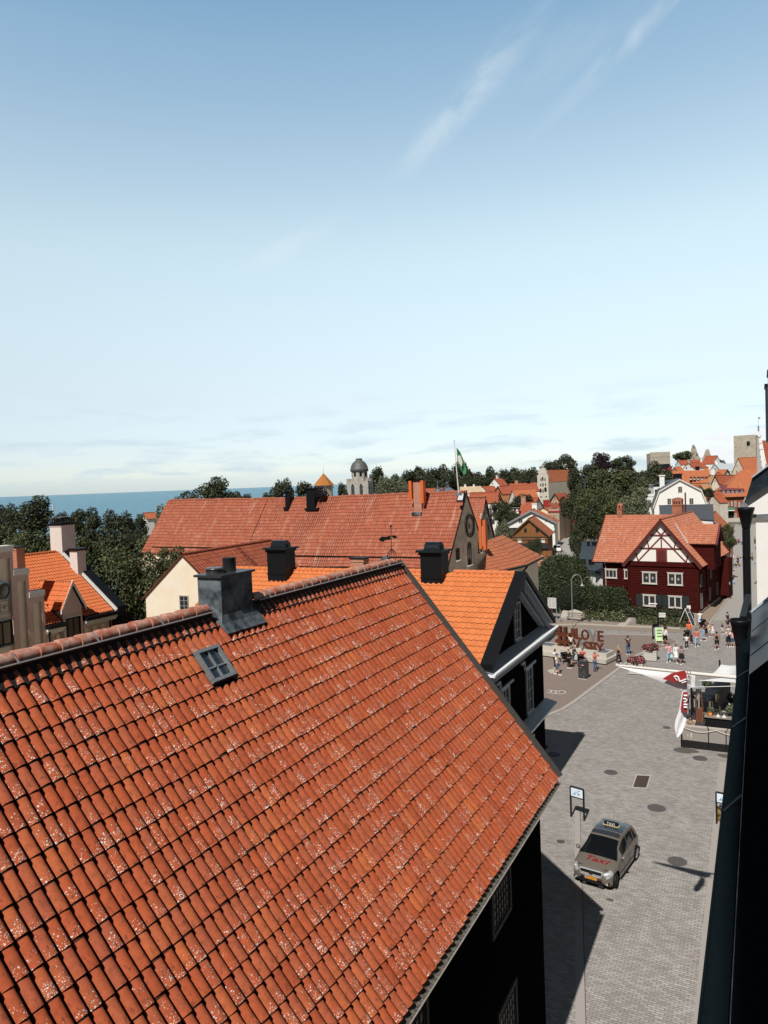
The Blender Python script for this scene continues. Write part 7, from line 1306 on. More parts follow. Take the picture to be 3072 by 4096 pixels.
for px, pt, lb, hh_ in ((2037, 2163, 'small swan-neck lamp beside the pale tree, right one', 4), (2012, 2180, 'small swan-neck lamp partly hidden behind the hipped wing', 4)): lamp(px, 2300, (2300 - pt) * 100 / F, .6, lb, 1, .45, 100)
# bench, notice boards, posts
q = G(2298, 2484); e_ = empty('park_bench', (q[0], q[1], 0), -.12, 'wooden park bench with backrest against the flower bed', 'bench'); WD = plain('grey_wood', (.22, .20, .17), .85, var=.2, scale=4)
m_ = MB(); 
for k in range(3): m_.boxc(-1.0, 1.0, -.05 + k * .15, .07 + k * .15, .43, .47)
m_.build('seat', WD, e_); m_ = MB(); m_.boxc(-1.0, 1.0, .42, .45, .55, .66); m_.boxc(-1.0, 1.0, .45, .48, .74, .88); m_.build('backrest', WD, e_)
for s in (-1, 1): m_ = MB(); m_.bar((s * .8, 0, 0), (s * .8, 0, .43), .06); m_.bar((s * .8, .38, 0), (s * .8, .46, .85), .06); m_.bar((s * .8, -.05, .42), (s * .8, .42, .42), .06); m_.build('leg', DARKPT, e_)
def board(name, lb, px, py, w, z0, z1, face, frame, post=.05, rz=0.0, txt=None, cat='notice board', grp=None, lines=0, hd=None, both=True):
    q = G(px, py); e_ = empty(name, (q[0], q[1], 0), rz, lb, cat, grp); m_ = MB()
    for s in ((-1, 1) if both else (0,)): m_.boxc(s * w / 2 - post / 2, s * w / 2 + post / 2, -post / 2, post / 2, 0, z1)
    m_.boxc(-w / 2, w / 2, -.03, .03, z0, z1); m_.build('frame', frame, e_); m_ = MB(); m_.boxc(-w / 2 + .05, w / 2 - .05, -.04, -.03, z0 + .05, z1 - .05)
    if both and name == 'map_sign': m_.boxc(-w / 2 + .05, w / 2 - .05, .03, .04, z0 + .05, z1 - .05)
    if hd: m_.boxc(-w / 2 + .08, -w / 2 + .2, -.046, -.04, z1 - .17, z1 - .08, 1)
    o = m_.build('panel', [face, hd or face], e_); m_ = MB()
    for k in range(lines): 
        zz = z1 - .25 - k * (z1 - z0 - .35) / max(lines, 1)
        for c in (-.5, .5): m_.boxc(c * w * .42 - w * .17, c * w * .42 + w * .17 * (1 - .4 * ((k * 7) % 3) / 2), -.046, -.04, zz - .015, zz + .015)
    if lines: m_.build('printing', plain('grey_print', (.12, .12, .12), .8), o)
    return e_
board('information_board', 'framed white information board standing by the ivy mound', 2210, 2478, 1.05, 1.3, 2.6, plain('board_white', (.55, .55, .53), .7), GREYMETAL, .07, -.1, lines=7, hd=plain('red_print', (.6, .03, .03), .5))
board('red_notice', 'small red and white notice under the information board', 2202, 2474, .45, .75, 1.25, plain('red_print', (.6, .03, .03), .5), WFRAME, .04, -.1, lines=2, cat='sign')
q = G(2242, 2488); m_ = MB(); m_.tube([(0, 0, 0), (0, 0, 1.4)], .045, 0, 8); m_.lathe((0, 0, 1.4), [(.045, 0), (.03, .03), (0, .04)], 0, 8); o = m_.build('bollard', GALV, None, None, (q[0], q[1], 0)); tag(o, 'thin pale post between the information board and the bench', 'post')
FR = plain('gloss_black_frame', (.008, .008, .009), .3); SCRW = plain('blue_white_map', (.72, .80, .88), .4); BL = plain('blue_map_ink', (.22, .42, .62), .6)
def mapsign(px0, py0, px1, py1, lb, h=1.62):
    A_, B_ = G(px0, py0), G(px1, py1); w = float(np.linalg.norm(B_ - A_)); rz = atan2(B_[1] - A_[1], B_[0] - A_[0]); e_ = empty('map_sign', tuple((A_ + B_) / 2), rz, lb, 'sign', 'black framed map signs'); m_ = MB(); r = .035; w2 = w / 2
    m_.boxc(-w2 - r, -w2 + r, -r, r, 0, h - .05); m_.boxc(w2 - r, w2 + r, -r, r, 0, h - .05); m_.boxc(-w2, w2, -r, r, h - .05, h + .01); m_.boxc(-w2 + r, w2 - r, -r, r, h - .53, h - .48)
    m_.lathe((-w2 + .02, 0, h - .05), [(.05, 0), (.04, .04), (0, .055)], 0, 8); m_.lathe((w2 - .02, 0, h - .05), [(.05, 0), (.04, .04), (0, .055)], 0, 8); m_.build('frame', FR, e_)
    m_ = MB(); m_.boxc(-w2 + r, w2 - r, -.02, .02, h - .48, h - .05); o = m_.build('panel', SCRW, e_); m_ = MB(); r_ = random.Random(3)
    for k in range(34):
        x, z = r_.uniform(-w2 * .62, w2 * .62), h - .265 + r_.uniform(-.13, .13); m_.box((x, -.023, z), (r_.uniform(.02, .09), .004, r_.uniform(.012, .04)), 0, R=np.array([[cos(1.2 * r_.random()), 0, -sin(.6)], [0, 1, 0], [sin(.6), 0, cos(1.2 * r_.random())]]))
    m_.build('town_map', BL, o); return e_
mapsign(2285, 3267, 2337, 3283, 'black framed sign with a blue town map, left of the street behind the taxi', 1.56)
A_ = G(2867, 3295); mapsign(2867, 3295, 2925, 3308, 'black framed sign with a blue town map, half hidden by the right-hand gutter', 1.56)
o = bpy.data.objects.new('potted_plant', cloud_mesh('potted_plant', [(0, 0, .35, .25, .25, .4)], 350, .09, plain('autumn_leaves', (.30, .20, .06), .8), 77)); COL.objects.link(o); q = G(2888, 3285); o.location = (q[0], q[1], 0); tag(o, 'yellowish plant at the foot of the right-hand map sign', 'plant')
mapsign(2907, 2389, 2924, 2396, 'small black framed sign beside the shaded side of the red house', 2.3)
WA = plain('white_frame', (.75, .74, .72), .5)
def aframe(px, py, w, h, spread, face, fr, lb, rz=0.0, arch=False, lines=3, ink=None):
    q = G(px, py); e_ = empty('a_frame_sign', (q[0], q[1], 0), rz, lb, 'A-frame sign', 'pavement signs near the red house'); m_ = MB()
    for s in (-1, 1):
        for t in (-1, 1): m_.bar((s * w / 2, t * spread / 2, 0), (s * w / 2, 0, h), .06, .05)
        m_.bar((-w / 2, s * spread / 2 * .25, h * .75), (w / 2, s * spread / 2 * .25, h * .75), .05, .05)
    m_.bar((-w / 2, 0, h), (w / 2, 0, h), .06, .06); m_.build('frame', fr, e_); m_ = MB()
    k0, k1 = .12, .96; f = lambda x, k, o_=-.012: (x, -spread / 2 * (1 - k) + o_, h * k)
    for t in (1, -1):
        P4 = [(x, -t * spread / 2 * (1 - k), h * k) for x, k in ((-w / 2 + .03, k0), (w / 2 - .03, k0), (w / 2 - .03, k1), (-w / 2 + .03, k1))]; m_.face(P4 if t > 0 else P4[::-1])
    o = m_.build('panel', face, e_)
    if lines:
        m_ = MB()
        for i in range(lines):
            kz = k1 - .1 - i * .2; m_.face([f(-w * .32, kz - .07), f(w * (.32 - .08 * (i % 2)), kz - .07), f(w * (.32 - .08 * (i % 2)), kz), f(-w * .32, kz)])
        m_.build('printing', ink or DARKPT, o)
aframe(2748, 2500, 1.1, 1.85, 1.5, plain('chalkboard', (.04, .045, .05), .6), WA, 'white A-frame blackboard at the corner of the red house', 1.35, lines=0)
aframe(2638, 2568, .75, 1.45, .8, plain('pale_green_poster', (.50, .66, .36), .6), plain('pale_green_frame', (.5, .55, .45), .6), 'tilted pale green poster stand with dark print', .25, ink=plain('dark_green_ink', (.05, .12, .05), .7))
q = G(2622, 2556); e_ = empty('oval_board', (q[0], q[1], 0), .15, 'black oval-topped advertising board beside the signpost', 'sign'); m_ = MB(); m_.prism([(-.3, .12), (.3, .12), (.3, 1.3)] + [(.3 * cos(t), 1.3 + .3 * sin(t)) for t in np.linspace(0, pi, 9)[1:-1]] + [(-.3, 1.3)], -.04, .04); m_.boxc(-.34, .34, -.2, .2, 0, .1); m_.build('board', FR, e_); m_ = MB(); m_.boxc(-.18, .18, -.05, -.04, .35, 1.15); m_.build('poster', plain('grey_poster', (.25, .24, .24), .6), e_)
q = G(2634, 2524); e_ = empty('signpost', (q[0], q[1], 0), 0, 'black signpost with thin white direction fingers before the shrubs', 'signpost'); m_ = MB(); m_.tube([(0, 0, 0), (0, 0, 3.1)], .07, 0, 8); m_.lathe((0, 0, 3.1), [(.07, 0), (.09, .05), (0, .12)], 0, 8); m_.build('post', FR, e_)
for k, z in enumerate((2.9, 2.72, 1.9, 1.72, 1.55)): m_ = MB(); m_.boxc(.07 if k > 0 else -.95, .75 if k > 0 else -.07, -.015, .015, z - .06, z + .06); m_.build('finger', WA if k != 1 else DARKPT, e_)
q = G(2756, 2488); e_ = empty('corner_sign', (q[0], q[1], 0), .2, 'small white plate on a dark post at the house corner', 'sign'); m_ = MB(); m_.tube([(0, 0, 0), (0, 0, 1.5)], .04, 0, 6); m_.build('post', FR, e_); m_ = MB(); m_.boxc(-.2, .2, -.02, .02, 1.45, 1.85); m_.build('plate', WA, e_)
# cafe umbrella/sign and white trellis by the side of the red house
q = G(2902, 2345); e_ = empty('cafe_sign', (q[0], q[1], 0), .1, 'pale rounded cafe sign on the shaded side wall of the red house', 'sign'); m_ = MB(); m_.boxc(-.75, .75, -.1, .1, 1.6, 2.9); m_.build('panel', plain('pale_lilac_white', (.6, .6, .66), .5), e_); text_obj('lettering', 'SURFIS', .34, DARKPT, e_, (-.15, -.11, 2.2), (pi / 2, 0, 0)); m_ = MB(); m_.boxc(-.2, .2, -.05, .05, 0, 1.6); m_.build('stand', WA, e_)
q = G(2918, 2305); e_ = empty('white_trellis', (q[0], q[1], 0), radians(80), 'white trellis screen with climbing green on the street side of the red house', 'trellis'); m_ = MB()
for z in np.arange(0, 3.2, .5): m_.bar((-1.5, 0, z), (1.5, 0, z + .0), .05)
for k in range(5): m_.bar((-1.5 + k * .75, 0, 0), (-1.5 + k * .75, 0, 3.1), .05); 
for k in range(4): m_.bar((-1.5 + k * .75, 0, .5), (-.75 + k * .75, 0, 2.5), .04)
m_.build('lattice', WA, e_)
# ---- cars parked in the lane and bicycle
def smallcar(px, py, lb, col, rz, L=4.3):
    q = G(px, py); e_ = empty('parked_car', (q[0], q[1], 0), rz, lb, 'car', 'cars parked in the lane'); m_ = MB(); w = .86
    m_.prism([(-L / 2, .3), (L / 2, .3), (L / 2, .75), (L / 2 - .9, .95), (-L / 2 + .3, 1.0), (-L / 2, .8)], -w, w, ax='x'); m_.build('body', col, e_)
    m_ = MB(); m_.prism([(-L / 2 + .3, .98), (L / 2 - 1.1, .95), (L / 2 - 1.9, 1.42), (-L / 2 + .8, 1.45)], -w + .1, w - .1, ax='x'); m_.build('glasshouse', GLASS, e_); m_ = MB(); m_.boxc(-w + .15, w - .15, -L / 2 + .85, L / 2 - 1.95, 1.42, 1.49); m_.build('roof', col, e_)
    for sx_ in (-1, 1):
        for yy in (-L * .3, L * .3): m_ = MB(); m_.tube([(sx_ * (w - .2), yy, .31), (sx_ * w, yy, .31)], .31, 0, 14); m_.build('wheel', DARKPT, e_)
smallcar(2230, 2206, 'white car parked in the lane in front of the timber house', WA, radians(10)); smallcar(2128, 2243, 'pale car roof showing behind the pink-tiled shed', WA, radians(96))
smallcar(2335, 2262, 'dark car squeezed beside the black flat-roofed pavilion', BLACKM, radians(60))
q = G(2962, 2105); e_ = empty('bicycle', (q[0], q[1], 0), .3, 'dark bicycle parked at the end of the street', 'bicycle')
for s in (-1, 1): m_ = MB(); m_.tube([(s * .55 + .34 * cos(t), 0, .34 + .34 * sin(t)) for t in np.linspace(0, 2 * pi, 17)], .03, 0, 5); m_.build('wheel', DARKPT, e_)
m_ = MB(); m_.tube([(-.55, 0, .34), (-.15, 0, .8), (.4, 0, .82), (.0, 0, .34), (-.15, 0, .8)], .025, 0, 5); m_.tube([(.55, 0, .34), (.4, 0, .95), (.3, 0, 1.0)], .025, 0, 5); m_.build('frame', DARKPT, e_); m_ = MB(); m_.boxc(-.3, -.05, -.07, .07, .86, .92); m_.build('saddle', DARKPT, e_)
# ================================================================ people
PEND = []
def skinobj(name, chains, mat, par, sub=1):
    """chains: lists of (x, y, z, rx, ry); a chain may start with an int = index of a vertex already laid"""
    V, E, R = [], [], []
    for ch in chains:
        prev = None
        for p in ch:
            if isinstance(p, int): prev = p; continue
            V.append(p[:3]); R.append((p[3], p[4] if len(p) > 4 else p[3])); i = len(V) - 1
            if prev is not None: E.append((prev, i))
            prev = i
    me = bpy.data.meshes.new(name); me.from_pydata(V, E, []); me.materials.append(mat); o = bpy.data.objects.new(name, me); COL.objects.link(o); o.parent = par
    md = o.modifiers.new('skin', 'SKIN'); md.use_smooth_shade = True
    if not me.skin_vertices: me.skin_vertices.new() if hasattr(me.skin_vertices, 'new') else None
    PEND.append((o, R)); 
    if sub: s = o.modifiers.new('sub', 'SUBSURF'); s.levels = sub; s.render_levels = sub
    return o
def flush():
    for o, R in PEND:
        bpy.context.view_layer.objects.active = o; sv = o.data.skin_vertices
        if len(sv) == 0: bpy.ops.mesh.customdata_skin_add(); sv = o.data.skin_vertices
        for i, r in enumerate(R): sv[0].data[i].radius = r; sv[0].data[i].use_root = (i == 0)
    dg = bpy.context.evaluated_depsgraph_get()
    new = [(o, bpy.data.meshes.new_from_object(o.evaluated_get(dg))) for o, R in PEND]
    for o, me in new:
        mt = o.data.materials[0]; o.modifiers.clear(); o.data = me
        if not me.materials: me.materials.append(mt)
        me.polygons.foreach_set('use_smooth', [True] * len(me.polygons))
    PEND.clear()
SKIN = plain('skin', (.46, .25, .17), .6); SKIN2 = plain('tanned_skin', (.33, .16, .10), .6)
def cm(n, c): return plain('cloth_' + n, c, .85)
CW = cm('white', (.74, .74, .75)); CK = cm('black', (.012, .012, .014)); CN = cm('navy', (.02, .028, .06)); CJ = cm('jeans', (.06, .13, .24)); CLJ = cm('light_jeans', (.28, .40, .52)); CP = cm('pink', (.72, .36, .40)); CO = cm('orange', (.85, .13, .03)); CS = cm('salmon', (.52, .16, .12)); CG = cm('charcoal', (.045, .045, .05)); CB = cm('light_blue', (.25, .48, .78)); CBE = cm('beige', (.6, .48, .38)); CM = cm('maroon', (.28, .03, .05)); CR = cm('red', (.6, .05, .05)); CST = cm('mauve_stripe', (.30, .22, .25)); CPL = cm('plaid', (.05, .06, .08)); CCR = cm('coral_print', (.62, .15, .13))
HB = plain('brown_hair', (.06, .03, .018), .7); HK = plain('black_hair', (.012, .01, .009), .7); HY = plain('blond_hair', (.42, .28, .13), .7); HG = plain('grey_hair', (.5, .49, .47), .7); SHOE = plain('white_shoe', (.7, .7, .7), .6); SHK = plain('dark_shoe', (.03, .025, .02), .6)
def person(px, py, lb, h=1.72, face=0, pose='stand', top=CW, sleeve='short', bot=CJ, legs='long', hair=HB, hl=0, shoe=SHOE, skin=SKIN, arms=('down', 'down'), hat=None, bag=None, z=0.0, wide=1.0, group='people on the square', at=None, lean=0.0):
    q = G(px, py, z) if at is None else at; a = atan2(-q[1], -q[0]); e = empty('person', (q[0], q[1], q[2]), a - pi / 2 + radians(face), lb, 'person', group); s = h / 1.72; ch = h < 1.45; e.scale = (s, s, s)
    st = {'walk': .24, 'stand': .02, 'sit': 0}[pose]; W_ = wide; hb = 1.12 if ch else 1.0
    hipz = .90; L = lambda yy, zz: yy + lean * max(0, zz - .95)
    P = lambda x, y, zz, r, r2=None: (x, L(y, zz), zz, r, r2 or r)
    def leg(sg, f):
        if pose == 'sit': return [P(sg * .09, .02, .50, .085), P(sg * .10, .24, .52, .075), P(sg * .10, .44, .50, .058), P(sg * .10, .46, .28, .05), P(sg * .10, .45, .09, .036), P(sg * .10, .56, .04, .036)]
        return [P(sg * .09, .0, .86, .088 * W_), P(sg * .095, f * .25, .66, .078 * W_), P(sg * .095, f * .55 + (.04 if f else 0), .47, .056), P(sg * .095, f * .8 - (.02 if f < 0 else 0), .28, .052), P(sg * .095, f, .08 + (.05 if f < 0 else 0), .036), P(sg * .10, f + .12, .035 + (.0 if f > 0 else .0), .035)]
    def arm(sg, k):
        S = P(sg * .175 * W_, 0, 1.40, .052)
        if k == 'down': pts = [P(sg * .21 * W_, -.01, 1.27, .045), P(sg * .235 * W_, -.01, 1.12, .038), P(sg * .245 * W_, .05, .98, .032), P(sg * .245 * W_, .08, .88, .025), P(sg * .24 * W_, .10, .80, .03), P(sg * .235 * W_, .11, .74, .014)]
        elif k == 'swing': pts = [P(sg * .22 * W_, .05, 1.27, .045), P(sg * .24, .10, 1.13, .038), P(sg * .22, .20, 1.02, .032), P(sg * .20, .28, .96, .025), P(sg * .19, .33, .92, .03), P(sg * .19, .37, .90, .014)]
        elif k == 'hip': pts = [P(sg * .27, -.03, 1.28, .045), P(sg * .36, -.05, 1.14, .038), P(sg * .27, .02, 1.06, .032), P(sg * .20, .06, 1.0, .028), P(sg * .17, .09, .97, .014)]
        elif k == 'up': pts = [P(sg * .24, .10, 1.36, .045), P(sg * .28, .24, 1.34, .038), P(sg * .20, .30, 1.47, .032), P(sg * .10, .30, 1.55, .028), P(sg * .06, .29, 1.60, .014)]
        elif k == 'face': pts = [P(sg * .21, .04, 1.28, .045), P(sg * .23, .10, 1.16, .038), P(sg * .14, .20, 1.28, .032), P(sg * .06, .18, 1.40, .028), P(sg * .04, .16, 1.45, .014)]
        elif k == 'push': pts = [P(sg * .21, .06, 1.27, .045), P(sg * .22, .14, 1.14, .038), P(sg * .20, .28, 1.05, .032), P(sg * .18, .38, 1.02, .028), P(sg * .17, .43, 1.02, .014)]
        else: pts = [P(sg * .30, -.02, 1.52, .045), P(sg * .40, 0, 1.62, .038), P(sg * .36, .05, 1.75, .032), P(sg * .34, .06, 1.84, .028), P(sg * .33, .07, 1.90, .014)]
        return [S] + pts
    dz = -.36 if pose == 'sit' else 0
    def sh(c): return [(p[0], p[1], p[2] + dz, p[3], p[4]) if not isinstance(p, int) else p for p in c]
    torso = [P(0, 0, .93, .125 * W_, .095), P(0, .01, 1.06, .115 * W_, .085), P(0, .0, 1.22, .135 * W_, .095), P(0, -.01, 1.37, .13 * W_, .085), P(0, 0, 1.46, .055), P(0, .015, 1.53, .05), P(0, .03, 1.60, .078 * hb, .088 * hb), P(0, .02, 1.68, .075 * hb, .085 * hb)]
    body = [sh(torso)]
    for sg, k in ((-1, arms[0]), (1, arms[1])): body.append([3] + sh(arm(sg, k)))
    for sg in (-1, 1): body.append([0] + (leg(sg, st * sg)))
    # nose so that the face has a front
    body.append([6, (0, L(.13, 1.6), 1.595 + dz, .014, .014)])
    skinobj('body', body, skin, e)
    g = .018
    if top is not None:
        t = [sh([P(0, 0, .88 if legs != 'dress' else .8, .135 * W_ + g * .5, .105 + g * .5), P(0, .01, 1.05, .118 * W_ + g, .088 + g), P(0, 0, 1.22, .135 * W_ + g, .095 + g), P(0, -.01, 1.36, .13 * W_ + g, .085 + g), P(0, 0, 1.43, .075, .07)])]
        if sleeve != 'none':
            for sg, k in ((-1, arms[0]), (1, arms[1])):
                c = sh(arm(sg, k)); c = c[:2] if sleeve == 'short' else c[:5]; t.append([3] + [(p[0], p[1], p[2], p[3] + g, p[4] + g) for p in c])
        skinobj('top', t, top, e)
    if legs in ('long', 'short'):
        b_ = [[(0, L(0, .93), .93 + dz, .13 * W_ + g, .10 + g)]]
        for sg in (-1, 1): c = leg(sg, st * sg); c = c[:5] if legs == 'long' else c[:3]; b_.append([0] + [(p[0], p[1], p[2], p[3] + g * (1.3 if legs == 'short' else .8), p[4] + g * (1.3 if legs == 'short' else .8)) for p in c])
        skinobj('trousers' if legs == 'long' else 'shorts', b_, bot, e)
    elif legs in ('skirt', 'dress'):
        m_ = MB(); zz0 = .55 if legs == 'skirt' else .42; m_.lathe((0, 0, 0), [(.235 * W_, zz0), (.20 * W_, .75), (.165 * W_, .95), (.13 * W_, 1.06)], 0, 16); m_.build('skirt', bot, e)
    hm_ = MB(); r = .098 * hb; cz = 1.655 + dz; cy = L(.01, 1.65)
    rows = [[(r * sin(u) * cos(v), cy - .012 + r * 1.08 * sin(u) * sin(v), cz + r * cos(u) * 1.02) for v in np.linspace(0, 2 * pi, 13)] for u in np.linspace(0, 1.35, 5)]; hm_.grid(rows, 0, True)
    lo = cz - .06 - hl
    hm_.grid([[(r * 1.0 * cos(v), cy - .012 + r * 1.05 * sin(v), cz + r * .22) for v in np.linspace(pi * .95, 2.05 * pi, 9)], [(r * 1.0 * cos(v), cy - .03 + r * 1.05 * sin(v), cz - .06) for v in np.linspace(pi * .95, 2.05 * pi, 9)], [(r * (1.15 if hl else .7) * cos(v), cy - .05 + r * .8 * sin(v), lo) for v in np.linspace(pi * .95, 2.05 * pi, 9)]], 0, True)
    hm_.build('hair', hair, e)
    if hat: m_ = MB(); m_.lathe((0, cy, cz + .02), [(r * 1.12, 0), (r * 1.1, .06), (r * .7, .10), (0, .11)], 0, 14); m_.prism([(-.08, cz + .02), (.08, cz + .02), (.06, cz + .04), (-.06, cz + .04)], cy + .08, cy + .2); m_.build('cap', hat, e)
    ey = MB()
    for sg in (-1, 1): ey.box((sg * .033, L(.115, 1.62) * 1.0, 1.625 + dz), (.03, .02, .016))
    ey.build('eyes', DARKPT, e)
    if pose != 'sit':
        m_ = MB()
        for sg in (-1, 1): f = st * sg; m_.box((sg * .10, f + .06, .04), (.10, .27, .075))
        m_.build('shoes', shoe, e)
    if bag: 
        bp_, bc = bag; o_ = MB()
        if bp_ == 'back': o_.lathe((.06, -.17, .92), [(0, 0), (.12, .05), (.14, .2), (.08, .32), (0, .34)], 0, 10); o_.bar((-.15, -.1, 1.42), (.10, -.17, 1.2), .03, .02)
        elif bp_ == 'hand': o_.box((-.25, .1, .58), (.22, .06, .28)); o_.bar((-.3, .1, .72), (-.25, .1, .8), .01)
        else: o_.box((-.2, .05, .95), (.12, .2, .22)); o_.bar((-.18, .0, 1.42), (-.2, .03, 1.05), .02, .02)
        b2 = o_.build('handbag', bc, None); b2.matrix_world = Matrix.Translation(e.location) @ Matrix.Rotation(e.rotation_euler[2], 4, 'Z') @ Matrix.Scale(s, 4); tag(b2, {'back': 'dark shoulder bag on the back of ', 'hand': 'small pale blue carrier bag held by ', 'side': 'black handbag at the side of '}[bp_] + 'the ' + ' '.join(lb.split(',')[0].split()[:6]), 'bag', 'bags people carry')
    return e
person(2284, 2595, 'child in white T-shirt and dark shorts, arms raised, on the letter base', 1.22, 165, 'stand', CW, 'short', CK, 'short', HK, arms=('out', 'up'), z=.85, shoe=SHK)
person(2222, 2672, 'woman in white shirt and sunglasses, behind the pram at the far left', 1.68, 40, 'stand', CW, 'short', CK, 'long', HB, .18, arms=('down', 'push'))
person(2228, 2699, 'man in blue cap, white T-shirt and denim shorts', 1.78, 70, 'walk', CW, 'short', CJ, 'short', HB, hat=CJ, wide=1.12, skin=SKIN)
person(2276, 2674, 'bald man all in black, beside the prams', 1.76, 130, 'stand', CK, 'long', CK, 'long', SKIN, arms=('down', 'down'), wide=1.1)
person(2291, 2662, 'man in dark plaid shirt and denim shorts, bending over the pram', 1.82, 70, 'stand', CPL, 'long', CJ, 'short', HG, arms=('push', 'push'), lean=.35, wide=1.15, shoe=SHK)
person(2329, 2650, 'man in red T-shirt and sunglasses, sitting on the sculpture base', 1.75, 5, 'sit', CR, 'short', CK, 'short', HK, at=G(2331, 2656, 0.0), wide=1.1)
person(2381, 2685, 'woman in coral print top and jeans, taking a photograph', 1.70, 25, 'stand', CCR, 'short', CJ, 'long', HY, .15, arms=('up', 'up'), shoe=SHK)
person(2475, 2655, 'slim girl in black crop top and black leggings with long blond hair', 1.62, 150, 'walk', CK, 'none', CK, 'long', HY, .2)
person(2513, 2619, 'man in charcoal T-shirt and jeans, seen from behind', 1.78, 180, 'stand', CG, 'short', CJ, 'long', HB, arms=('hip', 'hip'), bag=('back', CG))
person(2660, 2580, 'man in pale shirt, dark shorts and black cap', 1.76, 140, 'walk', CW, 'long', CK, 'short', HK, hat=CK, wide=1.1)
person(2675, 2648, 'woman in pink cardigan and light jeans, hand at her face', 1.68, -5, 'walk', CP, 'long', CLJ, 'long', HB, .08, arms=('down', 'face'), bag=('hand', cm('pale_blue', (.4, .65, .72))))
person(2705, 2652, 'slim woman in a short white dress', 1.68, 25, 'walk', CW, 'long', CW, 'skirt', HB, .05)
person(2727, 2656, 'woman in striped mauve top and black skirt', 1.58, 5, 'walk', CST, 'short', CK, 'skirt', HK, .18, wide=1.18, skin=SKIN2)
person(2757, 2556, 'man in bright orange T-shirt and red cap, behind a pram', 1.80, 0, 'stand', CO, 'short', CG, 'short', HK, hat=CR, arms=('push', 'push'), wide=1.15, skin=SKIN2)
person(2747, 2594, 'girl in white T-shirt and black trousers, walking', 1.32, -10, 'walk', CW, 'short', CK, 'long', HB, .12)
person(2766, 2578, 'small girl in a black dress', 1.12, 10, 'walk', CK, 'short', CK, 'dress', HB, .12)
person(2787, 2586, 'woman in salmon blouse and pale jeans, in sunglasses', 1.72, -5, 'walk', CS, 'long', CLJ, 'long', HB, .06)
person(2800, 2507, 'woman in a white and blue dress by the house corner', 1.72, 0, 'stand', CW, 'short', cm('blue_white', (.5, .6, .72)), 'skirt', HB, .2, bag=('side', CK))
person(2815, 2563, 'boy in light blue shirt and shorts, striding', 1.28, -60, 'walk', CB, 'short', CB, 'short', HK)
person(2824, 2552, 'woman in a black dress holding a telephone', 1.66, -50, 'stand', CK, 'short', CK, 'skirt', HB, .1, arms=('push', 'push'))
person(2834, 2545, 'child in beige top and cream shorts', 1.36, 40, 'walk', CBE, 'short', CBE, 'short', HB, .08)
person(2851, 2548, 'blond girl in white top and shorts', 1.38, 10, 'stand', CW, 'none', CW, 'short', HY, .12, arms=('face', 'down'))
person(2868, 2597, 'woman in black tank top and shorts, seen from behind', 1.66, 170, 'walk', CK, 'none', CK, 'short', HK, wide=1.1, skin=SKIN2)
person(2890, 2536, 'boy in navy T-shirt and white shorts', 1.18, 130, 'stand', CN, 'short', CW, 'short', HY, arms=('down', 'face'))
person(2911, 2517, 'man in navy shirt half hidden by the black hopper', 1.82, 60, 'stand', CN, 'short', CK, 'short', HK, wide=1.1)
person(2914, 2588, 'woman in white blouse and black skirt with a dark bag', 1.66, 175, 'stand', CW, 'short', CK, 'skirt', HY, .1, bag=('back', CK), wide=1.12)
person(2930, 2588, 'woman in pink top next to the black downpipe', 1.64, 170, 'stand', CP, 'short', CJ, 'short', HB, .1)
person(2955, 2182, 'white-haired man in maroon shirt and black shorts walking away up the street', 1.78, 180, 'walk', CM, 'short', CK, 'short', HG, group='people in the side street')
person(2967, 2182, 'person in light blue top beside the maroon-shirted man', 1.66, 180, 'walk', CB, 'short', CJ, 'long', HG, group='people in the side street')
person(2932, 2243, 'woman in white striding away in the side street', 1.70, 150, 'walk', CW, 'none', CW, 'skirt', HY, .05, group='people in the side street')
person(2952, 2264, 'man in black T-shirt standing by the black dog', 1.76, 10, 'stand', CK, 'short', CG, 'short', HK, wide=1.15, group='people in the side street')
person(2963, 2271, 'man in pale blue shirt and beige shorts by the black dog', 1.80, 160, 'stand', CB, 'short', CBE, 'short', HK, wide=1.1, group='people in the side street')
person(3028, 2217, 'person in navy jacket and beige shorts near the white wall', 1.72, 10, 'stand', CN, 'long', CBE, 'short', HG, group='people in the side street')
person(3038, 2219, 'person in bright white shirt near the white wall', 1.76, 10, 'stand', CW, 'long', CBE, 'short', HB, group='people in the side street')
person(3020, 2178, 'dark-dressed person by the cafe tables beyond the downpipe', 1.70, 10, 'stand', CK, 'none', CK, 'long', HB, .1, group='people in the side street')
person(3009, 2249, 'person in red and grey to the right of the downpipe', 1.66, 60, 'stand', CS, 'none', CG, 'skirt', HK, group='people in the side street')
for px, lb in ((2922, 'left one of two dark-dressed people sitting on the kerb by the trellis'), (2931, 'right one of two dark-dressed people sitting on the kerb by the trellis')): q = G(px, 2336); person(px, 2336, lb, 1.72, 30, 'sit', CK, 'short', CLJ, 'long', HK, at=q, group='people in the side street')
person(2190, 2566, 'person in red behind the white cornice of the black gable', 1.7, 90, 'stand', CR, 'long', CR, 'long', HB)
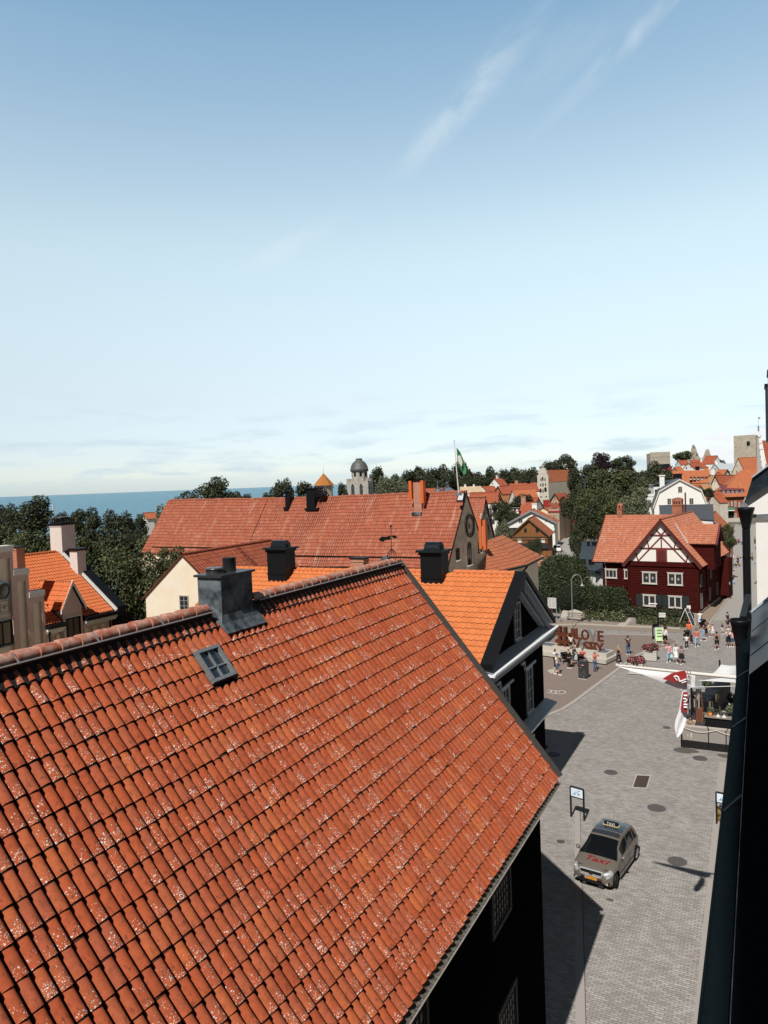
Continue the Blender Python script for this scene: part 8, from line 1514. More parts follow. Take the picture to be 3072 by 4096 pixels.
# dog
q = G(2949, 2270); e_ = empty('dog', (q[0], q[1], 0), radians(200), 'black dog standing with its tail up in the side street', 'dog')
skinobj('body', [[(-.32, 0, .46, .10), (-.1, 0, .45, .10), (.15, 0, .46, .12), (.30, 0, .54, .08), (.40, 0, .64, .08), (.52, 0, .62, .04), (.58, 0, .60, .03)], [0, (-.42, 0, .52, .04), (-.55, 0, .66, .02)], [2, (.2, .08, .30, .05), (.2, .08, .12, .03), (.23, .08, .03, .03)], [2, (.2, -.08, .30, .05), (.2, -.08, .12, .03), (.23, -.08, .03, .03)], [0, (-.30, .08, .30, .06), (-.40, .08, .2, .03), (-.36, .08, .03, .03)], [0, (-.30, -.08, .30, .06), (-.40, -.08, .2, .03), (-.36, -.08, .03, .03)], [4, (.38, .06, .72, .02)], [4, (.38, -.06, .72, .02)]], CK, e_)
# prams
def pram(px, py, lb, rz, col=CK):
    q = G(px, py); e_ = empty('pram', (q[0], q[1], 0), rz, lb, 'pram', 'prams on the square'); m_ = MB()
    for s in (-1, 1): m_.tube([(s * .24, .35, .15), (s * .24, -.1, .55), (s * .24, -.45, 1.0)], .018, 0, 6); m_.tube([(s * .26, -.3, .13), (s * .24, .15, .55)], .018, 0, 6)
    m_.tube([(-.24, -.45, 1.0), (.24, -.45, 1.0)], .022, 0, 6); m_.build('frame', GALV, e_)
    rows = [[(x * .26, .28 * cos(t) + .02, .62 + .36 * sin(t)) for x in (-1, 0, 1)] for t in np.linspace(.6, pi * 1.02, 9)]; m_ = MB(); m_.grid(rows, 0, True); m_.build('hood', col, e_); m_ = MB(); m_.prism([(-.3, .75), (-.25, .45), (.3, .4), (.5, .65), (.3, .68), (0, .55)], -.24, .24, ax='x'); m_.build('seat', col, e_)
    for x, y, r in ((-.27, -.3, .15), (.27, -.3, .15), (-.24, .38, .10), (.24, .38, .10)): m_ = MB(); m_.tube([(x - .02, y, r), (x + .02, y, r)], r, 0, 14); m_.tube([(x - .022, y, r), (x + .022, y, r)], r * .55, 1, 10); m_.build('wheel', [DARKPT, GALV], e_)
pram(2257, 2650, 'black and cream pram between the woman in white and the bald man', radians(215)); pram(2322, 2660, 'black pram with a raised hood in front of the man in red', radians(190)); pram(2748, 2560, 'black pram pushed by the man in orange', radians(170)); pram(2812, 2512, 'patterned pram beside the woman in the blue and white dress', radians(160))
flush()
# ================================================================ cafe deck, flag, sails
dk0 = G(2723, 2989); dk = empty('cafe_deck', (dk0[0], dk0[1], 0), 0, 'raised dark timber cafe deck with grey screens along the right side of the street', 'deck'); DL_ = 6.5; DWd = -.15 - dk0[0]
DWOOD = plain('charred_timber', (.014, .013, .013), .8, var=.6, scale=3, stretch=(.4, 3, 6), bump=.02, bscale=8); PLANK = plain('deck_planks', (.05, .05, .052), .75, var=.4, scale=6)
m_ = MB(); 
for k in range(3): m_.boxc(0, DWd, 0, .08, .02 + k * .15, .15 + k * .15); m_.boxc(0, .08, .08, DL_, .02 + k * .15, .15 + k * .15)
m_.boxc(.05, DWd, .05, DL_, .0, .44); m_.build('timber_edge', DWOOD, dk)
m_ = MB()
for k in range(int(DWd / .16)): m_.boxc(.06 + k * .16, .06 + k * .16 + .145, .06, DL_, .44, .47)
m_.build('floor', PLANK, dk)
SCR = plain('grey_screen', (.27, .25, .235), .7); m_ = MB(); hh2 = 1.32
for a, b in ((.12, 1.55), (1.6, 2.5), (2.56, DWd - .05)): m_.boxc(a, b, -.03, .0, .50, hh2)
m_.build('front_screen', SCR, dk)
for x in (0.05, 1.57, 2.53, DWd - .1): m_ = MB(); m_.boxc(x - .025, x + .025, -.05, .05, .2, hh2 + .03); m_.build('post', DARKPT, dk)
m_ = MB()
for y in np.arange(1.5, DL_, 2.2): m_.boxc(-.02, .03, y - .03, y + .03, .2, hh2 + .05)
m_.boxc(-.02, .03, -.05, DL_, hh2 + .0, hh2 + .12); m_.build('rail_frame', DARKPT, dk)
m_ = MB(); m_.boxc(-.01, .02, 3.2, 4.6, .5, hh2); m_.build('side_screen', plain('black_screen', (.01, .01, .012), .5), dk)
ROPE = plain('cream_rope', (.62, .56, .46), .9); m_ = MB(); pts = []
for i in range(29): t = i / 28; x = .1 + t * (DWd - .6); pts.append((x, -.07, 1.30 - .22 * abs(sin(t * pi * 2))))
m_.tube(pts, .028, 0, 7); m_.tube([(DWd - .5, -.07, 1.3), (DWd - .48, -.08, .2)], .026, 0, 7); m_.build('rope', ROPE, dk)
cu_ = plain('beige_cushion', (.46, .42, .37), .9, var=.08, scale=3)
for i, (x0, x1, y0, y1) in enumerate(((.12, 1.5, .1, .75), (1.55, 2.6, .1, .7), (2.65, DWd - .1, .1, .7), (.1, .7, .8, 2.4))):
    m_ = MB(); m_.boxc(x0, x1, y0, y1, .85, 1.02); m_.boxc(x0, x1, y0 - .05, y0 + .12, .98, 1.38); o = m_.build('bench_cushion', cu_, dk); bv = o.modifiers.new('b', 'BEVEL'); bv.width = .05; bv.segments = 3
m_ = MB(); m_.boxc(.1, DWd, .08, .72, .47, .85); m_.boxc(.08, .7, .72, 2.4, .47, .85); m_.build('bench_box', DWOOD, dk)
def ondeck(px, py): return G(px, py, .47)
def prop(name, loc, lb, cat, grp=None, rz=0): return empty(name, tuple(loc), rz, lb, cat, grp)
q = ondeck(2768, 2862); e_ = prop('sail_post', (q[0], q[1], 0), 'tall black post with a diagonal brace at the deck corner', 'post'); m_ = MB(); m_.boxc(-.07, .07, -.07, .07, 0, 2.35); m_.bar((.05, 0, 1.9), (1.0, -.4, .5), .08); m_.build('post', DARKPT, e_)
q = G(2881, 2765); e_ = prop('sail_post', (q[0], q[1], 0), 'black post holding the far corner of the sail shade', 'post'); m_ = MB(); m_.boxc(-.06, .06, -.06, .06, 0, 2.4); m_.build('post', DARKPT, e_)
COR = plain('corten_heater', (.17, .065, .04), .75, .2); q = ondeck(2797, 2884); e_ = prop('patio_heater', q, 'brown pyramid patio heater with a glass tube and metal hood', 'patio heater', None, .2); m_ = MB(); m_.prism([(-.25, 0), (.25, 0), (.21, .85), (-.21, .85)], -.24, .24); m_.build('base', COR, e_)
m_ = MB()
for sx_ in (-1, 1):
    for sy_ in (-1, 1): m_.bar((sx_ * .22, sy_ * .22, .85), (sx_ * .12, sy_ * .12, 2.1), .045)
m_.boxc(-.15, .15, -.15, .15, 2.08, 2.12); m_.build('frame', COR, e_); m_ = MB(); m_.tube([(0, 0, .86), (0, 0, 2.08)], .06, 0, 10); m_.build('glass_tube', plain('tube_glass', (.3, .3, .3), .2), e_); m_ = MB(); m_.prism([(-.4, 2.2), (.4, 2.2), (.0, 2.42)], -.35, .35); m_.build('hood', GREYMETAL, e_)
BRASS = plain('brushed_brass_metal', (.34, .29, .19), .45, .6)
def stool(px, py, lb, rz, back=True, hs=.78):
    q = ondeck(px, py); e_ = prop('bar_stool', q, lb, 'bar stool', 'bar stools on the deck', rz); m_ = MB(); m_.boxc(-.17, .17, -.17, .17, hs, hs + .03); m_.build('seat', BRASS, e_)
    for s in (-1, 1):
        for t in (-1, 1): m_ = MB(); m_.bar((s * .22, t * .22, 0), (s * .15, t * .15, hs), .03); m_.build('leg', BRASS, e_)
    m_ = MB()
    for s in (-1, 1): m_.bar((s * .2, -.2, .25), (s * .2, .2, .25), .018); m_.bar((-.2, s * .2, .25), (.2, s * .2, .25), .018)
    m_.build('foot_rail', BRASS, e_)
    if back: m_ = MB(); m_.tube([(-.17, .17, hs), (-.17, .2, hs + .38), (.17, .2, hs + .38), (.17, .17, hs)], .014, 0, 6); m_.boxc(-.06, .06, .18, .20, hs + .02, hs + .37); m_.build('backrest', BRASS, e_)
stool(2843, 2880, 'brass-coloured bar stool with backrest in the sun', .3); stool(2824, 2890, 'small brass stool with a dish on it, beside the heater', 0, False, .6); stool(2866, 2850, 'bar stool in the shade behind the sunlit one', .2); stool(2900, 2760, 'dark bar stool under the sail shade', 0)
q = ondeck(2810, 2835); e_ = prop('bar_table', q, 'dark high bar table behind the heater', 'table'); m_ = MB(); m_.boxc(-.7, .7, -.4, .4, 1.02, 1.06); m_.build('table_top', DWOOD, e_)
for s in (-1, 1): m_ = MB(); m_.boxc(s * .6 - .03, s * .6 + .03, -.3, .3, 0, 1.02); m_.build('leg', DARKPT, e_)
q = ondeck(2880, 2915); e_ = prop('low_table', q, 'low table with glasses and a white tray at the front of the deck', 'table'); m_ = MB(); m_.boxc(-.9, .9, -.3, .3, .72, .76); m_.build('table_top', plain('grey_wood', (.22, .20, .17), .85), e_); m_ = MB(); m_.boxc(-.8, .8, -.2, .2, 0, .72); m_.build('leg', DARKPT, e_)
for i, (dx, lb) in enumerate(((-.1, 'white folded menu card on the low table'), (.25, 'white tray at the right end of the low table'))): m_ = MB(); m_.prism([(-.12, 0), (.12, 0), (0, .18)], -.08, .08); o = m_.build('menu_card', WHITE, None, None, (q[0] + dx, q[1], q[2] + .76)); tag(o, lb, 'table card')
e_ = prop('potted_plant', (q[0] - .55, q[1], q[2] + .76), 'small green plant in an orange pot on the low table', 'plant'); m_ = MB(); m_.lathe((0, 0, 0), [(.08, 0), (.13, .24), (.11, .24), (0, .2)], 0, 14); m_.build('pot', plain('orange_pot', (.7, .22, .04), .5), e_); o = bpy.data.objects.new('foliage', cloud_mesh('foliage', [(0, 0, .4, .16, .16, .2)], 160, .07, LF_PALE, 8)); COL.objects.link(o); o.parent = e_
for px, py, lb, r_ in ((2924, 2885, 'yellow flowering plant at the right edge of the deck', .3), (2830, 2775, 'dark leafy plant on the shaded bar', .35), (2926, 2835, 'white-potted plant in the shade by the wall', .3)):
    q = ondeck(px, py); e_ = prop('deck_plant', (q[0], q[1], q[2]), lb, 'plant', 'plants on the deck'); o = bpy.data.objects.new('foliage', cloud_mesh('foliage', [(0, 0, .75, r_, r_, .35)], 350, .09, LF_PALE if 'yellow' in lb else LF_DARK, int(px))); COL.objects.link(o); o.parent = e_; m_ = MB(); m_.lathe((0, 0, 0), [(.15, 0), (.2, .45), (0, .42)], 0, 12); m_.build('pot', WHITE if 'white' in lb else DARKPT, e_)
wq = ondeck(2770, 2886); person(0, 0, 'dark-haired woman sitting on the corner bench of the deck', 1.66, -10, 'sit', plain('olive_top', (.22, .17, .10), .9), 'short', CBE, 'long', HK, .25, arms=('face', 'push'), at=np.array([dk0[0] + .55, dk0[1] + .45, .50]), group='people on the square'); flush()
# bar counter running back in the shade
b0_, b1_ = G(2786, 2826, 1.3), G(2880, 2728, 1.3); q = (b0_[0], b0_[1], .0); e_ = prop('bar_counter', q, 'long black bar counter in the shade at the back of the deck', 'counter'); m_ = MB(); dd_ = b1_ - b0_; m_.bar((.35, 0, .85), (dd_[0] + .35, dd_[1], .85), .7, 1.7); m_.build('counter', DARKPT, e_)
# sail shades
def sail(pts, z, lb):
    Q = [G(p[0], p[1], zz) for p, zz in zip(pts, z)]; c = np.mean(Q, 0); m_ = MB(); n = 6
    if len(Q) == 4:
        rows = []
        for i in range(n + 1):
            s = i / n; a, b = Q[0] * (1 - s) + Q[3] * s, Q[1] * (1 - s) + Q[2] * s; row = []
            for j in range(n + 1): t = j / n; p = a * (1 - t) + b * t; p = p + (0, 0, -.35 * sin(pi * s) * sin(pi * t)); p = p + (c - p) * .10 * (sin(pi * s) * (abs(t - .5) * 2) ** 3 + sin(pi * t) * (abs(s - .5) * 2) ** 3); row.append(p - c)
            rows.append(row)
        m_.grid(rows, 0, True)
    else:
        rows = []
        for i in range(n + 1):
            s = i / n; a, b = Q[0] * (1 - s) + Q[1] * s, Q[0] * (1 - s) + Q[2] * s; rows.append([a * (1 - t) + b * t - c for t in np.linspace(0, 1, n + 1)])
        m_.grid(rows, 0, True)
    e_ = empty('sun_canopy', tuple(c), 0, lb, 'canopy', 'white cloth canopies over the deck'); m_.build('cloth', plain('sail_cloth', (.66, .66, .66), .85), e_); return e_
sail(((2884, 2658), (2955, 2662), (2952, 2722), (2838, 2704)), (2.9, 3.2, 3.2, 2.8), 'larger pale sail shade stretched from the black post to the wall')
sail(((2789, 2722), (2955, 2731), (2955, 2704)), (3.0, 3.2, 3.3), 'narrow white triangular sail shade under the flagpole')
# the flag on its pole
yf = 23.9
def onF(px, py, y=yf): d = ray(px, py); return CAM + d * (y / d[1])
T0, T1 = onF(2467, 2661), onF(2958, 2713); fp = empty('wall_flagpole', tuple(T1), 0, 'white flagpole reaching out over the street from the right-hand wall', 'flagpole'); m_ = MB(); m_.tube([T0 - T1, (T0 - T1) * .3, (.75, 0, 0)], [.035, .055, .06], 0, 12); m_.lathe(T0 - T1, [(0, -.05), (.05, 0), (0, .05)], 0, 8); m_.build('pole', WFRAME, fp)
m_ = MB(); cA, cB = onF(2775, 2749) - T1, onF(2960, 2744) - T1; m_.tube([cA, cB], .012, 0, 6); m_.build('cord', WFRAME, fp)
FLW = plain('flag_white', (.78, .78, .80), .8); FLR = plain('flag_crimson', (.30, .025, .025), .8)
fl = empty('street_flag', tuple(T1), 0, 'white flag with crimson panels and lettering, wound round the wall flagpole', 'flag')
def cloth(top, bot, n=14, amp=.05, k=3.0, dy=0.0):
    rows = []
    for t in np.linspace(0, 1, n):
        a = np.array([np.interp(t, [p[2] for p in top], [p[i] for p in top]) for i in (0, 1)]); b_ = np.array([np.interp(t, [p[2] for p in bot], [p[i] for p in bot]) for i in (0, 1)]); row = []
        for s in np.linspace(0, 1, 9):
            p = a * (1 - s) + b_ * s; w = onF(p[0], p[1], yf - .02 + dy); w = w + (0, amp * sin(s * k * pi + t * 5) * (.3 + s), 0); row.append(w - T1)
        rows.append(row)
    return rows
up_top = [(2469, 2662, 0), (2650, 2678, .5), (2765, 2688, .9), (2782, 2690, 1)]; up_bot = [(2469, 2664, 0), (2560, 2692, .3), (2633, 2722, .55), (2700, 2750, .75), (2733, 2764, .87), (2779, 2747, 1)]
m_ = MB(); m_.grid(cloth(up_top, up_bot, amp=.03, k=1.1), 0, True); m_.build('wound_cloth', FLW, fl)
m_ = MB(); P4 = [(2652, 2719), (2683, 2703), (2726, 2686), (2742, 2684), (2748, 2700), (2749, 2737), (2700, 2728)]; P4 = [(2649, 2716), (2684, 2694), (2722, 2684), (2741, 2683), (2747, 2697), (2748, 2736), (2716, 2733)]
def flatp(pts, dy): return [onF(p[0], p[1], yf + dy) - T1 for p in pts]
m_ = MB(); m_.face(flatp(P4, -.17)); m_.face(flatp(P4, -.165)[::-1]); m_.build('crimson_panel', FLR, fl)
m_ = MB(); m_.tube(flatp([(2697, 2708), (2704, 2704), (2712, 2708), (2716, 2720), (2720, 2727)], -.19), .03, 0, 6); m_.tube(flatp([(2697, 2708), (2703, 2716), (2708, 2722)], -.19), .02, 0, 6); m_.tube(flatp([(2722, 2726), (2746, 2716)], -.19), .025, 0, 6); m_.tube(flatp([(2728, 2732), (2746, 2726)], -.19), .02, 0, 6); m_.build('white_letter_shapes', FLW, fl)
def ftext(s, px, py, size, rot, dy, mat=DARKPT):
    o = text_obj('flag_lettering', s, size, mat, fl, onF(px, py, yf + dy) - T1, (pi / 2, rot, 0), .002); return o
ftext('O\nR\nD', 2756, 2709, .15, .03, -.20)
lo_top = [(2727, 2762, 0), (2738, 2758, .3), (2748, 2760, 1)]
lt = [(2729, 2760), (2724, 2790), (2716, 2840), (2702, 2880), (2698, 2910), (2704, 2935), (2704, 2948)]; rt_ = [(2748, 2760), (2752, 2790), (2750, 2840), (2744, 2880), (2738, 2905), (2728, 2930), (2712, 2950)]
rows = []
for i, (a, b_) in enumerate(zip(lt, rt_)): rows.append([onF(a[0] * (1 - s) + b_[0] * s, a[1] * (1 - s) + b_[1] * s, yf + .06 * cos(s * 5.5 + i * .6)) - T1 for s in np.linspace(0, 1, 9)])
m_ = MB(); m_.grid(rows, 0, True); m_.build('hanging_cloth', FLW, fl); m_ = MB(); P5 = [(2733, 2768), (2750, 2768), (2752, 2800), (2749, 2852), (2742, 2850), (2722, 2838), (2727, 2800)]; m_.face(flatp(P5, -.15)); m_.face(flatp(P5, -.145)[::-1]); m_.build('crimson_panel', FLR, fl)
m_ = MB(); m_.tube(flatp([(2733, 2795), (2742, 2795), (2748, 2800), (2742, 2808), (2735, 2806)], -.18), .028, 0, 6); m_.boxc(0, 0, 0, 0, 0, 0) if False else None
for py in (2818, 2829, 2782): m_.tube(flatp([(2735, py), (2749, py + 1)], -.18), .03, 0, 6)
m_.build('white_letter_shapes', FLW, fl)
# awnings and pale roof pieces below the white wall
def awn(P4, z, lb, mat, name='awning', th=.12):
    Q = [G(p[0], p[1], zz) for p, zz in zip(P4, z)]; c = np.mean(Q, 0); m_ = MB(); m_.face([q - c for q in Q]); m_.face([q - c - (0, 0, th) for q in Q][::-1])
    for a, b in zip(Q, Q[1:] + Q[:1]): m_.face([a - c, b - c, b - c - (0, 0, th), a - c - (0, 0, th)])
    e_ = empty(name, tuple(c), 0, lb, 'awning', 'awnings along the right-hand wall'); m_.build('cloth', mat, e_); return e_
awn(((3015, 2253), (3072, 2236), (3100, 2215), (3030, 2224)), (3.4, 3.4, 4.0, 4.0), 'blue-grey awning top with a white front edge, right of the downpipe', plain('blue_grey_canvas', (.30, .38, .46), .6)); awn(((3030, 2266), (3080, 2268), (3080, 2256), (3032, 2256)), (3.2, 3.2, 3.3, 3.3), 'upper cream awning strip', CONC); awn(((3052, 2296), (3090, 2298), (3090, 2282), (3050, 2282)), (3.0, 3.0, 3.1, 3.1), 'lower cream awning strip', CONC)
# ================================================================ the taxi
wf, wr = G(2464, 3547), G(2542, 3439); fd = (wf - wr)[:2]; fd /= np.linalg.norm(fd); side = np.array([-fd[1], fd[0]])       # left side of the car is towards the camera's right
cen = (wf + wr)[:2] / 2 - side * .80
tx = empty('taxi', (cen[0], cen[1], 0), atan2(fd[1], fd[0]) - pi / 2, 'champagne-coloured taxi with a roof sign and red lettering on its bonnet', 'taxi')
PAINT = plain('champagne_paint', (.185, .158, .134), .22, .3, spec=.6); PAINTD = plain('dark_trim', (.012, .012, .013), .5); CGL = glassy('car_glass', (.006, .007, .009), .04, .9); CHR = plain('bright_chrome', (.62, .62, .63), .25, .35)
WB = 1.30; YS = np.concatenate([np.linspace(-1.92, -1.72, 6), np.linspace(-1.68, 1.66, 72), np.linspace(1.70, 1.93, 9)])
topz = lambda y: float(np.interp(y, [-1.92, -1.88, -1.80, -1.5, -1.0, 0, .9, 1.15, 1.5, 1.72, 1.82, 1.90, 1.93], [.62, .78, .96, 1.0, .98, .95, .99, .955, .86, .765, .69, .60, .54]))
botz = lambda y: float(np.interp(y, [-1.92, -1.86, -1.7, 1.7, 1.84, 1.90, 1.93], [.42, .30, .22, .20, .22, .32, .44]))
halfw = lambda y: float(np.interp(y, [-1.92, -1.88, -1.78, -1.5, -1.0, 1.0, 1.45, 1.68, 1.80, 1.88, 1.93], [.50, .66, .78, .85, .875, .88, .865, .82, .73, .60, .42]))
def arch(y):
    z = botz(y)
    for c in (WB - .02, -WB + .02):
        d = abs(y - c)
        if d < .37: z = max(z, .30 + sqrt(.37 ** 2 - d * d) * .98)
    return z
def sec(y, s):        # s 0..1 from the middle of the bonnet to the sill
    w, t, b_ = halfw(y), topz(y), arch(y); kx = [0, .25, .5, .68, .78, .88, 1.0]; X_ = [0, .45 * w, .80 * w, .93 * w, .985 * w, w, .975 * w]; Z_2 = [t + .03, t + .025, t + .0, t - .045, t - .12, max(t * .55 + b_ * .45 - .02, b_ + .06), b_]
    return float(np.interp(s, kx, X_)), float(np.interp(s, kx, Z_2))
SS = np.concatenate([np.linspace(0, .5, 6), np.linspace(.56, 1, 11)])
m_ = MB()
for sg in (-1, 1): m_.grid([[(sg * sec(y, s)[0], y, sec(y, s)[1]) for s in SS] for y in YS], 0, True, flip=(sg > 0))
for ye_, fl_ in ((-1.92, 1), (1.93, -1)): r_ = [(sec(ye_, s)[0], ye_, sec(ye_, s)[1]) for s in SS]; m_.face(r_ + [(-p[0], p[1], p[2]) for p in r_[::-1]])
m_.boxc(-.80, .80, -1.75, 1.75, .2, .26, 1); m_.boxc(-.6, .6, -1.7, 1.7, .26, .8, 1); bd = m_.build('body', [PAINT, PAINTD], tx)
def patch(y0, y1, s0, s1, off, mat, name, sides=(-1, 1), par=None, ny=7, ns=6):
    out = None
    for sg in sides:
        m_ = MB(); rows = []
        for y in np.linspace(y0, y1, ny): rows.append([(sg * (sec(y, s)[0] + off), y + (off if y > 1.5 else 0), sec(y, s)[1] + off * .6) for s in np.linspace(s0, s1, ns)])
        m_.grid(rows, 0, True, flip=(sg > 0)); out = m_.build(name, mat, par or tx)
    return out
HL = plain('headlight_lens', (.62, .65, .68), .12, .55); patch(1.60, 1.86, .50, .80, .006, HL, 'headlight'); patch(-1.90, -1.76, .55, .82, .006, plain('tail_lens', (.3, .01, .01), .3), 'tail_light')
m_ = MB()
for sg in (-1, 1):
    y = 1.74; x_, z_ = sec(y, .66); m_.lathe((sg * (x_ + .0), y, z_ + .0), [(.055, .012), (.05, .02), (0, .024)], 0, 12)
m_.build('lamp_bulb', plain('lamp_glass', (.9, .9, .9), .1, .3), tx)
m_ = MB()                                              # grille
for k in range(4): z = .54 + k * .05; m_.boxc(-.42 - k * .025, .42 + k * .025, 1.885 - k * .022, 1.955 - k * .024, z, z + .030)
m_.boxc(-.47, .47, 1.82, 1.885, .735, .75); m_.build('grille', CHR, tx); m_ = MB(); m_.boxc(-.43, .43, 1.86, 1.925, .54, .735); m_.build('grille_back', PAINTD, tx)
m_ = MB(); m_.tube([(.07 * cos(t), 1.945, .64 + .07 * sin(t)) for t in np.linspace(0, 2 * pi, 19)], .008, 0, 6)
for t in (pi / 2, pi / 2 + 2 * pi / 3, pi / 2 - 2 * pi / 3): m_.bar((0, 1.945, .64), (.066 * cos(t), 1.945, .64 + .066 * sin(t)), .014, .014)
m_.build('star_emblem', plain('dark_chrome', (.05, .05, .05), .3, .8), tx)
m_ = MB(); m_.boxc(-.52, .52, 1.90, 1.945, .26, .36); 
for sg in (-1, 1): m_.boxc(sg * .56, sg * .74, 1.80, 1.865, .27, .37)
m_.build('lower_grille', PAINTD, tx); m_ = MB()
for sg in (-1, 1): m_.tube([(sg * .65, 1.86, .32), (sg * .65, 1.885, .32)], .045, 0, 12)
m_.build('fog_lamp', HL, tx)
m_ = MB(); m_.boxc(-.26, .26, 1.945, 1.962, .40, .51); pl = m_.build('number_plate', plain('amber_plate', (.75, .33, .05), .5), tx); m_ = MB(); m_.boxc(.215, .262, 1.9625, 1.964, .402, .508); m_.build('blue_band', plain('plate_blue', (.05, .2, .6), .5), pl); text_obj('plate_text', 'WTG013', .115, DARKPT, pl, (-.02, 1.966, .455), (pi / 2, 0, pi), .001)
t_ = text_obj('bonnet_script', 'Taxi', .52, plain('red_script', (.42, .02, .025), .5), tx, (0, 1.33, .985), (0, 0, 0), .001, shear=.35, sp=1.1, offset=.012)
vv_ = t_.data.vertices
for v in vv_: x_, y_ = -v.co[0], -v.co[1] * .72; yy = 1.32 + y_; v.co = (x_, yy - 1.33, np.interp(abs(x_) / max(halfw(yy), .1), [0, .45, .8], [topz(yy) + .03, topz(yy) + .025, topz(yy)]) + .006 - .985)
# glasshouse
RY = [1.08, .86, .62, .40, .22, -.1, -.5, -.95, -1.30, -1.52, -1.70, -1.84]; RZ_ = [.99, 1.13, 1.28, 1.42, 1.50, 1.575, 1.59, 1.57, 1.52, 1.42, 1.22, 1.0]
rz_ = lambda y: float(np.interp(-y, [-v for v in RY], RZ_)); rw = lambda y: float(np.interp(y, [-1.84, -1.4, -.5, .2, .7, 1.08], [.60, .62, .635, .63, .68, .74])); bz = lambda y: max(topz(y) - .03, .90)
def gh_(y, s):
    zr = rz_(y); w1 = rw(y); w0 = min(halfw(y) * .965, .835) if y > -1.6 else halfw(y) * .93; zb2 = min(bz(y), zr); f = max(0, min(1, (zr - zb2) / .35)); w1 = w0 + (w1 - w0) * f if zr - zb2 < .35 else w1
    return float(np.interp(s, [0, .3, .52, .62, .70, 1], [0, w1 * .6, w1 * .93, w1 * .985, w1 * 1.01, w0])), float(np.interp(s, [0, .3, .52, .62, .70, 1], [zr, zr - .008, zr - .028, zr - .055, zr - .095 if zr - .095 > zb2 else zb2 + .0, zb2]))
GY = np.concatenate([np.linspace(1.08, .22, 9), np.linspace(.1, -1.3, 12), np.linspace(-1.4, -1.84, 6)]); m_ = MB(); SG = np.linspace(0, 1, 19)
for sg in (-1, 1): m_.grid([[(sg * gh_(y, s)[0], y, gh_(y, s)[1]) for s in SG] for y in GY], 0, True, flip=(sg < 0))
m_.build('cabin', PAINT, tx)
def gpatch(ys, s0, s1, mat, name, sides=(-1, 1), off=.006, smooth=True, taper=None):
    for sg in sides:
        m_ = MB(); m_.grid([[(sg * (gh_(y, s)[0] + (off if s > .55 else 0)), y + (off if s0 == 0 and y > .1 else 0), gh_(y, s)[1] + off * (1 if s < .62 else .3)) for s in np.linspace(s0 if not callable(s0) else s0(y), s1 if not callable(s1) else s1(y), 9)] for y in ys], 0, smooth, flip=(sg < 0)); m_.build(name, mat, tx)
m_ = MB(); ys = np.linspace(1.07, .28, 9); m_.grid([[(x, y + .006, z + .008) for x, z in [(-gh_(y, s)[0], gh_(y, s)[1]) for s in np.linspace(.60, 0, 9)] + [gh_(y, s) for s in np.linspace(0, .60, 9)[1:]]] for y in ys], 0, True); m_.build('windscreen', CGL, tx)
for a, b in ((.52, -.28), (-.34, -1.02), (-1.10, -1.55)): gpatch(np.linspace(a, b, 5), lambda y: .74, lambda y: .97, CGL, 'side_window')
m_ = MB(); ys = np.linspace(-1.56, -1.80, 5); m_.grid([[(x, y - .008, z + .006) for x, z in [(-gh_(y, s)[0], gh_(y, s)[1]) for s in np.linspace(.60, 0, 7)] + [gh_(y, s) for s in np.linspace(0, .60, 7)[1:]]] for y in ys], 0, True, flip=True); m_.build('rear_window', CGL, tx)
RFM = plain('dark_roof_panel', (.05, .055, .06), .12, .4, spec=.9); m_ = MB(); ys = np.linspace(.18, -1.25, 8); m_.grid([[(x, y, z + .004) for x, z in [(-gh_(y, s)[0], gh_(y, s)[1]) for s in np.linspace(.56, 0, 7)] + [gh_(y, s) for s in np.linspace(0, .56, 7)[1:]]] for y in ys], 0, True); m_.build('roof_panel', RFM, tx)
SEAM = plain('panel_gap', (.01, .01, .01), .8); m_ = MB()
for sg in (-1, 1):
    for y in (.95, -.30, -1.05): m_.tube([(sg * (sec(y, s)[0] + .002), y, sec(y, s)[1]) for s in np.linspace(.72, .98, 8)], .005, 0, 4)
    m_.tube([(sg * (sec(y, .9)[0] + .003), y, .42) for y in (-.9, .9)], .008, 0, 4)
m_.tube([(x, np.interp(abs(x), [0, .5, .72], [1.80, 1.76, 1.6]), topz(float(np.interp(abs(x), [0, .5, .72], [1.80, 1.76, 1.6]))) + .028 - .03 * abs(x)) for x in np.linspace(-.72, .72, 15)], .004, 0, 4); m_.build('panel_gaps', SEAM, tx)
for sg in (-1, 1):
    m_ = MB(); m_.lathe((sg * .97, .78, 1.02), [(0, -.07), (.07, -.05), (.095, 0), (.08, .055), (0, .075)], 0, 12); m_.bar((sg * .80, .84, .96), (sg * .95, .79, 1.0), .06, .05); m_.build('wing_mirror', PAINT, tx)
    for y in (-.12, -.88): m_ = MB(); m_.bar((sg * .885, y + .09, .80), (sg * .885, y - .09, .80), .02, .03); m_.build('door_handle', PAINT, tx)
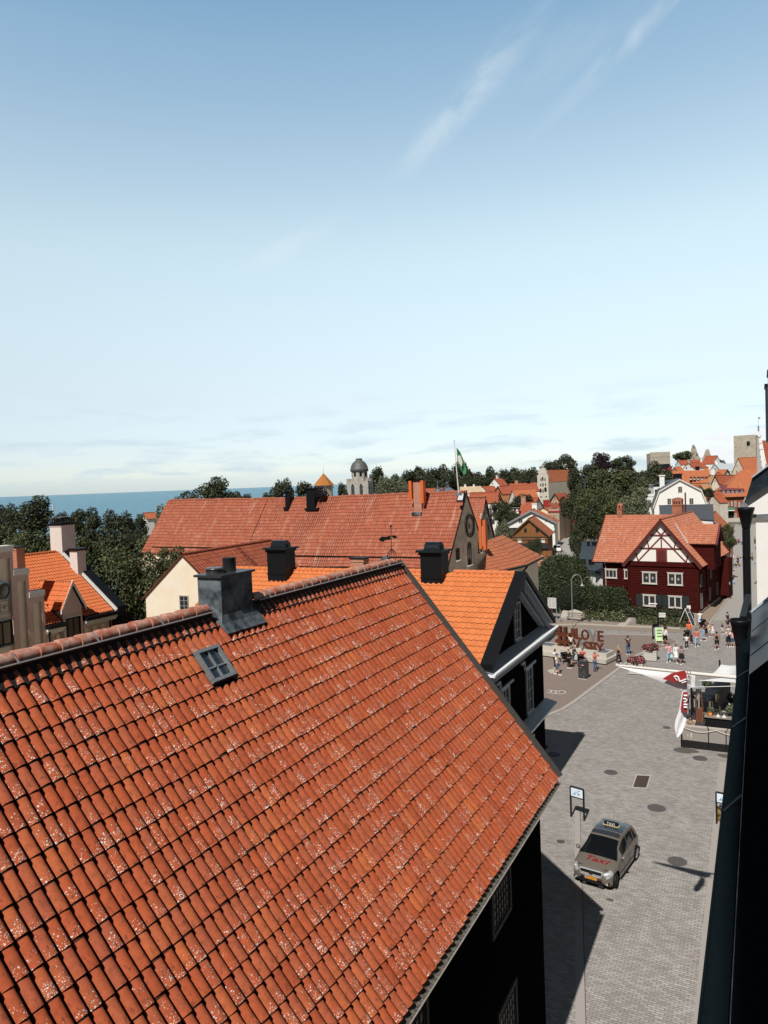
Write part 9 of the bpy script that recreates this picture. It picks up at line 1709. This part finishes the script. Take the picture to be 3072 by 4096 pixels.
for i, (sg, y, tr) in enumerate(((-1, WB, .32), (1, WB, .32), (-1, -WB, 0), (1, -WB, 0))):
    R3 = np.array([[cos(tr), sin(tr)], [-sin(tr), cos(tr)]]) if True else None; c0 = np.array([sg * .77, y])
    def wpt(a, r, t): v = np.array([a, r * cos(t)]); v = np.array([v[0] * cos(tr) - v[1] * sin(tr), v[0] * sin(tr) + v[1] * cos(tr)]); return (c0[0] + v[0], c0[1] + v[1], .31 + r * sin(t))
    th_s = np.linspace(0, 2 * pi, 29); prof = [(-.10, .20), (-.10, .29), (-.08, .31), (.08, .31), (.10, .29), (.10, .20)]
    w_ = MB(); w_.grid([[wpt(a, r, t) for t in th_s] for a, r in prof], 0, True); o = w_.build('wheel', DARKPT, tx); w_ = MB()
    for t in np.linspace(0, 2 * pi, 8)[:-1]: w_.bar(wpt(sg * .085, .03, t), wpt(sg * .085, .20, t), .045, .03)
    w_.grid([[wpt(sg * .10, .205, t) for t in th_s], [wpt(sg * .085, .18, t) for t in th_s]], 0, True); w_.face([wpt(sg * .05, .2, t) for t in th_s[:-1]], 1); w_.build('rim', [plain('alloy', (.55, .55, .56), .3, .8), PAINTD], o)
m_ = MB(); m_.boxc(-.30, .30, -.70, -.56, 1.60, 1.74); m_.boxc(-.34, .34, -.73, -.53, 1.585, 1.61, 1); ts = m_.build('roof_sign', [DARKPT, plain('sign_gold', (.55, .45, .25), .5)], tx); text_obj('sign_text', 'TAXI', .15, plain('sign_white', (.8, .8, .75), .5), ts, (0, -.555, 1.672), (pi / 2, 0, pi), .002, sp=1.1)
m_ = MB(); m_.tube([(.05, -1.05, 1.57), (.05, -1.15, 2.0)], .006, 0, 4); m_.build('aerial', DARKPT, tx); m_ = MB()
for x in (-.35, .2): m_.bar((x, 1.04, 1.03), (x + .5, .93, 1.10), .018, .015)
m_.build('wipers', PAINTD, tx); m_ = MB(); m_.boxc(-.55, -.30, .55, .70, 1.12, 1.17); m_.build('dashboard_papers', WHITE, tx)
